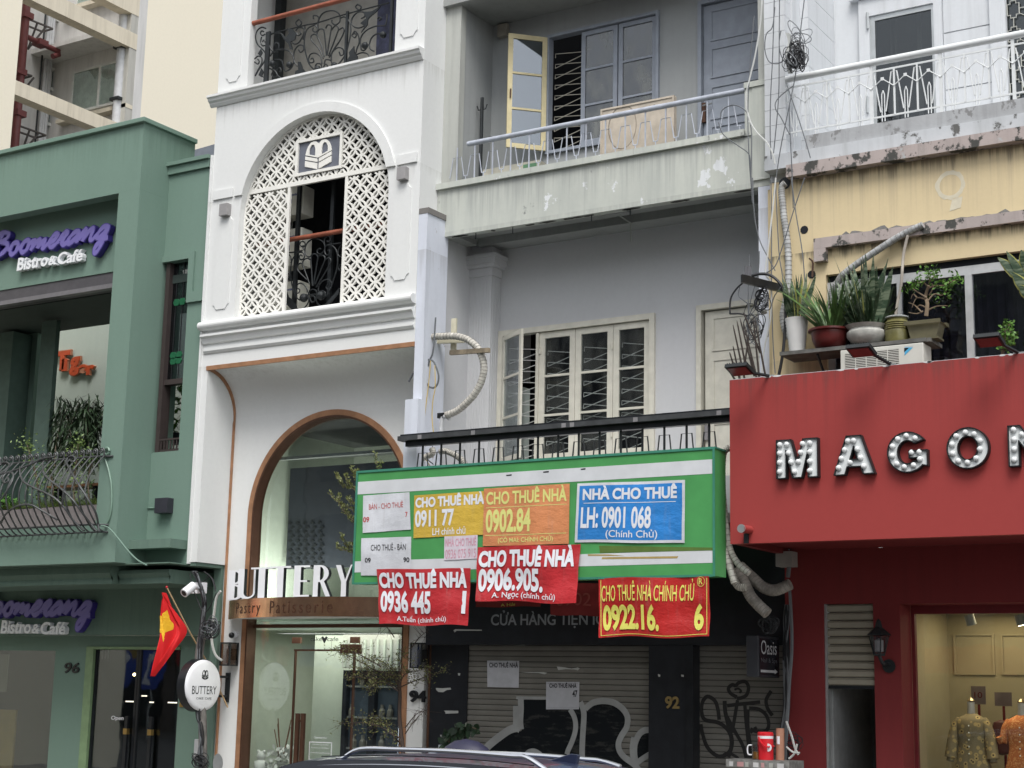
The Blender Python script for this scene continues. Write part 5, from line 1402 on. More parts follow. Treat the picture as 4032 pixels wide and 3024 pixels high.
# lower window
gl_l=glass('clear_old_glass',(.86,.88,.88),.22,.03,dirt=.10)
wn=thing('casement_window','lower cream white casement window of four leaves, leftmost ajar, above the black beam','window',(wl[0],YBL,wl[2]))
frame(wn,wl[0]+.09,wl[1]-.09,wl[2]+.05,wl[3]-.09,YBL-.01,m_cream_wood,.09)
xs_l=[xz('b3',c,1200,YBL)[0]for c in(935,1090,1384,1692)]
xs_l.append(wl[1]-.095)
for i in range(1,4):leaf_panel(wn,'window_leaf',xs_l[i]+.004,xs_l[i+1]-.004,wl[2]+.06,wl[3]-.10,YBL-.005,m_cream_wood,gl_l,st=.1)
box('mullion',m_cream_wood,wn,xs_l[1]-.05,xs_l[1],YBL-.03,YBL+.05,wl[2]+.05,wl[3]-.1)
grille(wn,wl[0]+.1,xs_l[1]-.05,wl[2]+.05,wl[3]-.09,YBL+.09,mat=flat('grille_white',(.6,.6,.58),.5))
for i in range(1,4):grille(wn,xs_l[i]+.09,xs_l[i+1]-.09,wl[2]+.12,wl[3]-.12,YBL+.07,mat=flat('grille_white',(.6,.6,.58),.5))
A=Vector((wl[0]+.1,YBL-.05,0));fr_=WZ(*q('b3',948,1233),wl[3]-.11)
open_leaf(wn,A,Vector((fr_.x,fr_.y,0)),wl[2]+.06,wl[3]-.11,m_cream_wood,gl_l,st=.07)
for x,z in((xs_l[3]-.01,wl[3]-.45),(xs_l[3]-.01,wl[2]+.4),(xs_l[4]-.01,wl[3]-.4),(xs_l[1]+.02,wl[3]-.4)):box('hinge',m_cream_wood,wn,x-.012,x+.012,YBL-.03,YBL-.006,z-.05,z+.05)
# doors
def panel_door(par,x0,x1,z0,z1,Y,mat,rows):
 box('door_leaf',mat,par,x0,x1,Y,Y+.05,z0,z1)
 mb=MB()
 for(a_,b_)in rows:
  mb=MB();mb.prism([(x0+.12,a_),(x1-.12,a_),(x1-.12,b_),(x0+.12,b_)],Y-.015,Y-.001,[[(x0+.15,a_+.03),(x1-.15,a_+.03),(x1-.15,b_-.03),(x0+.15,b_-.03)]])
  mb.build('panel_bead',mat,par)
du=thing('panel_door','blue grey panelled door at the right end of the upper balcony','door',(ud[0],YBU,ud[2]))
frame(du,ud[0]+.06,XGR-.06,ud[2],ud[3]-.06,YBU-.01,m_blue_wood,.06,name='door_frame',bottom=False)
zr_=[(xz('a4',1000,y0,YBU)[1],xz('a4',1000,y1,YBU)[1])for y0,y1 in((300,45),(605,355),(945,670))]
panel_door(du,ud[0]+.07,XGR-.07,ud[2],ud[3]-.07,YBU+.02,m_blue_wood,zr_+[(ud[2]+.1,zr_[-1][0]-.1)])
v=WQ('a4',768,900,YBU-.02);MB().box(v.x-.03,v.x+.03,YBU-.03,YBU+.018,v.z-.2,v.z+.12).build('lock_plate',m_bronze,du)
MB().tube([(v.x,YBU-.06,v.z+.06),(v.x+.16,YBU-.06,v.z+.07)],.012,6).build('handle',m_alu,du)
dl=thing('panel_door','cream white panelled door at the right end of the lower balcony','door',(ld[0],YBL,ld[2]))
frame(dl,ld[0]+.08,XGR-.09,ld[2],ld[3]-.08,YBL-.01,m_cream_wood,.08,name='door_frame',bottom=False)
zr_=[(xz('b4',1200,y0,YBL)[1],xz('b4',1200,y1,YBL)[1])for y0,y1 in((1400,1120),(1650,1465))]
panel_door(dl,ld[0]+.12,XGR-.1,ld[2],ld[3]-.1,YBL+.02,m_cream_wood,[zr_[0],(zr_[0][0]-.95,zr_[1][1]),(4.8,zr_[0][0]-1.1)])
v=WQ('c4',1140,235,YBL-.01);box('lock_plate',m_grey,dl,v.x-.025,v.x+.025,YBL-.02,YBL+.018,v.z-.13,v.z+.1)
# --- balcony railings ---------------------------------------------------------------
def hairpins(par,x0,n,p,Y,z0,z1,ztrap,mat,r=.009,bar=.02,bottom=True):
 for i in range(n):
  x=x0+i*p;mb=MB()
  mb.box(x-bar/2,x+bar/2,Y-.01,Y+.005,z0,z1)
  mb.tube([(x-p*.40,Y,z0+.10),(x-p*.23,Y,ztrap),(x+p*.23,Y,ztrap),(x+p*.40,Y,z0+.10)],r,5)
  if bottom:
   mb.tube([(x+p*.40,Y,z0+.10),(x+p*.60,Y,z0+.10)],r,5);mb.tube([(x+p*.5,Y,z0+.10),(x+p*.5,Y,z0)],r,5)
  mb.build('baluster',mat,par)
ra=thing('balcony_railing','pale blue grey tube railing with hairpin bars on the upper grey balcony','railing',(-11.5,YF2+.06,zled1))
zra=W(1776,580,YF2+.06).z
MB().tube([(XGL+.53,YF2+.06,zra),(xblk+.01,YF2+.06,zra)],.042,12).build('handrail',m_railp,ra,smooth=True)
hairpins(ra,W(1800,650,YF2+.06).x,15,.3436,YF2+.06,zled1,zra-.03,zra-.20,m_railp)
YR2=19.62
rb=thing('balcony_railing','black beam railing with hairpin bars above the green signboard','railing',(-11.4,YR2,5.0))
zq0,zq1=W(1619,1760,YR2).z,W(1619,1712,YR2).z
zq0=W(1700,1753,YR2).z
xr1=W(2790,1700,YR2).x
xre=-8.75
MB().box(XR+.2,xre,YR2-.05,YR2+.05,zq0,zq1-.10).build('beam',m_black,rb)
MB().box(XR+.1,xre,YR2-.12,YR2+.07,zq1-.099,zq1-.03).build('beam_flange',flat('black_flange',(.05,.052,.056),.5,var=.3),rb)
MB().box(XR+.12,xre,YR2-.08,YR2+.07,zq1-.029,zq1).build('beam_cap',m_black,rb)
for px_ in(1650,1860,2217,2250,2500,2830):
 X=W(px_,1740,YR2-.13).x;box('tape_patch',m_grey,rb,X-.035,X+.035,YR2-.124,YR2-.121,zq1-.098,zq1-.035)
hairpins(rb,W(1665,1780,YR2).x,15,(W(2793,1720,YR2).x-W(1665,1780,YR2).x)/14,YR2,zq0-.75,zq0,zq0-.11,m_iron,.011,.03)
box('lower_balcony_slab',m_gwall,g2,XGL+.2,XGR,19.5,YBL,4.42,4.6)
box('lower_balcony_upstand',m_gwall,g2,XGL+.2,XGR,19.5,19.7,4.6,zq0-.74)
# things on the upper balcony
bp=[xz(None,2366,432,20.95),xz(None,2655,380,20.95),xz(None,2655,620,20.95),xz(None,2360,680,20.95)]
t=thing('beige_panel','beige moulded panel with oval groove leaning on the upper balcony','panel',(bp[0][0],20.95,zled0))
x0,x1,z0,z1=bp[0][0],bp[1][0],zled0-.2,bp[0][1]
m_beige=flat('beige_plastic',(.50,.44,.36),.45,var=.15)
cxp,czp=xz(None,2450,500,20.95)
ov=[(cxp+.26*math.cos(a_)*abs(math.cos(a_))**-.35,czp+.30*math.sin(a_))if abs(math.cos(a_))>.05 else(cxp,czp+.30*math.sin(a_))for a_ in[u*PI/16 for u in range(32)]]
ov=[(cxp+.25*math.cos(a_),czp+.36*math.sin(a_))for a_ in[u*PI/16 for u in range(32)]]
ovi=[(cxp+.238*math.cos(a_),czp+.348*math.sin(a_))for a_ in[u*PI/16 for u in range(32)]]
MB().prism([(x0,z0),(x1,z0),(x1,z1),(x0,z1)],20.95,20.98,[ov]).build('board',m_beige,t)
MB().prism(ovi,20.955,20.985).build('oval_inset',m_beige,t)
box('rear_sheet',m_beige,t,x0,x1,20.99,21.03,z0,z1)
MB().prism([(x0,z0),(x1,z0),(x1,z1),(x0,z1)],20.935,20.949,[[(x0+.03,z0+.03),(x1-.03,z0+.03),(x1-.03,z1-.03),(x0+.03,z1-.03)]]).build('rim',m_beige,t)
for u in((x1-.33,z1-.12),((x0+x1)/2+.0,z0+.38)):MB().lathe([(.001,0),(.025,0),(.025,.004)],(u[0],20.93,u[1]),10,axis='y').build('screw_cap',m_black,t)
v0,v1=W(1887,690,21.1),W(1899,385,21.1)
t=thing('coat_stand','thin black coat stand in the corner of the upper grey balcony','coat stand',(v1.x,21.1,zled0-.2))
MB().tube([(v1.x,21.1,zled0-.3),(v1.x,21.1,v1.z)],.03,8).build('pole',m_iron,t)
for s in(-1,1):
 MB().tube([(v1.x,21.1,v1.z-.20),(v1.x+s*.07,21.1,v1.z-.21),(v1.x+s*.1,21.1,v1.z-.13)],.01,5).build('hook',m_iron,t)
r=rect('a3',640,1385,1100,1330,20.8)
t=thing('long_carton','long flat cream carton lying behind the left balusters of the upper balcony','box',(r[0],20.8,zled0))
MB().box(r[0],r[1],20.75,20.95,zled1-.25,r[3]-.02).build('carton',flat('carton_cream',(.5,.48,.40),.6),t)
box('green_label',flat('label_green',(.12,.25,.14),.6),t,r[1]-.3,r[1]-.05,20.745,20.749,r[3]-.12,r[3]-.06)
# brackets and insulated pipes on the left of the lower balcony
m_wrap=flat('wrapped_pipe',(.50,.48,.43),.7,var=.3,scale=18)
def wrapped(par_label,pts,r,base,mat=None,cat='pipe',name='insulated_pipe',wraps=True,grp=None):
 t=thing(name,par_label,cat,tuple(base),grp)
 P_=smooth_pts(pts,8)
 MB().tube(P_,r,10).build('pipe',mat or m_wrap,t,smooth=True)
 if wraps:
  mb=MB();k=0
  for i in range(1,len(P_)-1,2):
   d=(P_[i+1]-P_[i-1]).normalized();mb.tube([P_[i]-d*.003,P_[i]+d*.003],r+.004,10)
  o=mb.build('wrap_seam',flat('seam_grey',(.22,.21,.19),.8),t);o['kind']='stuff'
 return t
YP1=20.25
loop=[WQ('e3',*c,YP1)for c in((260,1230),(240,1050),(215,850),(222,620),(230,420),(262,270),(340,215),(460,205),(600,205),(720,240),(820,320),(880,430),(900,560),(870,700),(800,830),(700,940),(600,1020),(490,1065))]
wrapped('big loop of pale wrapped pipe standing out from the left wall of the lower balcony',loop,.055,loop[0])
lp2=[WQ('e2',*c,20.0)for c in((760,350),(850,335),(950,370),(1080,440),(1180,540),(1230,620))]
wrapped('short bent wrapped pipe seen through the black hairpin bars',lp2,.045,lp2[0])
lp3=[WQ('e2',*c,20.0)for c in((160,650),(260,590),(340,530),(420,480),(560,420),(640,370),(620,290))]
wrapped('wrapped pipe low against the white pier foot, left end of the black railing',lp3,.045,lp3[0])
for lab,pts_ in(('upright cream channel on the lime washed pier',[(170,1055),(165,1300)]),):
 a,b_=WQ('b3',*pts_[0],20.3),WQ('b3',*pts_[1],20.3)
 tag(MB().box(a.x-.03,a.x+.03,20.28,20.32,b_.z,a.z).build('steel_channel',flat('cream_steel',(.58,.55,.42),.5),None),lab,'bracket')
YA=20.45
mcs=flat('cream_steel',(.58,.55,.42),.5)
br=thing('unit_bracket','cream steel bracket with two arms on the left wall of the lower balcony','bracket',tuple(WQ('b3',370,1440,YA)))
a,b_=WQ('b3',392,1150,YA),WQ('b3',380,1440,YA)
MB().box(a.x-.045,a.x+.045,YA-.02,YA+.02,b_.z,a.z).build('upright',mcs,br)
a,b_=WQ('b3',200,1340,YA-.05),WQ('b3',470,1328,YA-.05)
MB().obox((a+b_)/2,(b_-a)/2,(0,.03,0),(0,0,.035)).build('arm',mcs,br)
a,b_=WQ('b3',360,1430,YA-.08),WZ(*q('b3',678,1408),WQ('b3',360,1430,YA-.08).z+.03)
b_=WQ('b3',678,1408,YA-.3)
MB().obox((a+b_)/2,(b_-a)/2,(0,.03,0),(0,0,.035)).build('arm',flat('rust_cream',(.28,.23,.16),.7,var=.4),br)
# open pipe mouth
v=WQ('e3',490,1085,20.35)
MB_t=thing('pipe_stub','white pipe elbow with open mouth under the wrapped pipe loop','pipe',tuple(v))
MB().tube([WQ('e3',*c,20.3)for c in((430,1240),(440,1150),(450,1085),(480,1075),(530,1100))],.035,8).build('elbow',m_pvc,MB_t,smooth=True)
box('dark_tape',m_black,MB_t,v.x-.12,v.x-.01,20.27,20.33,v.z-.02,v.z+.06)
# --- ground floor ---------------------------------------------------------------------
YS0=20.75
m_sh=flat('shutter_grey',(0.15,0.145,0.13),.6,var=.12,scale=3)
m_blk=flat('black_clad',(0.016,0.018,0.022),.3,var=.2)
zsh=xz(None,1852,2540,YS0)[1]
x1a,x1b=xz(None,1848,2560,YS0)[0],xz(None,2579,2560,YS0)[0]
x2a=xz('d4',738,700,YS0)[0]
box('black_fascia',m_blk,g2,XGL,XGR+.15,YS0-.2,YS0-.05,zsh,4.41)
for a_,b_,c_ in((XGL+.001,x1a,.03),(x1b,x2a,.19)):box('black_pier',m_blk,g2,a_,b_,YS0-c_,YS0+.1,.13,zsh-.001)
X=xz('d4',470,800,YS0-.2)[0]
box('pier_return',m_black,g2,x2a-.12,x2a-.001,YS0-.22,YS0-.191,.13,zsh-.002)
def shutter(nm,lab,x0,x1,z1,pitch=.081):
 t=thing(nm,lab,'shutter',(x0,YS0,.13))
 m=None;z=z1-pitch;k=0
 while z>.2:
  if m is None:
   mb=MB()
   mb.prism([(YS0-.002,0.004),(YS0-.008,.012),(YS0-.010,pitch*.5),(YS0-.008,pitch-.012),(YS0-.002,pitch-.003),(YS0+.01,pitch-.003),(YS0+.01,.004)],x0,x1,ax='x')
   mb.v=[(v[0]-x0,v[1]-YS0,v[2])for v in mb.v]
   me=bpy.data.meshes.new('slat');me.from_pydata(mb.v,[],mb.f);me.materials.append(m_sh)
   bm=bmesh.new();bm.from_mesh(me);bmesh.ops.recalc_face_normals(bm,faces=bm.faces);bm.to_mesh(me);bm.free();m=me
  add_mesh('slat',m,t,(0,0,z-.13))
  z-=pitch;k+=1
 box('backing',m_dark,t,x0+.001,x1-.001,YS0+.012,YS0+.03,.13,z1)
 return t
shutter('roller_shutter','wide grey roller shutter with bubble graffiti and two pasted notices',x1a,x1b,zsh)
shutter('roller_shutter','narrow dark grey roller shutter tagged in thin black spray, beside number 92',x2a,XGR+.2,xz('d4',740,655,YS0)[1])
# shop name on the fascia
mb=MB();Yt=YS0-.205
a=xz('d3',690,503,Yt);b_=xz('d3',1690,500,Yt);c=xz('d3',1180,370,Yt)
put_text(mb,'CỬA HÀNG TIỆN ÍCH',a[0],b_[0],a[1]-.03,xz('d3',800,372,Yt)[1],Yt,.008,.012)
tag(mb.build('fascia_lettering',flat('fascia_letter',(.24,.25,.27),.5)),'grey CỬA HÀNG TIỆN ÍCH lettering on the black fascia behind the banners','lettering')
mb=MB();r=rect('d4',455,1073,572,1178,YS0-.2);put_text(mb,'92',r[0],r[1],r[2],r[3],YS0-.21,.015,.03)
tag(mb.build('house_number',flat('dull_gold',(.30,.22,.09),.4,.4)),'dull gold number 92 on the black pier','house number')
# scraps of paper left on black pier and shutter
random.seed(21)
m_scrap=flat('paper_scrap',(.40,.41,.40),.8)
def scrap(k,pts_,Y,lab=None):
 tag(MB().prism([xz(k,x,y,Y)for x,y in pts_],Y,Y+.002).build('paper_scrap',m_scrap,None),lab,'paper','torn paper scraps')
scrap('d3',[(240,1005),(300,1008),(360,1003),(366,1018),(330,1022),(300,1040),(262,1038),(244,1022)],YS0-.035,'curled torn paper scrap highest on the black pier left of the shutter')
scrap('d3',[(305,1190),(424,1192),(424,1212),(320,1216),(318,1202)],YS0-.035,'flat torn paper strip midway down the black pier left of the shutter')
scrap('d3',[(275,1388),(380,1385),(392,1398),(330,1412),(280,1404)],YS0-.035,'ragged torn paper strip lowest on the black pier left of the shutter')
scrap('d3',[(420,884),(440,886),(436,905),(424,903)],YS0-.035,'tiny paper scrap on the black pier beside the top of the shutter')
scrap('d3',[(1228,830),(1300,838),(1350,848),(1400,838),(1416,846),(1400,862),(1370,854),(1300,852),(1240,860)],YS0-.014,'torn tape strip on the shutter above the right notice')
scrap('d3',[(925,876),(1060,876),(1120,876),(1150,882),(1130,894),(1080,884),(1000,882)],YS0-.014,'thin torn tape strip on the shutter right of the left notice')
scrap('d3',[(385,535),(400,526),(615,530),(618,538),(410,538),(395,552)],YS0-.205,'pale tape strip on the black fascia left of the lettering')
scrap('d4',[(395,892),(415,898),(412,915),(398,912)],YS0-.195,'tiny left paper scrap above number 92')
scrap('d4',[(585,896),(605,898),(606,916),(586,912)],YS0-.195,'tiny right paper scrap above number 92')
# bubble graffiti on the wide shutter, thin tag on the narrow one (flat paint)
YG1=YS0-.0122
def spray(par_name,lab,items,k,cat='graffiti'):
 t=thing(par_name,lab,cat,tuple(WQ(k,*items[0][1][0],YS0)))
 for i,(w_,pts_,m)in enumerate(items):
  if w_==0:
   MB().prism([xz(k,p.x,p.y,YG1)for p in smooth_pts([Vector(c)for c in pts_],4,closed=True)],YG1-.0002*i,YG1+.0005).build('paint_fill',m,t)
  else:
   pp=[xz(k,p.x,p.y,YG1)for p in smooth_pts([Vector(c)for c in pts_],5)]
   MB().ribbon(pp,w_,YG1-.001-.0002*i,YG1+.0004,step=.000004).build('paint_line',m,t)
 return t
m_gw=flat('spray_white',(.27,.28,.28),.7,var=.15,scale=4)
def spray_black():
 t=NT('spray_black');nz=t.ramp(t.noise((1.2,1,4.0),2.2,6,.7),.50,.66)
 c=t.mix(t.mul(nz,.5),(.010,.012,.014),(.065,.065,.06));t.set(c,.95,0,.05);return t.m
m_gb=spray_black()
spray('bubble_graffiti','large black bubble graffiti outlined in white on the wide roller shutter',[(0,[(60,1130),(120,1060),(200,990),(330,900),(430,870),(480,880),(500,800),(500,600),(500,500),(640,480),(800,480),(960,500),(1080,580),(1150,700),(1160,830),(1130,960),(1090,1060),(1060,1130),(1150,1200),(1150,1400),(600,1500),(0,1500),(-60,1300)],m_gb),(0,[(1240,1300),(1245,1000),(1260,700),(1290,600),(1370,540),(1500,510),(1640,530),(1750,620),(1800,720),(1790,830),(1740,920),(1700,1010),(1700,1100),(1750,1200),(1900,1330),(1980,1430),(1600,1500),(1250,1500)],m_gb),(0,[(1200,560),(1235,620),(1240,800),(1240,1300),(1100,1200),(1090,1100),(1150,950),(1170,800),(1150,680),(1110,600)],m_gb),(0,[(1920,1260),(1905,1150),(1920,1040),(1960,930),(2030,890),(2100,900),(2140,950),(2142,1100),(2050,1180),(1960,1240)],m_gb),(.12,[(0,1140),(90,1050),(200,960),(330,870),(430,840),(470,860)],m_gw),(.10,[(475,480),(478,600),(470,760),(480,860)],m_gw),(.17,[(440,565),(440,700),(440,840)],m_gw),(.045,[(420,465),(560,468),(700,470),(820,470)],m_gw),(.08,[(1090,610),(1140,700),(1160,800),(1150,900),(1110,1020),(1065,1120),(1050,1170)],m_gw),(.09,[(1215,520),(1250,600),(1262,700),(1250,900),(1240,1100),(1240,1300)],m_gw),(.09,[(1280,600),(1370,530),(1500,505),(1640,530),(1750,610),(1805,710),(1795,830),(1735,930),(1695,1020),(1700,1110),(1760,1200),(1880,1290),(1960,1380)],m_gw),(.09,[(1910,1290),(1890,1150),(1900,1030),(1950,920),(2020,870),(2090,870),(2138,905)],m_gw),(.10,[(1890,960),(1870,1100),(1890,1250),(1930,1310)],m_gw),(.08,[(1930,1270),(2000,1220),(2080,1170),(2140,1135)],m_gw),(.10,[(540,1190),(580,1150),(640,1140),(700,1170),(740,1210)],m_gw)],'gr')
m_tag=flat('spray_thin',(.016,.016,.016),.7)
spray('thin_graffiti','thin black sprayed tag on the narrow roller shutter behind the red cooler',[(.055,[(895,1265),(885,1180),(860,1110),(800,1075),(760,1120),(752,1200),(780,1265),(880,1285),(950,1330),(990,1400),(990,1500),(950,1550),(880,1560),(800,1490),(760,1380),(745,1300)],m_tag),(.06,[(940,1110),(945,1200),(975,1330),(1000,1450),(970,1570)],m_tag),(.05,[(960,1240),(1030,1370),(1090,1480),(1120,1600)],m_tag),(.05,[(1045,1105),(1025,1230),(1000,1370)],m_tag),(.05,[(1040,1080),(990,1050),(970,1010),(1000,980),(1030,985),(1060,960),(1110,955),(1135,1000),(1120,1060),(1080,1085),(1040,1090)],m_tag),(.03,[(1020,1020),(1050,1010),(1075,1030),(1060,1045)],m_tag),(.05,[(960,1150),(1040,1140),(1140,1130),(1230,1120)],m_tag),(.05,[(1105,1140),(1115,1280),(1130,1420),(1145,1600)],m_tag),(.04,[(1150,1370),(1200,1330),(1180,1340)],m_tag),(.05,[(1130,1180),(1130,1330),(1150,1480),(1160,1600)],m_tag),(.05,[(1140,1170),(1220,1180),(1280,1230),(1300,1310),(1270,1360),(1200,1360),(1150,1340)],m_tag),(.05,[(1320,1030),(1280,1100),(1290,1170),(1330,1230)],m_tag),(.04,[(930,1550),(980,1540),(1040,1570),(1060,1600)],m_tag)],'d4')
# ------------------------------------------------------------------ yellow house with red shop (right)
m_yel=wall('yellow_render',(0.64,0.53,0.33),(0.42,0.34,0.23),0.14,0.30,0.9,patches=[((.62,.60,.55),1.5,.735,(3,3,8))],drips=[(9.17,.28,(.07,.06,.045),.9),(9.17,1.2,(.45,.37,.25),.5),(8.10,.22,(.10,.09,.07),.8),(6.6,1.5,(.38,.32,.22),.5)])
m_pink=wall('mouldy_pink',(0.42,0.36,0.34),(0.20,0.19,0.18),0.5,0.5,0.9,patches=[((.07,.07,.065),3.6,.515,(2,8,4)),((.40,.41,.41),2.4,.66,(7,1,2))],bump=.5)
m_conc=wall('bare_concrete',(0.40,0.41,0.42),(0.17,0.17,0.17),0.5,0.9,0.95,bump=.6,patches=[((.22,.22,.22),4.0,.56,(3,3,3))])
m_lime=wall('white_lime',(0.60,0.62,0.64),(0.38,0.39,0.40),0.4,0.25,0.85)
m_lime2=wall('white_lime_mould',(0.52,0.54,0.56),(0.28,0.29,0.29),0.5,0.5,0.85,patches=[((.12,.12,.115),3.0,.57,(1,2,9))])
m_ral=flat('white_rail',(0.66,0.68,0.68),.4,var=.06)
XY0,XY1=-8.598,-2.2
YY=20.3
yh=thing('yellow_shop_house','yellow and white shop house with mouldy ledges above the red shop','building',((XY0+XY1)/2,YY,.13))
def ZY(k,x,y,Y=YY):return xz(k,x,y,Y)[1]
zp0=ZY('a5',140,1447,YY-.16);zp1=ZY('a5',150,1345,YY-.16)
zw1=ZY('a5',40,1265,YY-.05);zu1=ZY('a5',310,1108,YY)
# yellow wall with the window opening
wy=(xz('b5',455,795,YY)[0],XY1-.2,5.9,xz('b5',455,795,YY)[1])
MB().prism([(XY0+.08,4.2),(XY1,4.2),(XY1,zp0),(XY0+.08,zp0)],YY,YY+.18,[[(wy[0],wy[2]),(wy[1],wy[2]),(wy[1],wy[3]),(wy[0],wy[3])]]).build('yellow_wall',m_yel,yh)
box('party_edge',m_yel,yh,XY0,XY0+.078,YY+.1,YY+.3,4.2,zp0-.05)
x9=xz('a5',130,1400,YY-.16)[0]
box('mouldy_ledge',m_pink,yh,x9,XY1,YY-.16,YY+.18,zp0+.001,zp1)
box('lime_band',m_lime2,yh,XY0+.02,XY1,YY-.06,YY+.18,zp1+.001,zw1)
box('concrete_upstand',m_conc,yh,xz('a5',290,1150,YY-.02)[0],XY1,YY-.02,YY+.17,zw1+.001,zu1)
box('floor_slab',m_lime,yh,XY0+.02,XY1,YY+.181,24.4,zp1-.1,zw1+.1)
# rusticated pilaster at the boundary
xq1=xz('a4',1425,300,YY)[0]
z=zw1+.002;i=0
while z<17:
 h=.235
 box('pilaster_block',m_lime,yh,XY0,xq1,YY+.02,YY+.5,z,z+h-.006);z+=h;i+=1
box('pilaster_core',m_lime,yh,XY0+.012,xq1-.012,YY+.032,YY+.49,zw1,17)
# balcony side wall with horizontal grooves, and back wall
xsd=xz('a5',300,400,YY+.5)[0];YYB=21.95
box('side_pier',m_lime,yh,xq1+.001,xsd-.12,YY+.25,YY+.55,zu1-.3,17)
z=zw1;
while z<16.5:
 box('wall_course',m_lime,yh,xsd-.119,xsd,YY+.56,YYB,z,z+.235*1.6-.006);z+=.235*1.6
box('side_wall_core',m_lime,yh,xsd-.20,xsd-.1195,YY+.551,YYB,zw1,17)
dY=(xz('a5',745,100,YYB)[0],xz('a5',1345,500,YYB)[0],zu1-.9,xz('a5',770,75,YYB)[1])
gY=(xz('a5',1905,400,YYB)[0],XY1,zu1-.6,17.0)
MB().prism([(xsd-.1,zw1),(XY1,zw1),(XY1,17.2),(xsd-.1,17.2)],YYB,YYB+.15,[[(dY[0],dY[2]),(dY[1]+.12,dY[2]),(dY[1]+.12,dY[3]),(dY[0],dY[3])],[(gY[0],gY[2]),(gY[1]-.1,gY[2]),(gY[1]-.1,gY[3]),(gY[0],gY[3])]]).build('balcony_back_wall',m_lime,yh)
xp0,xp1=xz('a5',1430,500,YYB)[0],xz('a5',1820,500,YYB)[0]
z=zu1-.8
while z<16.8:
 box('wall_panel',m_lime,yh,xp0,xp1,YYB-.02,YYB-.001,z,z+.86);z+=.88
box('room_back',flat('room_grey',(.07,.07,.065),.9),yh,xsd,XY1,23.6,23.7,4.2,17.2)
ad=thing('balcony_door','tall dark glass door in white frame on the right upper balcony','door',(dY[0],YYB,dY[2]))
MB().prism([(dY[0]-.02,dY[2]),(dY[1]+.14,dY[2]),(dY[1]+.14,dY[3]+.12),(dY[0]-.02,dY[3]+.12)],YYB-.07,YYB+.05,[[(dY[0]+.14,dY[2]+.0),(dY[1]+.02,dY[2]+.0),(dY[1]+.02,dY[3]-.16),(dY[0]+.14,dY[3]-.16)]]).build('door_frame',m_lime,ad)
MB().prism([(dY[0]+.141,dY[2]),(dY[1]+.019,dY[2]),(dY[1]+.019,dY[3]-.161),(dY[0]+.141,dY[3]-.161)],YYB-.04,YYB+.02,[[(dY[0]+.22,dY[2]+.1),(dY[1]-.02,dY[2]+.1),(dY[1]-.02,dY[3]-.24),(dY[0]+.22,dY[3]-.24)]]).build('leaf_frame',m_alu,ad)
box('pane',glass('door_glass',(.6,.62,.6),.22,.03),ad,dY[0]+.22,dY[1]-.02,YYB-.02,YYB-.01,dY[2]+.1,dY[3]-.24)
for x in(.09,.12,.5):box('curtain_fold',flat('grey_curtain',(.16,.16,.155),.9),ad,dY[0]+.25+x,dY[0]+.31+x,YYB+.3,YYB+.34,dY[2],dY[3])
for y in(170,855):
 v=WQ('a5',797,y,YYB-.08);MB().tube([(v.x,YYB-.09,v.z-.13),(v.x,YYB-.09,v.z+.13)],.02,6).build('hinge',m_alu,ad)
box('transom',m_lime,ad,dY[0]-.15,dY[1]+.3,YYB-.12,YYB-.001,dY[3]+.13,dY[3]+.22)
# patterned grille window at far right
gw=thing('grille_window','dark window with white geometric iron grille at the right edge of the balcony','window',(gY[0],YYB,gY[2]))
box('frame_post',m_lime,gw,gY[0]-.16,gY[0]-.001,YYB-.08,YYB-.021,gY[2],17)
box('frame_post',m_lime,gw,gY[0]-.001,gY[0]+.06,YYB-.06,YYB+.05,gY[2],17)
box('pane',glass('door_glass',(.6,.62,.6),.22,.03),gw,gY[0]+.06,gY[1]-.1,YYB+.04,YYB+.05,gY[2],17)
mb=MB();pz=.40;
for c_ in range(4):
 for r_ in range(16):
  cx=gY[0]+.16+c_*.30;cz=gY[2]+.2+r_*pz+(pz/2 if c_%2 else 0)
  w_,h_,n_=.085,.13,.045
  o_=[(cx-w_,cz-h_+n_),(cx-w_+n_,cz-h_+n_),(cx-w_+n_,cz-h_),(cx+w_-n_,cz-h_),(cx+w_-n_,cz-h_+n_),(cx+w_,cz-h_+n_),(cx+w_,cz+h_-n_),(cx+w_-n_,cz+h_-n_),(cx+w_-n_,cz+h_),(cx-w_+n_,cz+h_),(cx-w_+n_,cz+h_-n_),(cx-w_,cz+h_-n_)]
  mb.ribbon(o_+[o_[0]],.014,YYB+.0,YYB+.012)
  mb.ribbon([(cx+w_,cz),(cx+.30-w_,cz)],.012,YYB+.001,YYB+.012);mb.ribbon([(cx,cz+h_),(cx,cz+pz-h_)],.012,YYB+.0012,YYB+.012)
  mb.ribbon([(cx+w_,cz-h_*.6),(cx+.15,cz-h_*.9),(cx+.30-w_,cz-pz/2+h_*.6)],.010,YYB+.0014,YYB+.012)
o=mb.build('iron_grille',flat('grille_pale',(.42,.42,.38),.5),gw)
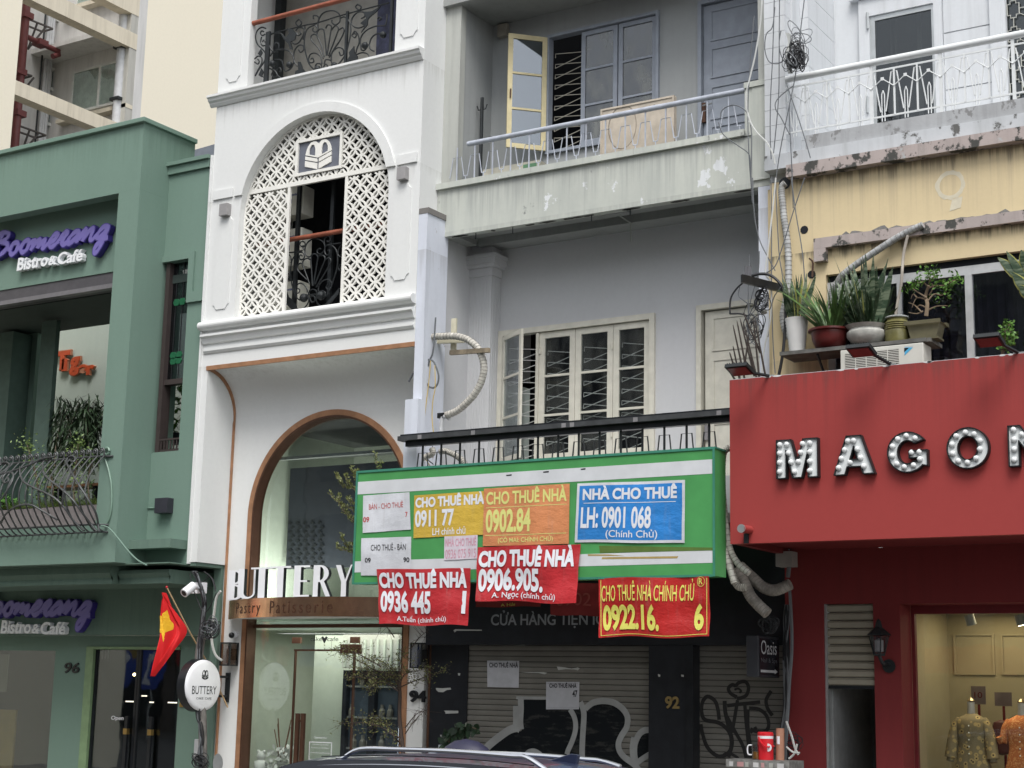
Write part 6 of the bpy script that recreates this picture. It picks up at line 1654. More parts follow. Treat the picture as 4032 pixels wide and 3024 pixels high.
# railing
YRR=YY+.06
ry=thing('balcony_railing','white iron railing with tapered loops and zigzag on the right upper balcony','railing',(-6,YRR,zu1))
zh_=W(3110,311,YRR).z;zt2=xz('a5',300,690,YRR)[1];zb2=xz('a5',300,1062,YRR)[1]
MB().tube([(xq1+.0,YRR,zh_),(XY1,YRR,zh_)],.05,12).build('handrail',m_ral,ry,smooth=True)
MB().box(xq1,XY1,YRR-.008,YRR+.008,zt2-.012,zt2+.012).build('upper_bar',m_ral,ry)
MB().box(xq1,XY1,YRR-.008,YRR+.008,zb2-.012,zb2+.012).build('lower_bar',m_ral,ry)
cx0=xz('a5',290,900,YRR)[0];px9=(xz('a5',1990,600,YRR)[0]-cx0)/9
zta=xz('a5',833,615,YRR)[1];zba=xz('a5',745,945,YRR)[1];zv=xz('a5',833,735,YRR)[1];zk=xz('a5',745,680,YRR)[1]
for i in range(-1,16):
 x=cx0+i*px9
 if x>XY1:break
 mb=MB();post=(i%3==0 and i>0)
 bw=.022 if post else .011
 mb.box(x-bw/1,x+bw/1,YRR-.012,YRR+.01,(zu1 if post else zb2),(zh_ if post else zt2))
 r=.0095;a1,a2=px9*.12,px9*.385
 mb.tube([(x+px9*.5-px9*.12,YRR-.004,zba),(x+a2-.0,YRR-.004,zba),(x+a1,YRR-.004,zta),(x-a1,YRR-.004,zta),(x-a2,YRR-.004,zba),(x-px9*.5+px9*.12,YRR-.004,zba)],r,5)
 xm=x+px9*.5
 mb.tube([(x,YRR-.016,zv),(xm,YRR-.016,zk)],.0075,5);mb.tube([(xm,YRR-.016,zk),(x+px9,YRR-.016,zv)],.0075,5)
 mb.box(xm-.022,xm+.022,YRR-.022,YRR-.012,zk-.022,zk+.022)
 for s in(-1,1):mb.tube([(xm+s*.02,YRR,zb2-.07),(xm+s*.02,YRR,zba+.25),(xm,YRR,zba+.31)],.008,5)
 mb.build('baluster',m_ral,ry)
 # hood moulding over the window
hz0,hz1=ZY('b5',700,535,YY-.1),ZY('b5',700,450,YY-.1);hx0=xz('b5',355,560,YY-.1)[0];hx1=xz('b5',452,600,YY-.1)[0]
box('hood_moulding',m_pink,yh,hx0,XY1,YY-.10,YY-.002,hz0,hz1)
box('hood_moulding',m_pink,yh,hx0,hx1,YY-.099,YY-.002,ZY('b5',400,680,YY-.1),hz0-.001)
random.seed(31)
mb=MB();x=hx0+.05
pts=[(hx0,hz1-.002)]
while x<XY1:pts.append((x,hz1+random.choice([.0,.01,.03,.06,.02])*random.uniform(.4,1.3)));x+=random.uniform(.03,.12)
pts+=[(XY1,hz1-.002)]
MB().prism(pts,YY-.07,YY-.003).build('mould_crust',wall('mould_crust',(.24,.235,.225),(.05,.05,.045),.7,.8,bump=1.0),yh)
# window
ww=thing('strip_window','wide aluminium framed window with dark curtains behind the potted plants','window',(wy[0],YY+.08,wy[2]))
m_alf=flat('window_alu',(.50,.51,.51),.4,.3)
wz1=wy[3]-.0
fz=.11
box('top_rail',m_alf,ww,wy[0],wy[1],YY+.05,YY+.12,wz1-.22,wz1-.10)
box('top_shadow_gap',m_dark,ww,wy[0],wy[1],YY+.09,YY+.12,wz1-.10,wz1)
box('left_post',m_alf,ww,wy[0],wy[0]+.09,YY+.05,YY+.12,wy[2],wz1-.221)
for(a_,b_)in((1035,1068),(1592,1650)):
 X0,X1=xz('b5',a_,900,YY+.05)[0],xz('b5',b_,900,YY+.05)[0]
 box('mullion',m_alf,ww,X0,X1,YY+.045,YY+.125,wy[2],wz1-.222)
box('pane',glass('curtain_glass',(.55,.56,.6),.45,.03),ww,wy[0]+.09,wy[1],YY+.085,YY+.092,wy[2],wz1-.22)
mb=MB();X=wy[0];k=0;random.seed(9);prev=None
while X<wy[1]:
 stp=random.uniform(.04,.09);a_=(X,YY+.30+(.05 if k%2 else-.03));X+=stp;k+=1
 if prev:mb.quad((prev[0],prev[1],wy[2]),(a_[0],a_[1],wy[2]),(a_[0]+.0,a_[1],wz1),(prev[0],prev[1],wz1))
 prev=a_
mb.build('curtain',flat('dark_curtain',(.11,.105,.13),.55,var=.5,scale=3),ww,recalc=False)
# painted out circle on the yellow wall
c0=WQ('b5',1472,60,YY)
mb=MB();mb.prism([(c0.x+.20*math.cos(u*PI/14)*(1+.05*math.sin(5*u)),c0.z+.20*math.sin(u*PI/14)*(1+.05*math.cos(3*u)))for u in range(28)],YY-.002,YY-.0005,[[(c0.x+.145*math.cos(u*PI/14),c0.z+.145*math.sin(u*PI/14))for u in range(28)]])
mb.prism([(c0.x-.02,c0.z-.36),(c0.x+.13,c0.z-.33),(c0.x+.16,c0.z-.18),(c0.x+.02,c0.z-.2)],YY-.0035,YY-.0022)
mb.build('bare_ring_mark',flat('bare_plaster',(.62,.57,.44),.9),yh)
# holes and small stains
for(x,y)in((280,425),(340,790)):
 v=WQ('b5',x,y,YY);MB().lathe([(.001,0),(.06,0),(.04,.003)],(v.x,YY-.004,v.z),9,axis='y').build('wall_hole',m_dark,yh)
b_=thing('rusty_bracket','small rusty hook bracket hanging on the yellow wall left of the window hood','bracket',tuple(WQ('b5',345,700,YY-.05)))
MB().tube([WQ('b5',*c,YY-.05)for c in((320,658),(345,680),(350,700),(345,810))],.014,5).build('hook',flat('rust',(.09,.05,.035),.8),b_)
# insulated pipe crossing the window and its thin branch
v_=[WQ('b5',*c,YY-.12)for c in((1250,385),(1150,430),(1020,500),(850,610),(700,710),(610,780),(575,815),(555,850),(520,900),(505,960),(500,1040))]
wrapped('long slanting silver grey wrapped pipe from the mouldy hood down to the window corner',v_,.046,v_[0],flat('silver_wrap',(.36,.37,.37),.6,var=.35,scale=16))
v_=[WQ('b5',*c,YY-.17)for c in((1125,470),(1110,530),(1095,600),(1085,680),(1070,880),(1045,1000),(1025,1120))]
wrapped('thin white and brown pipe dropping from the slanting pipe to the plastic jar',v_,.02,v_[0],flat('pipe_brown_white',(.42,.38,.33),.6,var=.4,scale=4),wraps=False)
v_=[WQ('b5',*c,YY-.1)for c in((125,45),(100,70),(95,130),(105,220),(115,330),(130,430),(145,560),(150,700),(150,850),(130,1000),(105,1120),(120,1230),(150,1310))]
wrapped('long upright wrapped pipe at the left edge of the yellow wall',v_,.046,v_[0],flat('wrap_pale_grey',(.48,.49,.49),.6,var=.3,scale=10))
v=WQ('b5',118,45,YY-.01);MB().lathe([(.001,0),(.09,0),(.07,.004)],(v.x,YY-.006,v.z),14,axis='y').build('pipe_hole',m_dark,yh)
# shelf and plants
YSf=YY-.55
zsf=ZY('b5',600,1380,YSf)
zsh_=xz('b5',80,1440,YSf)[1]
xs0,xs1=xz('b5',78,1442,YSf)[0],xz('b5',1270,1300,YSf)[0]
shf=thing('plant_shelf','dark weathered board shelf carrying the potted plants over the red sign','shelf',(xs0,YSf,zsh_))
m_board=flat('weathered_board',(.13,.13,.12),.85,var=.35)
MB().box(xs0,xs1,YSf,YY-.03,zsh_-.02,zsh_+.03).build('board',m_board,shf)
MB().box(xs1+.001,xs1+.05,YSf+.05,YY-.01,zsh_-.015,zsh_+.035).build('board_end',m_board,shf)
for x in(xs0+.5,xs1-.4):
 MB().tube([(x,YSf+.1,zsh_-.03),(x,YY,zsh_-.45)],.02,5).build('brace',m_iron,shf)
zt_s=zsh_+.031
def zpot(k,x,y,Y):return xz(k,x,y,Y)[1]
def pot_thing(name,lab,x,y,h,prof,mat,n=20,sx=1,sy=1,cat='plant pot',smooth=True):
 t=thing(name,lab,cat,(x,y,zt_s),'potted plants on the shelf')
 MB().lathe([(r,z*h)for r,z in prof],(x,y,zt_s),n,sx,sy).build('pot',mat,t,smooth=smooth)
 rr=prof[-1][0]*.88
 MB().lathe([(.001,h*.93),(rr*.97,h*.93)],(x,y,zt_s),n,sx,sy).build('soil',flat('soil',(.03,.025,.02),.95),t)
 return t
def blades(t,x,y,z,n,L0,L1,wd,mat,spread,lean=.35,name='leaves',bend=.3):
 mb=MB()
 for i in range(n):
  a_=random.uniform(0,2*PI);d=Vector((math.cos(a_)*random.uniform(.05,lean),math.sin(a_)*random.uniform(.05,lean),1))
  p=Vector((x+math.cos(a_)*spread*random.random(),y+math.sin(a_)*spread*random.random(),z))
  leaf(mb,p,d,Vector((-math.sin(a_+.6),math.cos(a_+.6),0)),random.uniform(L0,L1),wd,bend,5)
 mb.build(name,mat,t,recalc=False)
def snake_mat():
 if 'snake_leaf' in MC:return MC['snake_leaf']
 t=NT('snake_leaf');nz=t.ramp(t.noise((2,2,14),2.0,4,.6),.42,.6)
 t.set(t.mix(nz,(.035,.065,.035),(.16,.20,.13)),.4);MC['snake_leaf']=t.m;return t.m
m_edge=flat('yellow_edge',(.42,.42,.12),.5)
random.seed(41)
YPt=YY-.33
xw1=xz('b5',222,1400,YPt)[0]
hw=zpot('b5',215,1183,YPt)-zt_s+.05
prof=[(.10,0)]
for i in range(1,24):prof.append((.10+.055*i/24+(.006 if i%2 else 0),i/24))
prof+=[(.16,1)]
t=pot_thing('ribbed_pot','tall white ribbed pot with yellow edged snake plant, leftmost on the shelf',xw1,YPt,hw,prof,flat('pot_white',(.68,.68,.66),.45,var=.04),22)
blades(t,xw1,YPt,zt_s+hw*.95,26,.35,.75,.07,snake_mat(),.1,.35,bend=.05)
blades(t,xw1,YPt,zt_s+hw*.95,12,.35,.7,.03,m_edge,.1,.4,'pale_leaves',.05)
xr1_=xz('b5',500,1300,YPt)[0];hr=zpot('b5',500,1222,YPt-.2)-zt_s
t=pot_thing('red_bowl_pot','dark red glazed bowl pot with long arching green leaves',xr1_,YPt-.05,hr,[(.15,0),(.20,.15),(.24,.5),(.25,.85),(.29,.9),(.29,1)],flat('red_glaze',(.11,.02,.018),.3,var=.2),26)
blades(t,xr1_,YPt-.05,zt_s+hr*.9,110,.4,.85,.035,flat('leaf_strap',(.10,.19,.06),.4,var=.4),.14,.9,bend=.35)
xb_=xz('b5',800,1300,YPt)[0];hb=zpot('b5',800,1190,YPt-.2)-zt_s
t=pot_thing('wavy_bowl_pot','round white bowl pot with wavy rim and tall dark snake plants',xb_,YPt-.05,hb,[(.14,0),(.21,.2),(.26,.45),(.26,.65),(.22,.82),(.26,.93),(.28,1)],flat('stained_white',(.46,.46,.42),.5,var=.25,scale=8),26)
blades(t,xb_,YPt-.05,zt_s+hb*.9,46,.4,1.0,.085,snake_mat(),.2,.45,bend=.05)
blades(t,xb_,YPt-.05,zt_s+hb*.9,50,.25,.6,.06,m_leaf_d,.22,1.1,'low_leaves',.2)
blades(t,xb_,YPt-.05,zt_s+hb*.9,9,.4,.7,.03,m_edge,.2,.5,'pale_leaves',.05)
xj=xz('b5',1040,1300,YPt)[0];hj=zpot('b5',1040,1130,YPt-.1)-zt_s
t=thing('plastic_jar','cloudy olive plastic jar standing between the wavy bowl and the bonsai','jar',(xj,YPt,zt_s))
mj=flat('olive_plastic',(.15,.14,.055),.25,var=.35,scale=7)
pr=[(.19,0),(.20,.1),(.20,.45)]+[(.20+(.008 if i%2 else-.004),.5+.04*i)for i in range(8)]+[(.18,.85),(.16,.9),(.17,1)]
MB().lathe([(r*.82,z*hj)for r,z in pr],(xj,YPt,zt_s),22).build('body',mj,t,smooth=True)
MB().tube([(xj+.145*math.cos(u*PI/10),YPt+.145*math.sin(u*PI/10),zt_s+hj)for u in range(20)],.012,6,closed=True).build('rim',flat('clear_plastic',(.35,.37,.36),.2),t)
xn=xz('b5',1275,1280,YPt)[0];hn=zpot('b5',1260,1150,YPt-.1)-zt_s-.06
t=thing('bonsai_pot','olive rectangular pot with a thin twisted bonsai tree','bonsai',(xn,YPt,zt_s),'potted plants on the shelf')
mo=flat('olive_glaze',(.115,.105,.06),.4,var=.2)
mb=MB();L0,L1_=.17,.215
mb.prism([(xn-L0,zt_s+.03),(xn+L0,zt_s+.03),(xn+L1_*.98,zt_s+hn*.9),(xn+L1_*1.08,zt_s+hn),(xn-L1_*1.08,zt_s+hn),(xn-L1_*.98,zt_s+hn*.9)],YPt-.12,YPt+.12)
mb.build('pot',mo,t)
box('base_tray',mo,t,xn-.19,xn+.19,YPt-.13,YPt+.13,zt_s,zt_s+.029)
for s in(-1,1):box('rim_lip',mo,t,xn-.24,xn+.24,YPt+s*.135-.02,YPt+s*.19+.02,zt_s+hn-.02,zt_s+hn+.03)
MB().box(xn-.21,xn+.21,YPt-.118,YPt+.118,zt_s+hn+.002,zt_s+hn+.015).build('soil',flat('soil',(.03,.025,.02),.95),t)
tr=MB();cr=MB()
def br_(k,pts,r0,r1,Y,nl=0,L=.05,jit=.05):
 P_=smooth_pts([WQ(k,x,y,Y+random.uniform(-jit,jit))for x,y in pts],4);tr.tube(P_,r0,6,r1=r1)
 for _ in range(nl):
  p=P_[-1-random.randint(0,min(4,len(P_)-1))]+rnd_dir()*random.uniform(.02,.12)
  leaf(cr,p,rnd_dir(-.2),rnd_dir(),L*random.uniform(.7,1.3),L*.6,.2,2)
br_('b5',[(1275,1130),(1285,1030),(1270,970),(1295,880)],.03,.018,YPt)
for pts,nl in(([(1290,900),(1300,830),(1290,770)],60),([(1295,900),(1350,880),(1410,880),(1460,860)],50),([(1280,980),(1200,930),(1160,900),(1140,890)],45),([(1290,890),(1250,850),(1220,860),(1200,850)],45),([(1300,850),(1330,820),(1340,790)],45),([(1285,1000),(1200,980),(1160,1060)],0),([(1200,980),(1170,950),(1150,990)],0),([(1275,1060),(1220,1040),(1190,1080)],0),([(1285,1010),(1340,950),(1400,960),(1440,930)],20),([(1460,860),(1500,840),(1530,830)],60),([(1290,1080),(1360,1050),(1450,1045)],8),([(1240,1100),(1180,1040),(1130,1020)],0),([(1250,1090),(1200,1110),(1130,1100)],0),([(1300,960),(1330,900),(1320,860)],12)):
 br_('b5',pts,.012,.004,YPt,nl)
tr.build('trunk',flat('bonsai_bark',(.20,.15,.10),.8),t);cr.build('crown',[flat('leaf_fresh',(.11,.24,.04),.45,var=.4,scale=14)],t,recalc=False)
# snake plant reaching in from the right edge and the small plant on the sign top
t=thing('snake_plant','large yellow edged snake plant leaves reaching in at the right edge','plant',tuple(WQ('b5',2130,900,YY-.3)),'potted plants by the window')
cr=MB();ce=MB()
for(a_,b_,w_)in(((2130,880),(1860,650),.12),((2120,900),(1930,600),.10),((2130,800),(2050,590),.13),((2150,980),(1975,770),.12),((2140,1000),(2030,870),.10)):
 A,B=WQ('b5',*a_,YY-.3),WQ('b5',*b_,YY-.4)
 leaf(cr,A,B-A,(0,-1,.2),(B-A).length,w_,.0,6);leaf(ce,A+Vector((0,.012,0)),B-A,(0,-1,.2),(B-A).length*1.0,w_*1.35,.0,6)
cr.build('leaves',snake_mat(),t,recalc=False);ce.build('leaf_edges',m_edge,t,recalc=False)
t=thing('small_shrub','small bright green shrub growing beside the right floodlight','plant',tuple(WQ('b5',1890,1450,YY-.5)))
cr=MB();st=MB()
for _ in range(9):
 p=WQ('b5',1890+random.uniform(-10,10),1450,YY-.5);qv=WQ('b5',random.uniform(1850,1980),random.uniform(1180,1330),YY-.5+random.uniform(-.1,.1))
 P_=smooth_pts([p,p.lerp(qv,.5)+rnd_dir()*.04,qv],4);st.tube(P_,.006,5)
 for _2 in range(34):leaf(cr,random.choice(P_[3:])+rnd_dir()*.06,rnd_dir(-.2),rnd_dir(),.05,.035,.2,2)
st.build('stem',m_twig,t);cr.build('leaves',MC['leaf_fresh'],t,recalc=False)
# outdoor unit of an air conditioner under the shelf
YA_=YSf-.0
a=rect('b5',572,1395,1258,1625,YA_)
ac=thing('air_conditioner_unit','cream outdoor cooling unit with slatted grille and blue logo under the plant shelf','air conditioner',(a[0],YA_,a[2]))
zac=zsh_-.03
MB().box(a[0],a[1],YA_,YA_+.34,zac-.62,zac).build('case',flat('unit_ivory',(.55,.55,.50),.5,var=.06),ac,bevel=.012)
xg1=xz('b5',1050,1400,YA_)[0]
box('fan_recess',m_dark,ac,a[0]+.07,xg1,YA_-.004,YA_-.001,zac-.58,zac-.05)
for i in range(24):box('grille_slat',flat('unit_ivory',(.55,.55,.50),.5),ac,a[0]+.068,xg1+.002,YA_-.014,YA_-.005,zac-.57+i*.022,zac-.57+i*.022+.010)
for i in range(1,5):
 x=a[0]+.07+(xg1-a[0]-.07)*i/5;box('grille_rib',flat('unit_ivory',(.55,.55,.50),.5),ac,x-.006,x+.006,YA_-.017,YA_-.0145,zac-.58,zac-.05)
MB().prism([xz('b5',*c,YA_)for c in((1105,1385),(1168,1385),(1098,1452))],YA_-.003,YA_-.001).build('logo',flat('logo_blue',(.08,.38,.62),.4),ac)
MB().prism([xz('b5',*c,YA_)for c in((1096,1390),(1135,1388),(1096,1425))],YA_-.0045,YA_-.0032).build('logo_dark',m_black,ac)
mb=MB();r=rect('b5',1096,1384,1165,1374,YA_);put_text(mb,'DAIKIN',r[0],r[1],r[2],r[3],YA_-.003,bold=.02);mb.build('maker_name',flat('logo_blue',(.08,.38,.62),.4),ac)
box('seam',flat('seam_dim',(.30,.30,.27),.6),ac,xg1+.05,a[1]-.03,YA_-.002,YA_-.0008,zac-.36,zac-.352)
# ------------------------------------------------------------------ red sign box and shop
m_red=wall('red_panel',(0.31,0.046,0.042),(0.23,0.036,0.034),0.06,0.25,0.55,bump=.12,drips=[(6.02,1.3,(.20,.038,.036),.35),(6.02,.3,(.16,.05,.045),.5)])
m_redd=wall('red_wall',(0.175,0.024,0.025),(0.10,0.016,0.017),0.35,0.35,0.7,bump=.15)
YRS=18.62
rx0=xz(None,2874,1800,YRS)[0]
rz0,rz1=xz(None,2874,2142,YRS)[1],xz(None,2874,1497,YRS)[1]
rg=thing('red_sign_box','huge red sign box with bulb letters projecting over the right shop','sign',(rx0,YRS,rz0))
MB().box(rx0,XY1,YRS,YRS+.12,rz0,rz1).build('front_panel',m_red,rg)
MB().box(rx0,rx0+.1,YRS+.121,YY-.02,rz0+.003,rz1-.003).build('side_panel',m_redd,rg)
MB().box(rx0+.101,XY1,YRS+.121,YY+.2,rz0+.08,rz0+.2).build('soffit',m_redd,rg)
random.seed(17)
mb=MB()
box('flashing',flat('flashing_white',(.5,.5,.52),.5),rg,rx0,XY1,YRS+.001,YRS+.119,rz1+.001,rz1+.007)
for i in range(14):
 x=random.uniform(rx0+.3,XY1-1.5);w_=random.uniform(.02,.07)
 mb.prism([(x+w_*math.cos(u*PI/4)*random.uniform(.6,1.1),rz1-.001+.012*math.sin(u*PI/4))for u in range(8)],YRS-.0012,YRS-.0004)
o=mb.build('paint_chip',flat('chip_white',(.6,.6,.6),.7),rg);o['kind']='stuff'
for(x,y)in((785,1413),(1295,1408),(1785,1394)):
 v=WZ(*q('c5',x,y),rz0+.08);MB().lathe([(.001,0),(.13,0),(.13,.01)],(v.x,v.y,rz0+.068),20).build('downlight',flat('downlight_trim',(.45,.40,.38),.4),rg)
 # MAGONN letters : dark rim, pale face, round bulbs
mn={'M':(405,703,878,603),'A':(820,1113,853,577),'G':(1212,1503,838,550),'O':(1645,1948,810,518),'N':(2093,2385,788,497),'N2':(2500,2800,760,470)}
bulbs={'M':[(440,648),(490,645),(605,640),(657,635),(438,710),(503,708),(590,703),(655,700),(438,777),(520,774),(573,770),(657,768),(438,845),(545,843),(657,836)],'A':[(933,620),(975,618),(910,685),(1002,680),(887,747),(1025,742),(951,776),(866,815),(1048,803)],'G':[(1358,582),(1296,606),(1422,600),(1257,660),(1256,728),(1291,786),(1344,808),(1411,795),(1456,752),(1452,700),(1396,704)],'O':[(1786,558),(1720,585),(1850,570),(1690,645),(1893,618),(1694,711),(1891,680),(1736,765),(1864,745),(1802,775)],'N':[(2136,538),(2197,572),(2140,610),(2141,680),(2141,757),(2230,620),(2262,680),(2300,740),(2340,515),(2342,585),(2344,660),(2345,735)],'N2':[]}
ml=thing('marquee_letters','large white bulb letters reading MAGONN with black rims on the red sign','sign',(-6,YRS-.13,rz0+.8))
YL=YRS-.13
m_face=flat('marquee_face',(.70,.73,.73),.35,var=.04)
m_bulb=flat('bulb_pearl',(.70,.72,.72),.2,var=.02)
bulb_me=None
for key,(a_,b_,c_,d_)in mn.items():
 ch=key[0]
 A=xz('c5',(a_+b_)/2,c_+(4 if ch in 'MAN' else 4),YL);B=xz('c5',(a_+b_)/2,d_,YL)
 X0,X1=xz('c5',a_,700,YL)[0],xz('c5',b_,700,YL)[0]
 ov_=.0
 def U(l):return[(X0+u*(X1-X0),A[1]+v*(B[1]-A[1]))for u,v in l]
 ell=lambda rx,rz,a0,a1,n=26:[(.5+rx*math.cos(math.radians(a0+(a1-a0)*i/n)),.5+rz*math.sin(math.radians(a0+(a1-a0)*i/n)))for i in range(n+1)]
 hol=[]
 if ch=='M':out=[(0,0),(0,1),(.35,1),(.5,.36),(.65,1),(1,1),(1,0),(.77,0),(.77,.72),(.61,0),(.39,0),(.23,.72),(.23,0)]
 elif ch=='N':out=[(0,0),(0,1),(.29,1),(.74,.38),(.74,1),(1,1),(1,0),(.71,0),(.26,.62),(.26,0)]
 elif ch=='A':out=[(0,0),(.32,1),(.68,1),(1,0),(.73,0),(.67,.2),(.33,.2),(.27,0)];hol=[[(.40,.38),(.60,.38),(.5,.73)]]
 elif ch=='O':out=ell(.5,.5,0,351,39);hol=[ell(.24,.29,0,351,39)]
 else:out=ell(.5,.5,36,318,34)+[(.99,.14),(.99,.53),(.54,.53),(.54,.35),(.76,.35),(.74,.26)]+ell(.25,.29,305,48,24)
 out=U(out);hol=[U(h_)for h_ in hol]
 L_=MB().prism(out,YL+.079,YL+.125,hol).build('letter_'+ch.lower(),m_iron,ml)
 MB().prism(out,YL+.072,YL+.078,hol).build('face',m_face,L_)
 rw=MB()
 for lp in[out]+hol:
  for p,q_ in zip(lp,lp[1:]+lp[:1]):
   dx,dz=q_[0]-p[0],q_[1]-p[1];l_=math.hypot(dx,dz)
   if l_<1e-5:continue
   nx,nz=-dz/l_*.006,dx/l_*.006;ex,ez=dx/l_*.004,dz/l_*.004
   c8=[(p[0]-nx-ex,p[1]-nz-ez),(q_[0]-nx+ex,q_[1]-nz+ez),(q_[0]+nx+ex,q_[1]+nz+ez),(p[0]+nx-ex,p[1]+nz-ez)]
   rw.hexa([(a,YL+.04,b)for a,b in c8]+[(a,YL+.127,b)for a,b in c8])
 rw.build('rim_wall',m_iron,L_)
 for(x,y)in bulbs[key]:
  v=WQ('c5',x,y,YL+.062)
  if bulb_me is None:
   t_=MB();t_.ball((0,0,0),.036,14,10);bulb_me=bpy.data.meshes.new('bulb');bulb_me.from_pydata(t_.v,[],t_.f);bulb_me.materials.append(m_bulb);bulb_me.polygons.foreach_set('use_smooth',[True]*len(bulb_me.polygons))
  add_mesh('bulb',bulb_me,L_,v-org(L_))
  # floodlights on the top edge
m_lampred=flat('lamp_red_glass',(.15,.03,.03),.2)
def flood(lab,k,x,y):
 v=WQ(k,x,y,YRS-.42)
 t=thing('floodlight',lab,'floodlight',tuple(v),'floodlights along the red sign')
 MB().obox(v,(.15,0,0),(0,.13,-.035),(0,.01,.022)).build('housing',m_iron,t)
 for i in range(9):MB().obox(v+Vector((-.13+i*.0325,-.01,.035)),(.004,0,0),(0,.09,-.024),(0,0,.014)).build('cooling_fin',m_iron,t)
 MB().obox(v+Vector((0,-.008,-.03)),(.125,0,0),(0,.105,-.028),(0,.0,.003)).build('lens',m_lampred,t)
 foot=Vector((v.x+.22,YRS+.05,rz1+.012))
 MB().tube([v+Vector((.1,.11,-.03)),foot],.022,6).build('arm',m_iron,t)
 MB().box(foot.x-.06,foot.x+.06,YRS,YRS+.11,rz1+.008,rz1+.022).build('base_plate',m_alu,t)
flood('black floodlight with red lens at the left corner of the red sign','c5',150,100)
flood('black floodlight with red lens in front of the slatted cooling unit','b5',745,1410)
flood('black floodlight with red lens near the right end of the red sign','b5',1790,1325)
t=thing('pipe_stub','red painted pipe stub with open end at the lower left of the red sign','pipe',tuple(WQ('c5',180,1260,YRS)))
v=WQ('c5',160,1255,YRS-.2)
MB().tube([v,v+Vector((.03,.21,-.0))],.05,14).build('pipe',m_red,t,smooth=True)
MB().lathe([(.001,0),(.042,0)],v+Vector((0,-.003,0)),14,axis='y').build('pipe_mouth',m_dark,t)
MB().lathe([(.042,0),(.054,0),(.054,.012),(.042,.012)],v+Vector((0,-.006,0)),16,axis='y').build('pipe_lip',m_alu,t)
a_=WQ('c5',195,1290,YRS-.02);box('strap',m_iron,t,a_.x-.03,a_.x+.03,YRS-.03,YRS-.002,rz0,a_.z)
# lower red front
YLR=20.5
s0=rect('d5',435,325,840,330,YLR);zs_t=xz('d5',435,320,YLR)[1]
sxa,sxb=xz('d5',435,325,YLR)[0],xz('d5',840,325,YLR)[0]
wxa=xz('d5',1058,318,YLR)[0];wzt=xz('d5',1058,318,YLR)[1]
rs_=thing('red_shop_front','deep red painted ground floor shop front under the red sign box','shop front',(-6,YLR,.13))
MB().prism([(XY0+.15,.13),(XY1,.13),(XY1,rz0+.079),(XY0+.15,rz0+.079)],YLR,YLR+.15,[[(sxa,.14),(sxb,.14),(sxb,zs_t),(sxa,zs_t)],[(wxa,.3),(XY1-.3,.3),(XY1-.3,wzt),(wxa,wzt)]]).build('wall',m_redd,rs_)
YW3=21.0
wx2=xz('d5',1190,403,YW3)[0];wz2=xz('d5',1190,403,YW3)[1]
MB().prism([(wxa-.0,.2),(XY1,.2),(XY1,rz0),(wxa,rz0)],YW3-.06,YW3+.02,[[(wx2,.25),(XY1-.3,.25),(XY1-.3,wz2),(wx2,wz2)]]).build('window_surround',flat('maroon',(.14,.014,.018),.5),rs_)
box('reveal',m_redd,rs_,wxa-.1,wxa-.001,YLR+.151,YW3-.061,.2,wzt+.05)
box('reveal',m_redd,rs_,wxa,XY1,YLR+.151,YW3-.061,wzt+.0,wzt+.05)
# half raised shutter, grey opening behind
st_=thing('half_shutter','half raised beige slatted shutter in the red wall','shutter',(sxa,YLR+.05,zs_t))
zsb=xz('d5',440,985,YLR+.08)[1];n=10;ph=(zs_t-zsb)/n
for i in range(n):
 MB().prism([(YLR+.07,zsb+i*ph+.004),(YLR+.05,zsb+i*ph+.02),(YLR+.048,zsb+(i+.72)*ph),(YLR+.062,zsb+(i+.80)*ph),(YLR+.05,zsb+(i+.86)*ph),(YLR+.062,zsb+(i+.95)*ph),(YLR+.09,zsb+(i+.97)*ph),(YLR+.09,zsb+i*ph+.004)],sxa,sxb,ax='x').build('slat',flat('shutter_beige',(.27,.25,.20),.6,var=.08),st_)
box('bottom_bar',m_black,st_,sxa,sxb,YLR+.05,YLR+.1,zsb-.04,zsb)
box('guide_rail',m_alu,st_,sxa-.001,sxa+.035,YLR+.03,YLR+.13,.14,zsb+1.6)
box('passage_wall',flat('passage_grey',(.24,.25,.25),.8),rs_,sxa,sxa+.06,YLR+.151,YLR+2.3,.13,zsb+.2)
box('passage_back',flat('passage_dark',(.10,.105,.105),.85),rs_,sxa,wx2-.31,YLR+1.6,YLR+1.7,.13,zsb+.2)
# wall lantern
lv=WQ('d5',890,650,YLR-.22)
t=thing('carriage_lantern','black carriage lantern on the red wall between shutter and shop window','lantern',tuple(lv))
MB().lathe([(.005,.33),(.03,.30),(.05,.22),(.155,.13),(.165,.115)][::-1],lv,6).build('roof',m_iron,t)
MB().lathe([(.07,-.13),(.13,.10)],lv,6).build('pane',glass('lantern_glass2',(.7,.7,.7),.3),t)
mb=MB()
for i in range(6):
 a_=i*PI/3;mb.tube([lv+Vector((.072*math.cos(a_),.072*math.sin(a_),-.13)),lv+Vector((.133*math.cos(a_),.133*math.sin(a_),.11))],.008,4)
mb.lathe([(.001,-.15),(.08,-.145),(.075,-.12),(.03,-.12)],lv,6);mb.build('frame',m_iron,t)
MB().lathe([(.001,-.11),(.06,-.09),(.06,.05),(.001,.08)],lv,8).build('frosted_lamp',flat('frosted',(.38,.38,.40),.4),t)
MB().tube(smooth_pts([lv+Vector((0,0,-.14)),lv+Vector((.03,.05,-.24)),lv+Vector((.06,.2,-.24))],4),.025,6).build('arm',m_iron,t)
MB().lathe([(.001,0),(.09,0),(.07,.03)],(lv.x+.06,YLR-.03,lv.z-.27),12,axis='y').build('wall_plate',m_iron,t)
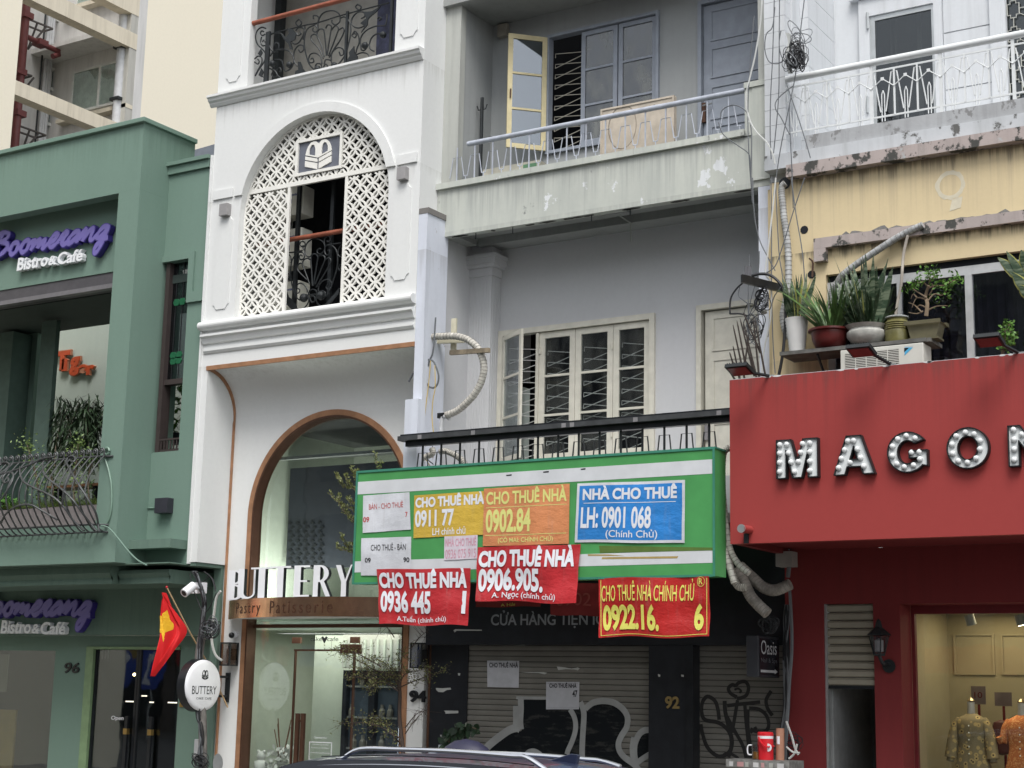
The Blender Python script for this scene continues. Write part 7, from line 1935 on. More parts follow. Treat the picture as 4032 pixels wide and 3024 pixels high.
# display window: cream room, mannequins, posters, spot lamps
m_shopc=flat('shop_cream',(.42,.36,.24),.8,var=.04)
rm=thing('display_room','warm cream room behind the shop window of the red shop','shop interior',(-5,YW3+1,.2))
box('back_wall',m_shopc,rm,wx2-.3,XY1,YW3+1.9,YW3+2.0,.2,rz0)
box('side_wall',m_shopc,rm,wx2-.26,wx2-.16,YW3+.03,YW3+1.9,.2,rz0)
box('ceiling',m_shopc,rm,wx2-.3,XY1,YW3+.03,YW3+1.9,wz2+.12,wz2+.2)
box('display_floor',m_shopc,rm,wx2-.3,XY1,YW3+.03,YW3+1.9,.2,.5)
box('pane',m_glass,rs_,wx2,XY1-.3,YW3-.02,YW3-.012,.25,wz2)
for(a_,b_)in((1490,1835),(1875,2200)):
 A=xz('d5',a_,560,YW3+1.85);B=xz('d5',b_,900,YW3+1.85)
 MB().prism([(A[0],B[1]),(B[0],B[1]),(B[0],A[1]),(A[0],A[1])],YW3+1.87,YW3+1.895,[[(A[0]+.03,B[1]+.03),(B[0]-.03,B[1]+.03),(B[0]-.03,A[1]-.03),(A[0]+.03,A[1]-.03)]]).build('wall_panel_bead',m_shopc,rm)
for i,(x,y,on)in enumerate(((1635,450,0),(2045,450,1))):
 v=WQ('d5',x,y,YW3+.6);t=thing('spot_lamp',['unlit','lit'][on]+' round ceiling spot lamp inside the red shop window','spot lamp',tuple(v),'ceiling spots in the shop window')
 d=Vector((.25,.1,-1)).normalized()
 MB().tube([v-d*.07,v+d*.07],.065,14).build('can',flat('spot_can',(.35,.35,.33),.4),t,smooth=True)
 MB().tube([v+d*.071,v+d*.075],.05,14).build('lens',emit('spot_glow',(1,.85,.6),8)if on else m_bulb,t)
for nm,x,e_ in(('spot_a',1640,16),('spot_b',2045,16)):
 v=WQ('d5',x,480,YW3+.35)
 sp=bpy.data.lights.new(nm,'SPOT');sp.energy=42;sp.color=(1,.80,.50);sp.spot_size=math.radians(46);sp.spot_blend=.5;sp.shadow_soft_size=.05
 so=bpy.data.objects.new(nm,sp);COL.objects.link(so);so.location=v+Vector((0,0,.02));so.rotation_euler=Vector((-.04,-.20,1)).to_track_quat('Z','Y').to_euler()
v=WQ('d5',1560,430,YW3+1.2)
ar=bpy.data.lights.new('room_light','AREA');ar.size=.9;ar.energy=8;ar.color=(1,.82,.52);ao=bpy.data.objects.new('room_light',ar);COL.objects.link(ao);ao.location=(v.x+.5,YW3+1.1,wz2+.08)
def floral():
 t=NT('floral_cloth');vo=t.n('ShaderNodeTexVoronoi');vo.inputs['Scale'].default_value=13
 t.l(t.P(),vo.inputs['Vector']);d=vo.outputs['Distance']
 c=t.mix(t.ramp(d,.15,.19),(.045,.03,.02),(.40,.30,.14));c=t.mix(t.ramp(d,.36,.46),c,(.21,.17,.105));t.set(c,.85);return t.m
def dotted():
 t=NT('rust_cloth');nz=t.noise(sc=40,det=2);t.set(t.mix(t.ramp(nz,.5,.62),(.36,.11,.035),(.50,.24,.10)),.85);return t.m
def mannequin(lab,k,xc,ytop,Y,cloth,sleeve):
 v=WQ(k,xc,ytop,Y)
 t=thing('mannequin',lab,'mannequin',(v.x,Y,.5),'dressed mannequins in the window')
 zc=v.z
 MB().lathe([(.052,-.30),(.055,-.20),(.048,-.08),(.050,-.02),(.001,-.005)],(v.x,Y,zc),16).build('neck',flat('mannequin_grey',(.30,.30,.32),.4),t,smooth=True)
 MB().lathe([(.045,-.01),(.055,.0),(.03,.03),(.012,.035),(.001,.05)],(v.x,Y,zc),14).build('neck_cap',flat('chrome_cap',(.5,.42,.3),.2,.9),t,smooth=True)
 prof=[(.07,-.17),(.10,-.19),(.155,-.225),(.19,-.27),(.19,-.36),(.175,-.48),(.165,-.60),(.175,-.66),(.22,-.85),(.28,-1.15),(.33,-1.5)]
 vs=[];n=40
 mb=MB()
 for r,z in prof:
  for j in range(n):
   a_=2*PI*j/n;fold=1+(.05*math.sin(a_*9)*max(0,(-z-.5)))
   sx=1.08 if z<-.2 else 1.0
   vs.append((v.x+r*sx*math.cos(a_)*fold,Y+r*.68*math.sin(a_)*fold,zc+z))
 mb.add(vs,[(i*n+j,i*n+(j+1)%n,(i+1)*n+(j+1)%n,(i+1)*n+j)for i in range(len(prof)-1)for j in range(n)])
 mb.build('dress',cloth,t,smooth=True)
 for s in(-1,1):
  pts=[Vector((v.x+s*.15,Y,zc-.25)),Vector((v.x+s*.21,Y-.01,zc-.34)),Vector((v.x+s*.25,Y-.02,zc-.52)),Vector((v.x+s*.28,Y-.04,zc-(.75 if sleeve else .45)))]
  P_=smooth_pts(pts,4);m_=MB()
  nn=len(P_);m_.tube(P_,.055,12,r1=.085 if sleeve else .06);m_.build('sleeve',cloth,t,smooth=True)
  if sleeve:
   m2=MB();m2.tube([P_[-1]+Vector((0,0,.01)),P_[-1]+Vector((s*.01,-.01,-.05))],.05,10);m2.build('cuff',cloth,t,smooth=True)
 for i in range(5):MB().ball((v.x,Y-.14-.005*i,zc-.33-i*.09),.010,8,6).build('button',m_bulb,t)
 return t
mannequin('headless mannequin in brown floral dress with wide sleeves','d5',1640,1108,YW3+.75,floral(),True)
mannequin('headless mannequin in rust orange dotted dress at the right edge','d5',2052,1120,YW3+.75,dotted(),False)
for(lab,a_,txt)in(('grey card reading 10 on a stand behind the floral dress',(1640,990,1762,1140),'10'),('grey card on a stand behind the orange dress',(1832,1040,1975,1155),'')):
 r=rect('d5',*a_,YW3+1.2)
 t=thing('price_card',lab,'card',(r[0],YW3+1.2,.5),'cards on stands in the shop window')
 box('card',flat('card_grey',(.20,.15,.14),.6),t,r[0],r[1],YW3+1.2,YW3+1.22,r[2],r[3])
 if txt:
  mb=MB();w_=r[1]-r[0];h_=r[3]-r[2];put_text(mb,txt,r[0]+w_*.22,r[1]-w_*.22,r[2]+h_*.34,r[2]+h_*.68,YW3+1.197,.0,.01);mb.build('number',flat('dark_red_ink',(.13,.02,.02),.5),t)
 box('stand',m_redd,t,(r[0]+r[1])/2-.015,(r[0]+r[1])/2+.015,YW3+1.205,YW3+1.23,.5,r[2]-.001)
 # small dark hanging tag on the left wall, handbag between mannequins, low rail
r=rect('d5',1240,985,1305,1170,YW3+1.4);tag(MB().prism([(r[0],r[3]),(r[1],r[3]),(r[1]-.03,r[2]),(r[0]+.03,r[2])],YW3+1.4,YW3+1.48).build('hanging_bag',flat('bag_dark',(.05,.05,.055),.6),None),'dark upright bag shape on the pale wall left of the mannequins','bag')
r=rect('d5',1258,1470,1305,1550,YW3+1.0)
t=thing('desk_lamp','thin desk lamp with dark base at the left of the display','lamp',(r[0],YW3+1.0,.5))
box('base',m_dark,t,r[0],r[1],YW3+1,YW3+1.1,r[2],r[3])
MB().tube(smooth_pts([WQ('d5',*c,YW3+1.05)for c in((1275,1470),(1275,1330),(1270,1260),(1258,1235))],4),.008,5).build('stem',m_iron,t)
v=WQ('d5',1890,1400,YW3+1.0)
t=thing('maroon_bag','maroon shoulder bag hanging between the two dressed mannequins','bag',tuple(v))
MB().lathe([(.001,-.25),(.12,-.22),(.15,0),(.10,.18),(.001,.22)],v,16,1,.5).build('pouch',flat('bag_maroon',(.07,.022,.022),.5),t,smooth=True)
# ------------------------------------------------------------------ green signboard and the rental notices
YSG=18.5
m_sg=flat('sign_green',(0.075,0.30,0.095),.35,var=.12,scale=2)
m_sgw=flat('sign_stripe',(0.60,0.62,0.64),.4,var=.08,scale=3)
m_teal=flat('teal_edge',(0.05,0.22,0.15),.4)
gx0,gx1=W(1407,1862,YSG).x,W(2813,1762,YSG).x
gz0,gz1=W(2810,2267,YSG).z,W(2813,1762,YSG).z
sb=thing('green_signboard','long green signboard with pale stripes, covered in rental notices','signboard',(gx0,YSG,gz0))
h=gz1-gz0
box('front_panel',m_sg,sb,gx0,gx1,YSG,YSG+.34,gz0,gz1)
box('stripe',m_sgw,sb,gx0+.02,gx1-.03,YSG-.003,YSG-.0005,gz1-.205*h,gz1-.092*h)
box('stripe',m_sgw,sb,gx0+.02,gx1-.03,YSG-.003,YSG-.0005,gz0+.10*h,gz0+.198*h)
for a_ in((gx0-.01,gx0+.022,gz0-.01,gz1+.01),(gx1-.022,gx1+.008,gz0-.01,gz1+.01),(gx0+.023,gx1-.023,gz1-.022,gz1+.012),(gx0+.023,gx1-.023,gz0-.012,gz0+.018)):
 box('edge_trim',m_teal,sb,a_[0],a_[1],YSG-.014,YSG-.0035,a_[2],a_[3])
box('edge_trim',m_teal,sb,gx1+.001,gx1+.012,YSG-.01,YSG+.34,gz1-.01,gz1+.012)
mt_=flat('tape_old',(.38,.28,.10),.7)
for i,pts_ in enumerate(([(35,1380),(240,1382),(380,1395),(38,1396)],[(170,1408),(880,1398),(870,1418),(165,1426)],[(140,1300),(1200,1318),(1200,1345),(150,1368)])):
 MB().prism([xz('c4',x,y,YSG)for x,y in pts_],YSG-.005,YSG-.0033).build('old_tape',mt_ if i<2 else flat('moss_stain',(.09,.16,.03),.7),sb)
for x0,x1,y in((815,862,768),(1118,1165,741),(1425,1465,718)):
 MB().prism([xz('c3',x0,y,YSG),xz('c3',x1,y-6,YSG),xz('c3',x1-2,y+6,YSG),xz('c3',x0+3,y+9,YSG)],YSG-.005,YSG-.0033).build('black_tape',m_black,sb)
def poster(lab,cs,Y,bg,items,amp=.004,border=None,seed=1,name='rental_notice',cat='notice',grp='rental notices',fq=1.0,back=True):
 C_=[xz(k,x,y,Y)for k,x,y in cs]
 rnd=random.Random(seed);ph=[rnd.uniform(0,6)for _ in range(4)]
 def M(u,v,e=0):
  x=(C_[3][0]*(1-u)+C_[2][0]*u)*(1-v)+(C_[0][0]*(1-u)+C_[1][0]*u)*v
  z=(C_[3][1]*(1-u)+C_[2][1]*u)*(1-v)+(C_[0][1]*(1-u)+C_[1][1]*u)*v
  y=Y-amp*(1.4+math.sin(7*fq*u+3*v+ph[0])*.7+math.sin(17*fq*u-5*v+ph[1])*.35+math.sin(11*v+ph[2])*.35)-(1-v)*amp*.8
  sag=amp*.6*math.sin(9*u+ph[3])
  return(x,y-e,z+sag*(1 if v<.5 else .4))
 t=thing(name,lab,cat,(min(c[0]for c in C_),Y,min(c[1]for c in C_)),grp)
 def patch(nm,u0,u1,v0,v1,e,mat,nu=26,nv=14,par=t,th=.0006):
  mb=MB();vs=[M(u0+(u1-u0)*i/nu,v0+(v1-v0)*j/nv,e)for j in range(nv+1)for i in range(nu+1)]
  n=len(vs);vs+=[(a,b+th,c)for a,b,c in vs]
  fs=[(j*(nu+1)+i,j*(nu+1)+i+1,(j+1)*(nu+1)+i+1,(j+1)*(nu+1)+i)for j in range(nv)for i in range(nu)]
  fs+=[tuple(a+n for a in f[::-1])for f in fs]
  return mb.add(vs,fs).build(nm,mat,par,smooth=True,recalc=False)
 if border:
  patch('margin',0,1,0,1,0,border);patch('sheet',.025,.975,.045,.955,.0012,bg)
 else:patch('sheet',0,1,0,1,0,bg)
 for it in items:
  if it[0]=='|':
   _,u0,u1,v0,v1,m=it;patch('printed_line',u0,u1,v0,v1,.0026,m,26,1);continue
  s_,u0,u1,v0,v1,m,b_=it
  vs,fs=text_data(s_,b_)
  me=MB();me.add([M(u0+a*(u1-u0),v0+b*(v1-v0),.0030+amp*.42)for a,b,_ in vs],fs);me.build('print',m,t,recalc=False)
 return t
m_pw=crumple('paper_white',(.64,.66,.70),.25);m_py=crumple('banner_yellow',(.62,.42,.06));m_po=crumple('banner_orange',(.66,.26,.11))
m_pb=crumple('banner_blue',(.03,.23,.62));m_pr=crumple('banner_red',(.50,.028,.035));m_pr2=crumple('banner_deep_red',(.46,.02,.018))
m_tw=flat('print_white',(.68,.70,.74),.5,var=.04);m_ty=flat('print_yellow',(.62,.60,.12),.5,var=.08);m_ty2=flat('print_pale_yellow',(.66,.66,.22),.5,var=.08)
m_tr=flat('print_red',(.48,.07,.06),.6);m_tk=flat('print_black',(.02,.02,.025),.6);m_tp=flat('print_pink',(.60,.30,.38),.6);m_pp=flat('paper_pinkish',(.62,.56,.62),.6)
Yp=YSG-.006
poster('white paper with red BÁN - CHO THUÊ, upper left on the green signboard',[('c2',1307,937),('c2',1685,908),('c2',1697,1213),('c2',1304,1242)],Yp,m_pw,[('BÁN - CHO THUÊ',.13,.86,.61,.79,m_tr,0),('09',.01,.14,.28,.42,m_tr,.02),('7',.90,.95,.34,.48,m_tr,.02)],.002,seed=1)
poster('white paper with black CHO THUÊ - BÁN, lower left on the green signboard',[('c2',1293,1285),('c2',1700,1272),('c2',1700,1590),('c2',1290,1590)],Yp,m_pw,[('CHO THUÊ - BÁN',.2,.9,.66,.86,m_tk,0),('09',.08,.20,.34,.47,m_tk,.02),('90',.85,.97,.34,.47,m_tk,.02)],.003,seed=2)
poster('golden yellow CHO THUÊ NHÀ notice with white letters on the green signboard',[('c3',65,935),('c3',652,898),('c3',645,1255),('c3',60,1283)],Yp,m_py,[('CHO THUÊ NHÀ',.02,.98,.70,1.0,m_tw,.045),('0911 77',.02,.57,.24,.64,m_tw,.035),('LH chính chủ',.27,.73,.04,.22,m_tw,.01)],.002,seed=3)
poster('orange CHO THUÊ NHÀ notice with pale yellow letters on the green signboard',[('c3',635,880),('c3',1334,838),('c3',1328,1330),('c3',626,1350)],Yp-.006,m_po,[('CHO THUÊ NHÀ',.03,.97,.71,.99,m_ty2,.03),('|',.03,.97,.655,.665,m_ty2),('0902.84',.03,.56,.22,.63,m_ty2,.035),('|',.03,.97,.175,.185,m_ty2),('(CÔ MAI: CHÍNH CHỦ)',.18,.82,.03,.16,m_ty2,.01)],.002,seed=4)
poster('blue NHÀ CHO THUÊ notice with white edge, curling on the green signboard',[('c3',1400,838),('c4',945,688),('c4',940,1277),('c3',1376,1318)],Yp,m_pb,[('NHÀ CHO THUÊ',.06,.93,.71,.95,m_tw,.04),('|',.07,.92,.655,.665,m_tw),('LH: 0901 068',.05,.70,.23,.60,m_tw,.03),('(Chính Chủ)',.29,.76,.05,.215,m_tw,.01)],.006,border=m_pw,seed=5)
poster('faded white sheet with pink NHÀ CHO THUÊ lettering below the golden notice',[('c3',312,1270),('c3',583,1258),('c3',580,1450),('c3',308,1465)],Yp-.003,m_pp,[('NHÀ CHO THUÊ',.04,.96,.56,.98,m_tp,.01),('0936 075 915',.04,.96,.06,.44,m_tp,.0)],.0015,seed=6)
poster('red A.Tuấn banner hanging off the lower left corner of the green signboard',[('c2',1425,1540),('c3',535,1530),('d3',515,498),('d2',1458,487)],Yp-.02,m_pr,[('CHO THUÊ NHÀ',.02,.97,.65,1.0,m_tw,.05),('0936 445',.03,.60,.20,.61,m_tw,.04),('1',.93,.97,.20,.6,m_tw,.02),('A.Tuấn (chính chủ)',.20,.77,.03,.17,m_tw,.01)],.022,seed=7)
poster('red A. Ngọc banner hanging off the middle of the green signboard',[('c3',590,1356),('c3',1425,1335),('d3',1405,318),('d3',585,292)],Yp-.02,m_pr,[('CHO THUÊ NHÀ',.02,.96,.62,1.0,m_tw,.05),('0906.905.',.02,.67,.17,.60,m_tw,.04),('A. Ngọc (chính chủ)',.17,.80,.03,.17,m_tw,.01)],.022,seed=8)
t=poster('red banner with yellow letters hanging under the right of the signboard',[('d3',1572,110),('d4',822,98),('d4',828,593),('d3',1592,590)],Yp+.01,m_pr2,[('CHO THUÊ NHÀ CHÍNH CHỦ',.03,.87,.60,.97,m_ty,.006),('0922.16.',.04,.56,.10,.55,m_ty,.04),('6',.87,.95,.10,.55,m_ty,.04),('|',.02,.98,.03,.04,m_ty),('|',.978,.984,.03,.97,m_ty),('|',.02,.026,.03,.97,m_ty),('R',.91,.945,.87,.97,m_ty,.02),('O',.895,.965,.83,1.0,m_ty,-.03)],.024,seed=9)
m_prd=flat('banner_red_old',(.22,.02,.02),.6)
poster('old dark red banner half hidden behind the middle red banner',[('d3',575,200),('d3',1100,200),('d3',1100,340),('d3',572,348)],19.3,m_prd,[('A Hải',.4,.62,.05,.22,m_ty,0)],.01,seed=10,name='old_banner',cat='banner',grp='old banners')
poster('old dark red banner deeper under the signboard, right of the middle banner',[('d3',1180,150),('d3',1600,150),('d3',1600,420),('d3',1185,410)],19.5,m_prd,[('0902',.1,.8,.3,.7,flat('faded_red_print',(.30,.06,.05),.6),0)],.01,seed=11,name='old_banner',cat='banner',grp='old banners')
poster('small white notice pasted upper left on the roller shutter',[('d3',660,782),('d3',922,784),('d3',918,1003),('d3',662,998)],YS0-.016,flat('paper_dim',(.42,.43,.47),.6),[('CHO THUÊ NHÀ',.07,.97,.74,.97,m_tk,.03)],.001,seed=12)
poster('small white notice with thin frame pasted right on the roller shutter',[('d3',1142,955),('d3',1413,957),('d3',1410,1180),('d3',1142,1180)],YS0-.016,flat('paper_dim',(.42,.43,.47),.6),[('CHO THUÊ NHÀ',.10,.92,.78,.98,m_tk,.03),('47',.80,.95,.44,.70,m_tk,.03),('|',.04,.96,.94,.945,m_tk),('|',.04,.96,.05,.055,m_tk)],.001,seed=13)
# wrapped pipes beside the signboard
m_wr2=flat('wrap_ivory',(.55,.54,.48),.65,var=.25,scale=12);m_wrd=flat('wrap_dirty',(.30,.28,.25),.8,var=.4,scale=10)
ps=[WQ('c4',*c,18.95)for c in((1357,385),(1305,430),(1290,560),(1290,720),(1300,900),(1325,1120),(1360,1330),(1430,1460),(1540,1560))]
wrapped('ivory wrapped pipe sagging nearest the red sign, right of the green signboard',ps,.042,ps[0],m_wr2)
ps=[WQ('c4',*c,18.9)for c in((1285,660),(1250,800),(1243,950),(1262,1100),(1295,1300),(1340,1450),(1400,1650))]
wrapped('ivory wrapped pipe hugging the right end of the green signboard',ps,.042,ps[0],m_wr2)
ps=[WQ('e4',*c,19.6)for c in((230,170),(290,280),(330,370),(390,440),(460,505))]
wrapped('thick frayed wrapped pipe ending in mid air above the black hanging sign',ps,.075,ps[0],m_wrd)
ps=[WQ('e4',*c,19.7)for c in((250,150),(350,240),(430,310),(520,330),(630,285))]
wrapped('thick dirty wrapped pipe bending right to the red wall',ps,.075,ps[0],m_wrd)
ps=[WQ('e4',*c,19.5)for c in((120,0),(160,90),(200,220),(240,300),(300,310))]
wrapped('thin pale wrapped pipe curling under the corner of the red sign',ps,.05,ps[0],m_wr2)
# cables -------------------------------------------------------------------
m_cab=flat('cable_black',(.018,.019,.022),.6);m_cabw=flat('cable_white',(.55,.56,.54),.5);m_cabg=flat('cable_grey',(.13,.14,.15),.6)
def cables(lab,k,L,Y,r,mat):
 t=thing('cable_bundle',lab,'cables',tuple(WQ(k,*L[0][-1],Y)))
 for pts_ in L:MB().tube(smooth_pts([WQ(k,x,y,Y)for x,y in pts_],5),r,5).build('strand',mat,t,smooth=True)
def cable(k,pts_,Y,r=.008,mat=None,lab=None,grp=None,dy=0):
 P_=smooth_pts([WQ(k,x,y,Y+dy*i)for i,(x,y)in enumerate(pts_)],5)
 o=MB().tube(P_,r,5).build('cable',mat or m_cab,None,smooth=True)
 return tag(o,lab or 'thin dark cable running down the boundary between the grey and the yellow house','cable',grp or 'dark cables at the party wall')
cables('bundle of thin grey cables hanging over the boundary of the grey and white balconies','a4',[[(1345,0),(1340,200),(1330,500),(1315,800),(1312,1100),(1320,1300)],[(1388,0),(1385,400),(1380,800),(1340,1250)],[(1350,60),(1330,220),(1280,280),(1268,400),(1300,500),(1370,520),(1420,495)],[(1400,250),(1385,350),(1400,450),(1440,520)],[(1500,700),(1400,780),(1355,840),(1360,900),(1400,960),(1470,1100)],[(1590,0),(1560,250),(1520,600),(1460,900),(1390,1250),(1340,1600)],[(1450,700),(1540,960),(1600,1150),(1640,1290)],[(1470,860),(1470,1000),(1490,1400),(1500,1700)],[(905,960),(920,900),(1000,858),(1080,880),(1130,940),(1160,1100),(1155,1500)],[(890,1000),(930,1100),(1050,1190),(1130,1250),(1150,1330),(1165,1650)],[(1180,130),(1150,500),(1130,900),(1140,1300),(1170,1660)]],20.1,.008,m_cabg)
cables('thin grey cables fanning down the yellow wall edge to the steel arm','b4',[[(1375,0),(1390,300),(1430,500),(1500,650),(1560,760)],[(1525,0),(1530,400),(1530,800),(1540,1300),(1560,1600)],[(1800,0),(1700,300),(1620,560),(1560,720),(1480,780)],[(1690,0),(1730,300),(1780,600),(1810,950)],[(1560,0),(1590,600),(1620,850),(1540,1000),(1500,1300)],[(1350,630),(1345,800),(1340,1000),(1340,1300)],[(1430,600),(1420,780),(1360,1000),(1340,1130)]],20.05,.008,m_cabg)
cable('a4',[(1245,0),(1230,200),(1190,450),(1140,660),(1115,800),(1140,970),(1200,1080),(1280,1160),(1330,1250),(1350,1340)],20.1,.012,m_cabw,'thick white cable looping down across the grey balcony corner','white cables at the party wall')
cable('b4',[(1565,0),(1540,250),(1500,600),(1480,780),(1525,870),(1520,1150),(1470,1400),(1450,1620)],20.0,.011,m_cabw,'white cable passing in front of the black steel arm','white cables at the party wall')
cable('b4',[(1400,0),(1470,0)],20.1,.004,m_cabw,'short white wire end at the fascia corner','white cables at the party wall')
cable('b4',[(1370,800),(1440,785),(1520,795),(1590,850),(1630,920),(1645,1050),(1640,1250),(1620,1450),(1590,1610)],19.95,.022,m_cab,'thick black cable arching over the steel arm and down to the red sign','thick cables')
cable('b4',[(1305,850),(1240,910),(1195,990),(1190,1100),(1200,1110),(1270,1110),(1330,1125)],19.6,.013,m_cab,'black cable drooping in an arc left of the steel arm','thick cables')
cable('b4',[(1270,890),(1260,960),(1300,1000),(1340,1030)],19.6,.008,m_cabg,'thin grey wire hanging beside the drooping black cable','thick cables')
cable('e3',[(375,0),(365,150),(355,300),(340,400)],20.2,.014,m_cabg,'straight grey wire above the oval cable loop on the grey pier','left balcony cables')
cable('e3',[(340,400),(290,520),(265,640),(290,740),(350,765),(395,720),(405,630),(370,520),(335,470),(260,465),(160,560),(80,700)],20.15,.016,m_cabg,'grey cable tied in an oval loop beside the white pier','left balcony cables')
m_yc=flat('yellow_cable',(.50,.36,.10),.6)
cables('thin yellow wires dangling below the oval cable loop','e3',[[(320,470),(300,700),(270,950),(240,1230)],[(365,520),(370,750),(345,900),(335,1080),(350,1250)],[(210,1410),(240,1500),(290,1580),(330,1640)]],20.1,.007,m_yc)
cables('thin dark wires tangled at the left end of the lower grey balcony','e3',[[(200,620),(180,750),(185,900),(215,1100),(240,1260)],[(200,1410),(240,1500),(200,1600)],[(160,1410),(165,1500),(140,1640)],[(340,1400),(330,1480),(280,1530),(350,1600)]],20.1,.009,m_cabg)
# steel arm with insulator straps, and fan of spikes
sa=thing('channel_bracket','black steel channel arm with two insulator straps jutting over the red sign','bracket',tuple(WQ('b4',1300,820,19.7)))
A,B=WQ('b4',1285,822,19.3),WQ('b4',1615,905,20.2)
MB().obox((A+B)/2,(B-A)/2,(.02,-.02,0),(0,0,.055)).build('channel',m_black,sa)
for x in(1325,1353):
 a_=WQ('b4',x,800,19.5);b_=WQ('b4',x,722,19.5);MB().box(a_.x-.022,a_.x+.022,19.49,19.5,a_.z,b_.z).build('strap',flat('strap_grey',(.12,.12,.13),.6),sa)
MB().ball(WQ('b4',1466,1098,19.9),.05,12,8,.6).build('insulator',flat('porcelain',(.4,.4,.36),.3),sa)
sk=thing('spike_fan','fan of rusty black anti climb spikes rising behind the left corner of the red sign','spikes',tuple(WQ('b4',1330,1640,19.5)))
for a_,b_ in(((1215,1200),(1310,1640)),((1247,1165),(1330,1600)),((1272,1145),(1390,1620)),((1297,1095),(1440,1430)),((1215,1372),(1270,1640)),((1187,1425),(1230,1560)),((1380,1145),(1430,1640)),((1392,1145),(1480,1620)),((1300,1180),(1410,1640)),((1180,1570),(1230,1645)),((1345,1280),(1300,1600)),((1250,1570),(1270,1645))):
 MB().tube([WQ('b4',*a_,19.45),WQ('b4',a_[0]*.9+b_[0]*.1,a_[1]*.9+b_[1]*.1,19.46),WQ('b4',*b_,19.5)],.004,5,r1=.016).build('spike',flat('spike_rust',(.045,.035,.03),.7),sk)
random.seed(77)
def tangle(name,lab,k,cx,cy,rx,ry,Y,n,mats,r=.007,cat='cable coil',drop=False):
 c=WQ(k,cx,cy,Y);t=thing(name,lab,cat,tuple(c))
 sx_=(WQ(k,cx+rx,cy,Y)-c).length;sz_=(WQ(k,cx,cy+ry,Y)-c).length
 for i in range(n):
  a0=random.uniform(0,6.3);ex,ez=random.uniform(.25,1),random.uniform(.25,1);ox,oz=random.uniform(-.4,.4)*sx_,random.uniform(-.4,.4)*sz_;tl=random.uniform(-.6,.6)
  pts=[]
  for j in range(22):
   a_=a0+j*.33;u,v=math.cos(a_)*ex*sx_,math.sin(a_)*ez*sz_
   pts.append(c+Vector((ox+u*math.cos(tl)-v*math.sin(tl),random.uniform(-.01,.01)+.003*i-.1,oz+u*math.sin(tl)+v*math.cos(tl))))
  MB().tube(smooth_pts(pts,2),r*random.uniform(.7,1.3),5).build('cable_loop',mats[i%len(mats)],t,smooth=True)
 return t
tangle('cable_coil','big tangled coil of black and white wires at the end of the white balcony rail','a5',225,480,90,120,20.1,26,[m_cab,m_cab,m_cabg])
tangle('cable_coil','wide loose loops of thin wire above the black coil on the white pilaster','a5',250,330,100,140,20.12,7,[m_cabg],.005)
t=thing('wire_bunch','bunch of pale wire ends beside the black coil','cable',tuple(WQ('a5',140,500,20.1)))
for i in range(9):MB().tube(smooth_pts([WQ('a5',130+i*3,270,20.1),WQ('a5',150+i*5,350,20.1),WQ('a5',125+i*4,450,20.08),WQ('a5',150+i*4,600,20.08)],4),.008,5).build('wire',m_cabw,t,smooth=True)
tangle('cable_coil','knotted dark wires under the black steel arm','b4',1470,1000,50,90,19.9,12,[m_cab,m_cabg],.008)
tangle('cable_coil','long snarl of dark wires hanging below the steel arm beside the spikes','b4',1400,1220,70,170,19.9,12,[m_cab,m_cabg],.006)
# cable column at the round sign (left) and at the red wall (right)
def cable_column(lab,k,xs_,ys_,Y,n,jit,r0,mats,seed,thick=None):
 random.seed(seed);t=thing('cable_bundle',lab,'cable bundle',tuple(WQ(k,xs_[0],ys_[-1],Y)))
 for i in range(n):
  off=random.uniform(-jit,jit)
  P_=smooth_pts([WQ(k,x+off+random.uniform(-jit,jit)*.6,y,Y+random.uniform(-.06,.06))for x,y in zip(xs_,ys_)],4)
  MB().tube(P_,r0*random.uniform(.6,1.4),5).build('strand',mats[i%len(mats)],t,smooth=True)
 if thick:MB().tube(smooth_pts([WQ(k,x,y,Y+.05)for x,y in thick[1]],4),thick[0],8).build('core_pole',thick[2],t,smooth=True)
 return t
cable_column('dense bundle of black cables running down beside the flag behind the round sign','e5',[275,300,350,350,325,310,300,320,330,320,330],[0,60,220,340,560,720,1180,1300,1430,1560,1700],20.0,22,14,.011,[m_cab,m_cab,m_cabg],5,(.07,[(330,560),(305,760),(320,1000),(338,1300),(340,1700)],flat('pole_grey',(.16,.15,.14),.8,var=.4)))
tangle('cable_coil','messy coil of black wires left of the copper band','e5',430,480,80,80,20.0,22,[m_cab,m_cabg],.006)
tangle('cable_coil','loose black wire loops low beside the foot of the white pier','e5',350,1600,70,60,20.0,14,[m_cab],.006)
cables('single black wires swinging beside the white wall camera','e5',[[(240,0),(330,90),(400,40),(440,130),(445,170)],[(230,20),(260,150),(330,330)],[(455,180),(400,300),(360,350)],[(350,0),(420,60),(450,150)]],19.95,.009,m_cab)
cable('e5',[(490,165),(455,220),(435,350),(415,500),(420,620),(450,710),(500,750)],20.3,.022,m_cabw,'white conduit bending down to the left lantern','white conduits')
cable_column('thick bundle of dark cables down the left edge of the red wall','e4',[610,605,600,605,600,575,600,605],[440,560,760,980,1200,1400,1560,1700],20.42,26,17,.013,[m_cab,m_cab,m_cabg],6)
cable('e4',[(625,330),(640,600),(640,800),(625,1000),(610,1250),(600,1450),(590,1600)],20.2,.022,m_cabg,'thick grey conduit along the left edge of the red wall','grey conduits')
tangle('cable_coil','dark wire loop circling on the red wall behind the plastic table','e4',680,1470,60,90,20.3,6,[m_cab],.006)
tangle('cable_coil','coil of dark hose above the black hanging sign','e4',480,590,80,60,20.2,9,[m_cab],.012)
cables('pale loose sticks of conduit at the foot of the cable bundle','e4',[[(600,1310),(640,1420),(665,1510),(690,1560)],[(600,1500),(650,1540),(700,1545)],[(620,1590),(660,1550),(680,1480)]],20.0,.014,m_cabw)
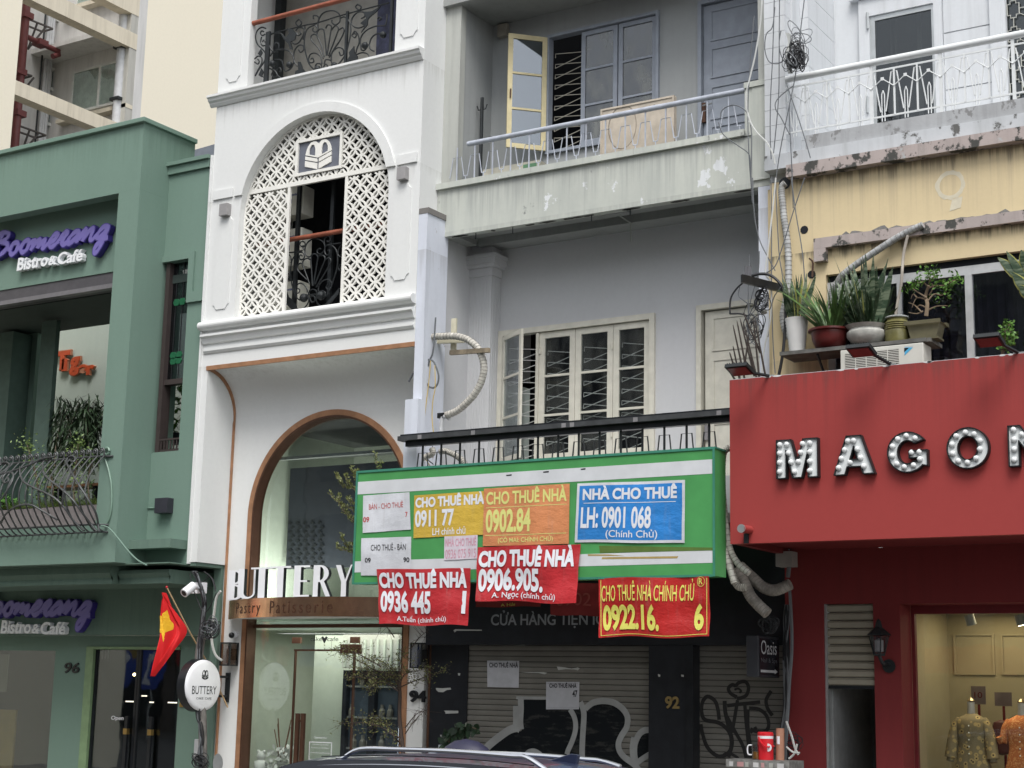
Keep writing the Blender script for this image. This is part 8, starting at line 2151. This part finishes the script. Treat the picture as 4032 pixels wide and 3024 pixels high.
# black hanging sign, table, cooler, tube, mug -------------------------------------------------
XO=-8.52
A=WX(*q('d4',1218,578),XO);B=WX(*q('d4',1392,925),XO)
os_=thing('hanging_sign','small black Oasis Nail and Spa sign with white arrow beside the cable bundle','sign',(XO,A.y,B.z))
MB().box(XO-.18,XO-.006,A.y,B.y,B.z,A.z).build('case',flat('case_black',(.03,.032,.037),.4),os_,bevel=.01)
box('face',flat('face_black',(.015,.016,.02),.25),os_,XO-.005,XO,A.y+.03,B.y-.03,B.z+.03,A.z-.03)
L_=B.y-A.y;H_=A.z-B.z;mb=MB()
on_x(mb,'Oasis',A.y+.10*L_,A.y+.84*L_,B.z+.56*H_,B.z+.90*H_,XO+.002,.0)
mb.prism([(A.y+.08*L_,B.z+.12*H_),(A.y+.74*L_,B.z+.12*H_),(A.y+.74*L_,B.z+.09*H_),(A.y+.88*L_,B.z+.15*H_),(A.y+.74*L_,B.z+.21*H_),(A.y+.74*L_,B.z+.18*H_),(A.y+.08*L_,B.z+.18*H_)],XO+.001,XO+.003,ax='x')
mb.build('lettering',flat('letter_grey_white',(.40,.41,.42),.5),os_,recalc=False)
mb=MB();on_x(mb,'Nail & Spa',A.y+.10*L_,A.y+.86*L_,B.z+.33*H_,B.z+.47*H_,XO+.002,.0);mb.build('small_lettering',flat('letter_dim',(.09,.09,.10),.5),os_,recalc=False)
tY=19.6
r=rect('d4',950,1600,1465,1600,tY);tz=xz('d4',1100,1590,tY)[1]
tb_=thing('street_table','stickered grey folding table carrying the red cooler','table',((r[0]+r[1])/2,tY,.13))
box('tabletop',flat('table_grey',(.20,.20,.19),.6,var=.4,scale=12),tb_,r[0],r[1],tY,tY+.5,tz-.10,tz)
box('lower_shelf',flat('table_dark',(.05,.05,.05),.6),tb_,r[0]+.03,r[1]-.03,tY+.02,tY+.48,tz-.5,tz-.13)
for x in(r[0]+.03,r[1]-.07):
 for y in(tY+.03,tY+.43):box('leg',m_iron,tb_,x,x+.04,y,y+.04,.13,tz-.501)
random.seed(8)
for i in range(7):
 x=r[0]+.05+i*(r[1]-r[0]-.1)/7
 box('sticker',flat('sticker_%d'%(i%3),[(.5,.5,.5),(.45,.25,.25),(.35,.36,.33)][i%3],.5),tb_,x,x+random.uniform(.04,.09),tY-.003,tY-.0008,tz-.09,tz-.03)
a_=rect('d4',1213,1362,1335,1582,tY+.22);cx_=(a_[0]+a_[1])/2;rr_=(a_[1]-a_[0])/2;zc_=a_[3]-tz
co=thing('drink_cooler','bright red round drink cooler with white band on the street table','cooler',(cx_,tY+.22,tz))
mr=flat('cooler_red',(.62,.02,.03),.3,var=.04)
MB().lathe([(rr_*.97,0),(rr_,.02),(rr_,zc_*.76)],(cx_,tY+.22,tz),24).build('body',mr,co,smooth=True)
MB().lathe([(rr_*1.0,zc_*.761),(rr_*1.01,zc_*.86)],(cx_,tY+.22,tz),24).build('white_band',m_lens,co,smooth=True)
MB().lathe([(rr_*1.02,zc_*.861),(rr_*1.02,zc_*.96),(rr_*.9,zc_)],(cx_,tY+.22,tz),24).build('lid',mr,co,smooth=True)
MB().tube(smooth_pts([Vector((cx_-rr_*.5,tY+.22-rr_,tz+zc_*.82)),Vector((cx_-rr_*.1,tY+.19-rr_,tz+zc_*.65)),Vector((cx_+rr_*.6,tY+.18-rr_*.9,tz+zc_*.48)),Vector((cx_+rr_*1.15,tY+.22,tz+zc_*.5))],4),.012,6).build('handle',mr,co,smooth=True)
MB().lathe([(.001,0),(.05,0),(.05,.002)],(cx_+.07,tY+.22-rr_*1.0+.02,tz+zc_*.45),16,axis='y').build('round_label',m_lens,co)
v=WQ('d4',1195,1580,tY+.15)
mg=thing('beer_mug','small glass mug of amber tea left of the red cooler','mug',(v.x,tY+.15,tz))
MB().lathe([(.001,.002),(.05,.002),(.055,.19),(.05,.19),(.047,.01)],(v.x,tY+.15,tz),16).build('glass',glass('mug_glass',(.8,.8,.78),.3),mg,smooth=True)
MB().lathe([(.001,.01),(.045,.01),(.046,.10),(.001,.10)],(v.x,tY+.15,tz),14).build('tea',flat('tea',(.40,.18,.03),.3),mg)
MB().tube(smooth_pts([Vector((v.x-.05,tY+.15,tz+.06)),Vector((v.x-.11,tY+.15,tz+.07)),Vector((v.x-.11,tY+.15,tz+.17)),Vector((v.x-.05,tY+.15,tz+.18))],4),.010,6).build('handle',m_lens,mg,smooth=True)
a_,b_=WQ('d4',1388,1335,tY+.3),WQ('d4',1392,1580,tY+.3)
cl=thing('cardboard_tube','tall terracotta coloured tube standing behind the red cooler','tube',(b_.x,tY+.3,tz))
MB().tube([(b_.x,tY+.3,tz),(a_.x,tY+.32,a_.z)],.055,16).build('tube',flat('terracotta',(.40,.20,.13),.7),cl,smooth=True)
MB().tube([(a_.x-.003,tY+.264,a_.z-.2),(a_.x-.003,tY+.262,a_.z-.1)],.022,6).build('label_patch',m_lens,cl)
# twin wall lamp box under the red sign corner
v=WQ('e4',610,100,20.2);t=thing('wall_camera','dirty white camera box hanging under the red sign soffit','camera',tuple(v))
box('housing',flat('dirty_white',(.34,.33,.31),.6),t,v.x-.13,v.x+.10,20.1,20.3,v.z-.1,v.z+.1)
MB().tube([v+Vector((.02,0,-.1)),v+Vector((0,0,-.24))],.03,8).build('stalk',m_cabg,t)
# white bullet camera on the green corner
v=WQ('e5',240,150,19.7)
t=thing('bullet_camera','white bullet camera pointing down left from the green corner by the flag','camera',tuple(v))
A,B=WQ('e5',180,185,19.6),WQ('e5',262,120,19.8)
MB().tube([A,B],.075,12).build('body',m_lens,t,smooth=True)
MB().tube([A-(B-A).normalized()*.002,A+(B-A).normalized()*.03],.05,12).build('front_lens',m_black,t)
MB().tube([B,WQ('e5',310,150,20.0),WQ('e5',335,150,20.2)],.035,8).build('arm',m_lens,t,smooth=True)
v=WQ('e5',312,145,20.05);box('junction_box',m_lens,t,v.x-.13,v.x+.12,20.0,20.1,v.z-.08,v.z+.1)
r=rect('e5',268,1415,308,1580,20.3);tag(MB().box(r[0],r[1],20.3,20.4,r[2],r[3]).build('meter_box',m_pvc,None,bevel=.01),'small pale electric box on the green pier near the floor','electric box')
# flag -------------------------------------------------------------------------
fl=thing('national_flag','red flag with yellow star drooping from a leaning pole beside the round sign','flag',tuple(WQ('d1',1860,1165,20.3)))
def FP(x,y):return WQ('d1',x,y,20.66-(1860-x)/495*.95)
MB().tube([FP(1360,180),FP(1555,560),FP(1680,775),FP(1860,1165)],.013,6).build('pole',flat('bamboo_pole',(.40,.28,.15),.6),fl,smooth=True)
MB().ball(FP(1362,182),.022,8,6).build('finial',m_pr,fl)
lf_,rt_=[(1393,238),(1375,300),(1358,400),(1345,550),(1330,700),(1312,820),(1300,910)],[(1400,232),(1450,325),(1520,430),(1578,548),(1482,690),(1400,800),(1302,912)]
lf_,rt_=[(p.x,p.y)for p in smooth_pts([Vector(c)for c in lf_],4)],[(p.x,p.y)for p in smooth_pts([Vector(c)for c in rt_],4)]
n=len(lf_);nu=24
def flagp(i,u,e=0):
 a_,b_=lf_[i],rt_[i];x,y=a_[0]+(b_[0]-a_[0])*u,a_[1]+(b_[1]-a_[1])*u
 p=FP(x,y);return p+Vector((0,-.16+.045*math.sin(u*11+i*.14)+.02*math.sin(u*23-i*.3)-e,0))
mb=MB();mb.add([flagp(i,j/nu)for i in range(n)for j in range(nu+1)],[(i*(nu+1)+j,i*(nu+1)+j+1,(i+1)*(nu+1)+j+1,(i+1)*(nu+1)+j)for i in range(n-1)for j in range(nu)])
mb.build('cloth',flat('flag_red',(.62,.012,.015),.7,var=.05),fl,smooth=True,recalc=False)
st_pts=[(1425,372),(1441,455),(1464,490),(1458,530),(1424,560),(1406,635),(1384,560),(1345,552),(1356,500),(1356,418),(1398,425)]
tri=tessellate_polygon([[Vector((x,y,0))for x,y in st_pts]])
mb=MB()
for tr_ in tri:
 P3=[Vector(st_pts[k_])for k_ in tr_];N_=8;idx={};vs=[];fs=[]
 for a_ in range(N_+1):
  for b_ in range(N_+1-a_):
   p=(P3[0]*a_+P3[1]*b_+P3[2]*(N_-a_-b_))/N_
   k_=min(range(n),key=lambda i_:abs((lf_[i_][1]+rt_[i_][1])/2-p.y))
   i_=k_;x0_,x1_=lf_[i_][0],rt_[i_][0];u=(p.x-x0_)/max(1,x1_-x0_)
   w_=FP(p.x,p.y)+Vector((0,-.16+.045*math.sin(u*11+i_*.14)+.02*math.sin(u*23-i_*.3)-.012,0))
   idx[(a_,b_)]=len(vs);vs.append(w_)
 for a_ in range(N_):
  for b_ in range(N_-a_):
   fs.append((idx[(a_,b_)],idx[(a_+1,b_)],idx[(a_,b_+1)]))
   if(a_+1,b_+1)in idx:fs.append((idx[(a_+1,b_)],idx[(a_+1,b_+1)],idx[(a_,b_+1)]))
 mb.add(vs,fs)
mb.build('star',flat('flag_yellow',(.75,.42,.02),.7,var=.05),fl,recalc=False)
# slender street tree before the bakery ---------------------------------------------
random.seed(101)
YT=19.3
tree=thing('slender_tree','slender small leaved tree growing before the bakery beside number 94','tree',tuple(WQ('d2',1640,1659,YT)))
tr=MB();cr=MB()
br_('d2',[(1645,1750),(1630,1500),(1605,1250),(1608,1040),(1590,1000)],.035,.02,YT)
m_olive=flat('leaf_olive',(.16,.17,.055),.5,var=.5,scale=14)
def spray_(pts,nl,L=.035,sp=.10,r0=.010):
 P_=smooth_pts([WQ('d2',x,y,YT+random.uniform(-.25,.25))for x,y in pts],4);tr.tube(P_,r0,5,r1=.003)
 for i in range(len(P_)):
  if i<3:continue
  for _ in range(3):
   e=P_[i]+rnd_dir()*random.uniform(.08,.34)*Vector((1,1,.5)).length*.6;tr.tube([P_[i],e],.0028,4,r1=.0015)
   for _2 in range(nl):leaf(cr,P_[i].lerp(e,random.random())+rnd_dir()*sp*.35,rnd_dir(-.3),rnd_dir(),L*random.uniform(.7,1.3),L*.5,.2,2)
for pts in([(1600,1020),(1540,900),(1400,860),(1300,800),(1180,740),(1050,690)],[(1590,1010),(1500,940),(1400,930),(1280,920),(1170,910)],[(1600,1000),(1640,900),(1720,870),(1840,850)],[(1605,1000),(1700,960),(1800,920),(1980,860)],[(1600,1000),(1560,880),(1480,800),(1400,760)],[(1610,990),(1600,860),(1620,760),(1640,700)],[(1590,1030),(1480,960),(1380,980),(1350,1030)],[(1620,1480),(1560,1400),(1460,1330),(1300,1290),(1130,1300)],[(1620,1440),(1520,1330),(1440,1280),(1380,1260)],[(1450,830),(1330,760),(1200,700),(1090,670)],[(1560,900),(1420,900),(1300,880)]):
 spray_(pts,5)
for pts in([(1650,1380),(1720,1280),(1800,1200)],[(1650,1330),(1740,1220),(1820,1190)],[(1700,680),(1760,600),(1840,530)],[(1560,590),(1500,510),(1440,470)]):spray_(pts,0)
tr.build('trunk',flat('bark_dark',(.07,.05,.04),.9),tree);cr.build('crown',m_olive,tree,recalc=False)
tree2=thing('leafy_shoots','yellow green leafy shoots sticking out left of the green signboard','plant',tuple(WQ('c2',1250,1400,18.9)))
tr=MB();cr=MB();YT=18.75
def shoot(pts,nl=6):
 P_=smooth_pts([WQ('c2',x,y,YT+random.uniform(-.1,.1))for x,y in pts],6);tr.tube(P_,.006,5,r1=.003)
 for p in P_:
  for _ in range(nl):leaf(cr,p+rnd_dir()*.025,(random.uniform(-.6,.6),random.uniform(-.6,.6),random.uniform(.1,1)),rnd_dir(),random.uniform(.03,.055),.02,.1,2)
for pts in([(1290,1120),(1200,1040),(1100,990),(1030,915)],[(1290,1180),(1190,1110),(1110,1000),(1115,930)],[(1290,1220),(1220,1120),(1150,1060),(1130,1000)],[(1290,900),(1220,880),(1150,860),(1115,810),(1090,765)],[(1290,950),(1230,880),(1180,830),(1165,770)],[(1290,830),(1240,790),(1215,710)],[(1290,1180),(1240,1160),(1190,1120)],[(1280,1420),(1210,1380),(1150,1320),(1135,1260)],[(1280,1440),(1190,1390),(1110,1370),(1100,1340)],[(1280,1400),(1230,1350),(1200,1330)],[(1290,1010),(1220,1000),(1180,960)],[(1290,800),(1260,760),(1250,735)]):shoot(pts)
for pts in([(1440,745),(1420,680),(1410,640),(1400,585)],[(1440,745),(1450,690),(1460,660)]):shoot(pts,2)
tr.build('stem',m_twig,tree2);cr.build('leaves',flat('leaf_yellowish',(.17,.19,.06),.5,var=.5,scale=14),tree2,recalc=False)
# potted plant and blue seat by the shutter, carton with print
t=thing('broad_leaf_plant','dark broad leaved plant before the black pier left of the graffiti','plant',tuple(WQ('d3',350,1480,19.9)))
tr=MB();cr=MB()
for pts in([(340,1500),(360,1400),(420,1340),(500,1320),(570,1340)],[(345,1500),(400,1420),(450,1390)],[(340,1500),(330,1450),(350,1420)]):
 P_=smooth_pts([WQ('d3',x,y,19.9)for x,y in pts],4);tr.tube(P_,.010,5)
 for p in P_[3:]:
  for _ in range(3):leaf(cr,p+rnd_dir()*.04,rnd_dir(-1),(0,-1,.3),.14,.09,.2,3)
tr.build('stem',m_twig,t);cr.build('leaves',flat('leaf_very_dark',(.02,.045,.02),.4,var=.4),t,recalc=False)
r=rect('d3',262,1470,390,1515,20.3)
t=thing('printed_carton','pale blue and white printed carton at the foot of the black pier','box',(r[0],20.3,.9))
MB().box(r[0],r[1],20.3,20.5,.75,r[3]).build('carton',flat('carton_pale',(.5,.56,.6),.6),t)
tag(MB().lathe([(.001,.16),(.18,.13),(.32,.05),(.36,0),(.001,0)][::-1],WQ('d3',490,1520,18.5),20,1,.6).build('scooter',flat('seat_navy',(.03,.03,.06),.5),None,smooth=True),'scooter with only its rounded navy seat showing over the car roof','scooter')
# motorbike mirror and white vase flowers inside the bakery
v=WQ('d2',118,1620,17.5)
t=thing('scooter_mirror','round scooter mirror with orange reflector at the foot of the white pier','mirror',tuple(v))
MB().lathe([(.001,0),(.09,0),(.08,.02),(.001,.03)],v,16,1,1.5,axis='y').build('mirror_glass',m_alu,t,smooth=True)
MB().tube([v+Vector((0,.02,-.05)),v+Vector((.03,.05,-.6))],.010,6).build('stem',m_iron,t)
MB().ball(v+Vector((0,-.01,-.16)),.05,10,6,.5).build('reflector',flat('reflector',(.6,.12,.08),.3),t)
v=WQ('d2',640,1545,21.1)
t=thing('white_flower_vase','white flowers and brown twigs in a vase behind the bakery glass','flowers',tuple(v))
random.seed(4);cr=MB();tw=MB()
for i in range(150):leaf(cr,v+Vector((random.uniform(-.25,.25),random.uniform(-.1,.1),random.uniform(-.3,.12))),rnd_dir(),rnd_dir(),.09,.07,.3,2)
for i in range(7):tw.tube([v+Vector((0,0,-.2)),v+Vector((random.uniform(-.2,.2),0,random.uniform(.3,.6)))],.008,4)
cr.build('blossoms',flat('blossom_white',(.6,.6,.58),.7),t,recalc=False);tw.build('twigs',flat('twig_rust',(.18,.09,.05),.8),t)
v=WQ('d2',475,1570,21.1)
t=thing('white_bear','small white bear figure low behind the left bakery glass','figurine',tuple(v))
for(dx,dz,r_)in((0,-.15,.12),(0,.02,.08),(-.06,.09,.03),(.06,.09,.03),(-.11,-.1,.04),(.11,-.1,.04)):MB().ball(v+Vector((dx,0,dz)),r_,12,8).build('body' if r_>.1 else 'head' if r_>.07 else 'ear' if dz>0 else 'arm',flat('blossom_white',(.6,.6,.58),.7),t,smooth=True)
# ------------------------------------------------------------------ parked car
car=thing('parked_car','dark blue car with silver roof rails, only its roof showing at the bottom','car',(-8.2,12.0,0))
m_cp=NT('car_paint');m_cp.set((.022,.030,.065),.34,.2,.5);m_cp.b.inputs['Coat Weight'].default_value=.35;m_cp=m_cp.m
m_chr=flat('chrome',(.75,.76,.78),.12,1.0,.02);m_cg=flat('car_glass',(.012,.014,.018),.06,0,.05);m_tyre=flat('tyre',(.02,.02,.02),.9)
Y0c,Y1c=11.0,12.85
def zroof(x):return 1.475-.045*((x+7.75)/1.3)**2
def body_sec(x):
 return zroof(x)
low=[(-11.0,.45),(-10.95,.72),(-10.6,.88),(-9.95,1.0),(-9.9,.98),(-6.0,1.02),(-5.75,.95),(-5.65,.6),(-5.7,.3),(-6.2,.24),(-10.6,.24)]
MB().prism(low,Y0c,Y1c).build('body',m_cp,car,bevel=.05)
xsn=[-9.95+i*.195 for i in range(21)]
def gh_top(x):
 if x<-9.05:t_=(x+9.95)/.9;return .99+(zroof(-9.05)-.99)*(math.sin(t_*PI/2)**.9)
 if x>-6.75:t_=(x+6.75)/.7;return zroof(-6.75)-(zroof(-6.75)-1.0)*t_**2.0 if t_<1 else 1.0
 return zroof(x)
mb=MB();NYc=12
vs=[]
for x in xsn:
 zt_=gh_top(x);k_=max(0,min(1,(zt_-1.0)/.47));ins=.24*k_
 for j in range(NYc+1):
  u=j/NYc;y=Y0c+.04+ins+(Y1c-Y0c-.08-2*ins)*u
  vs.append((x,y,zt_-.0-(.045*(2*u-1)**2)*k_))
mb.add(vs,[(i*(NYc+1)+j,i*(NYc+1)+j+1,(i+1)*(NYc+1)+j+1,(i+1)*(NYc+1)+j)for i in range(len(xsn)-1)for j in range(NYc)])
mb.build('roof',m_cp,car,smooth=True)
for s,nm in((0,'near'),(1,'far')):
 mb=MB();vs=[]
 for x in xsn:
  zt_=gh_top(x);k_=max(0,min(1,(zt_-1.0)/.47));ins=.24*k_
  yt=(Y0c+.04+ins)if s==0 else(Y1c-.04-ins);yb_=(Y0c+.02)if s==0 else(Y1c-.02)
  vs+=[(x,yb_,.98),(x,yt,zt_-.045*k_-.002)]
 mb.add(vs,[(2*i,2*i+2,2*i+3,2*i+1)for i in range(len(xsn)-1)]);mb.build('side_window',m_cg,car,smooth=True)
 yt=Y0c+.262 if s==0 else Y1c-.262
 pts=[Vector((x,(Y0c+.03+.24*max(0,min(1,(gh_top(x)-1.0)/.47)))if s==0 else(Y1c-.03-.24*max(0,min(1,(gh_top(x)-1.0)/.47))),gh_top(x)-.085))for x in xsn[2:-3]]
 MB().tube(pts,.013,6).build('chrome_strip',m_chr,car,smooth=True)
 pts=[Vector((x,yt+(.09 if s==0 else-.09),zroof(x)+((.045,-.005)[s]if-8.75<x<-6.8 else-.035)))for x in[-8.86,-8.8,-8.6,-8.2,-7.8,-7.4,-7.0,-6.85,-6.66]]
 MB().tube(smooth_pts(pts,4),.020,8).build('roof_rail',m_chr,car,smooth=True)
 pts=[Vector((x,yt+(.05 if s==0 else-.05),zroof(x)-.008))for x in[-9.0+.15*i for i in range(16)]]
 MB().tube(pts,.006,4).build('roof_ditch',m_black,car)
MB().prism([(-7.02,zroof(-7)-.01),(-6.72,zroof(-6.72)-.01),(-6.70,zroof(-6.7)+.07),(-6.78,zroof(-6.7)+.075),(-6.90,zroof(-6.7)+.04)],11.88,11.93).build('shark_fin',m_cp,car,bevel=.008)
for x in(-10.1,-6.75):
 for y in(Y0c-.01,Y1c-.21):
  w_=MB().lathe([(.2,0),(.33,.01),(.34,.05),(.34,.17),(.33,.21),(.2,.22)],(x,y,.34),24,axis='y').build('wheel',m_tyre,car,smooth=True)
  MB().lathe([(.001,-.005),(.2,.0),(.2,.02),(.001,.03)],(x,y if y<12 else y+.2,.34),18,axis='y').build('rim',m_alu,w_)
for y in(Y0c+.15,Y1c-.45):box('headlight',m_lens,car,-11.01,-10.93,y,y+.3,.6,.72)
for y in(Y0c+.05,Y1c-.35):box('tail_light',flat('tail_red',(.4,.01,.01),.3),car,-5.72,-5.64,y,y+.3,.75,.9)
car.rotation_euler.z=-.05
# ------------------------------------------------------------------ buildings over the street (mirrored in the shop glass)
random.seed(2)
for i,(x0,x1,hh,c)in enumerate(((-98,-84,22,(.16,.14,.12)),(-83.9,-73,17,(.13,.14,.15)),(-72.9,-62,24,(.17,.165,.15)),(-61.9,-54,15,(.12,.10,.09)),(-53.9,-46.1,20,(.15,.16,.15)),(-46,-37,21,(.15,.145,.135)),(-36.9,-30,18,(.14,.145,.155)),(-29.9,-21,24,(.16,.145,.12)),(-20.9,-13,19,(.14,.15,.14)),(-12.9,-3,22,(.16,.155,.15)),(-2.9,8,18,(.15,.135,.12)))):
 o=MB();o.box(x0,x1,-22,-14,0,hh);b_=o.build('opposite_house',flat('opp_%d'%i,c,.85),None)
 tag(b_,['sandy','blue grey','chalky','dark brown','sage','pale','slate grey','ochre','greenish','light grey','brown'][i]+' shop house across the street, mirrored in the shop glass','building','houses across the street')
 box('shop_opening',m_dark,b_,x0+.8,x1-.8,-13.98,-13.9,.1,2.9)
 box('sign_band',flat('opp_sign_%d'%(i%4),[(.35,.03,.03),(.03,.08,.30),(.40,.40,.40),(.30,.20,.03)][i%4],.5),b_,x0+.4,x1-.4,-13.95,-13.6,3.0,3.9)
 for f in range(1,int(hh//3.4)):
  for k_ in range(3):
   wx=x0+.8+k_*(x1-x0-.8)/3;box('window',m_cg,b_,wx,wx+(x1-x0)/3-1.4,-13.99,-13.9,f*3.4+1.0,f*3.4+2.8)
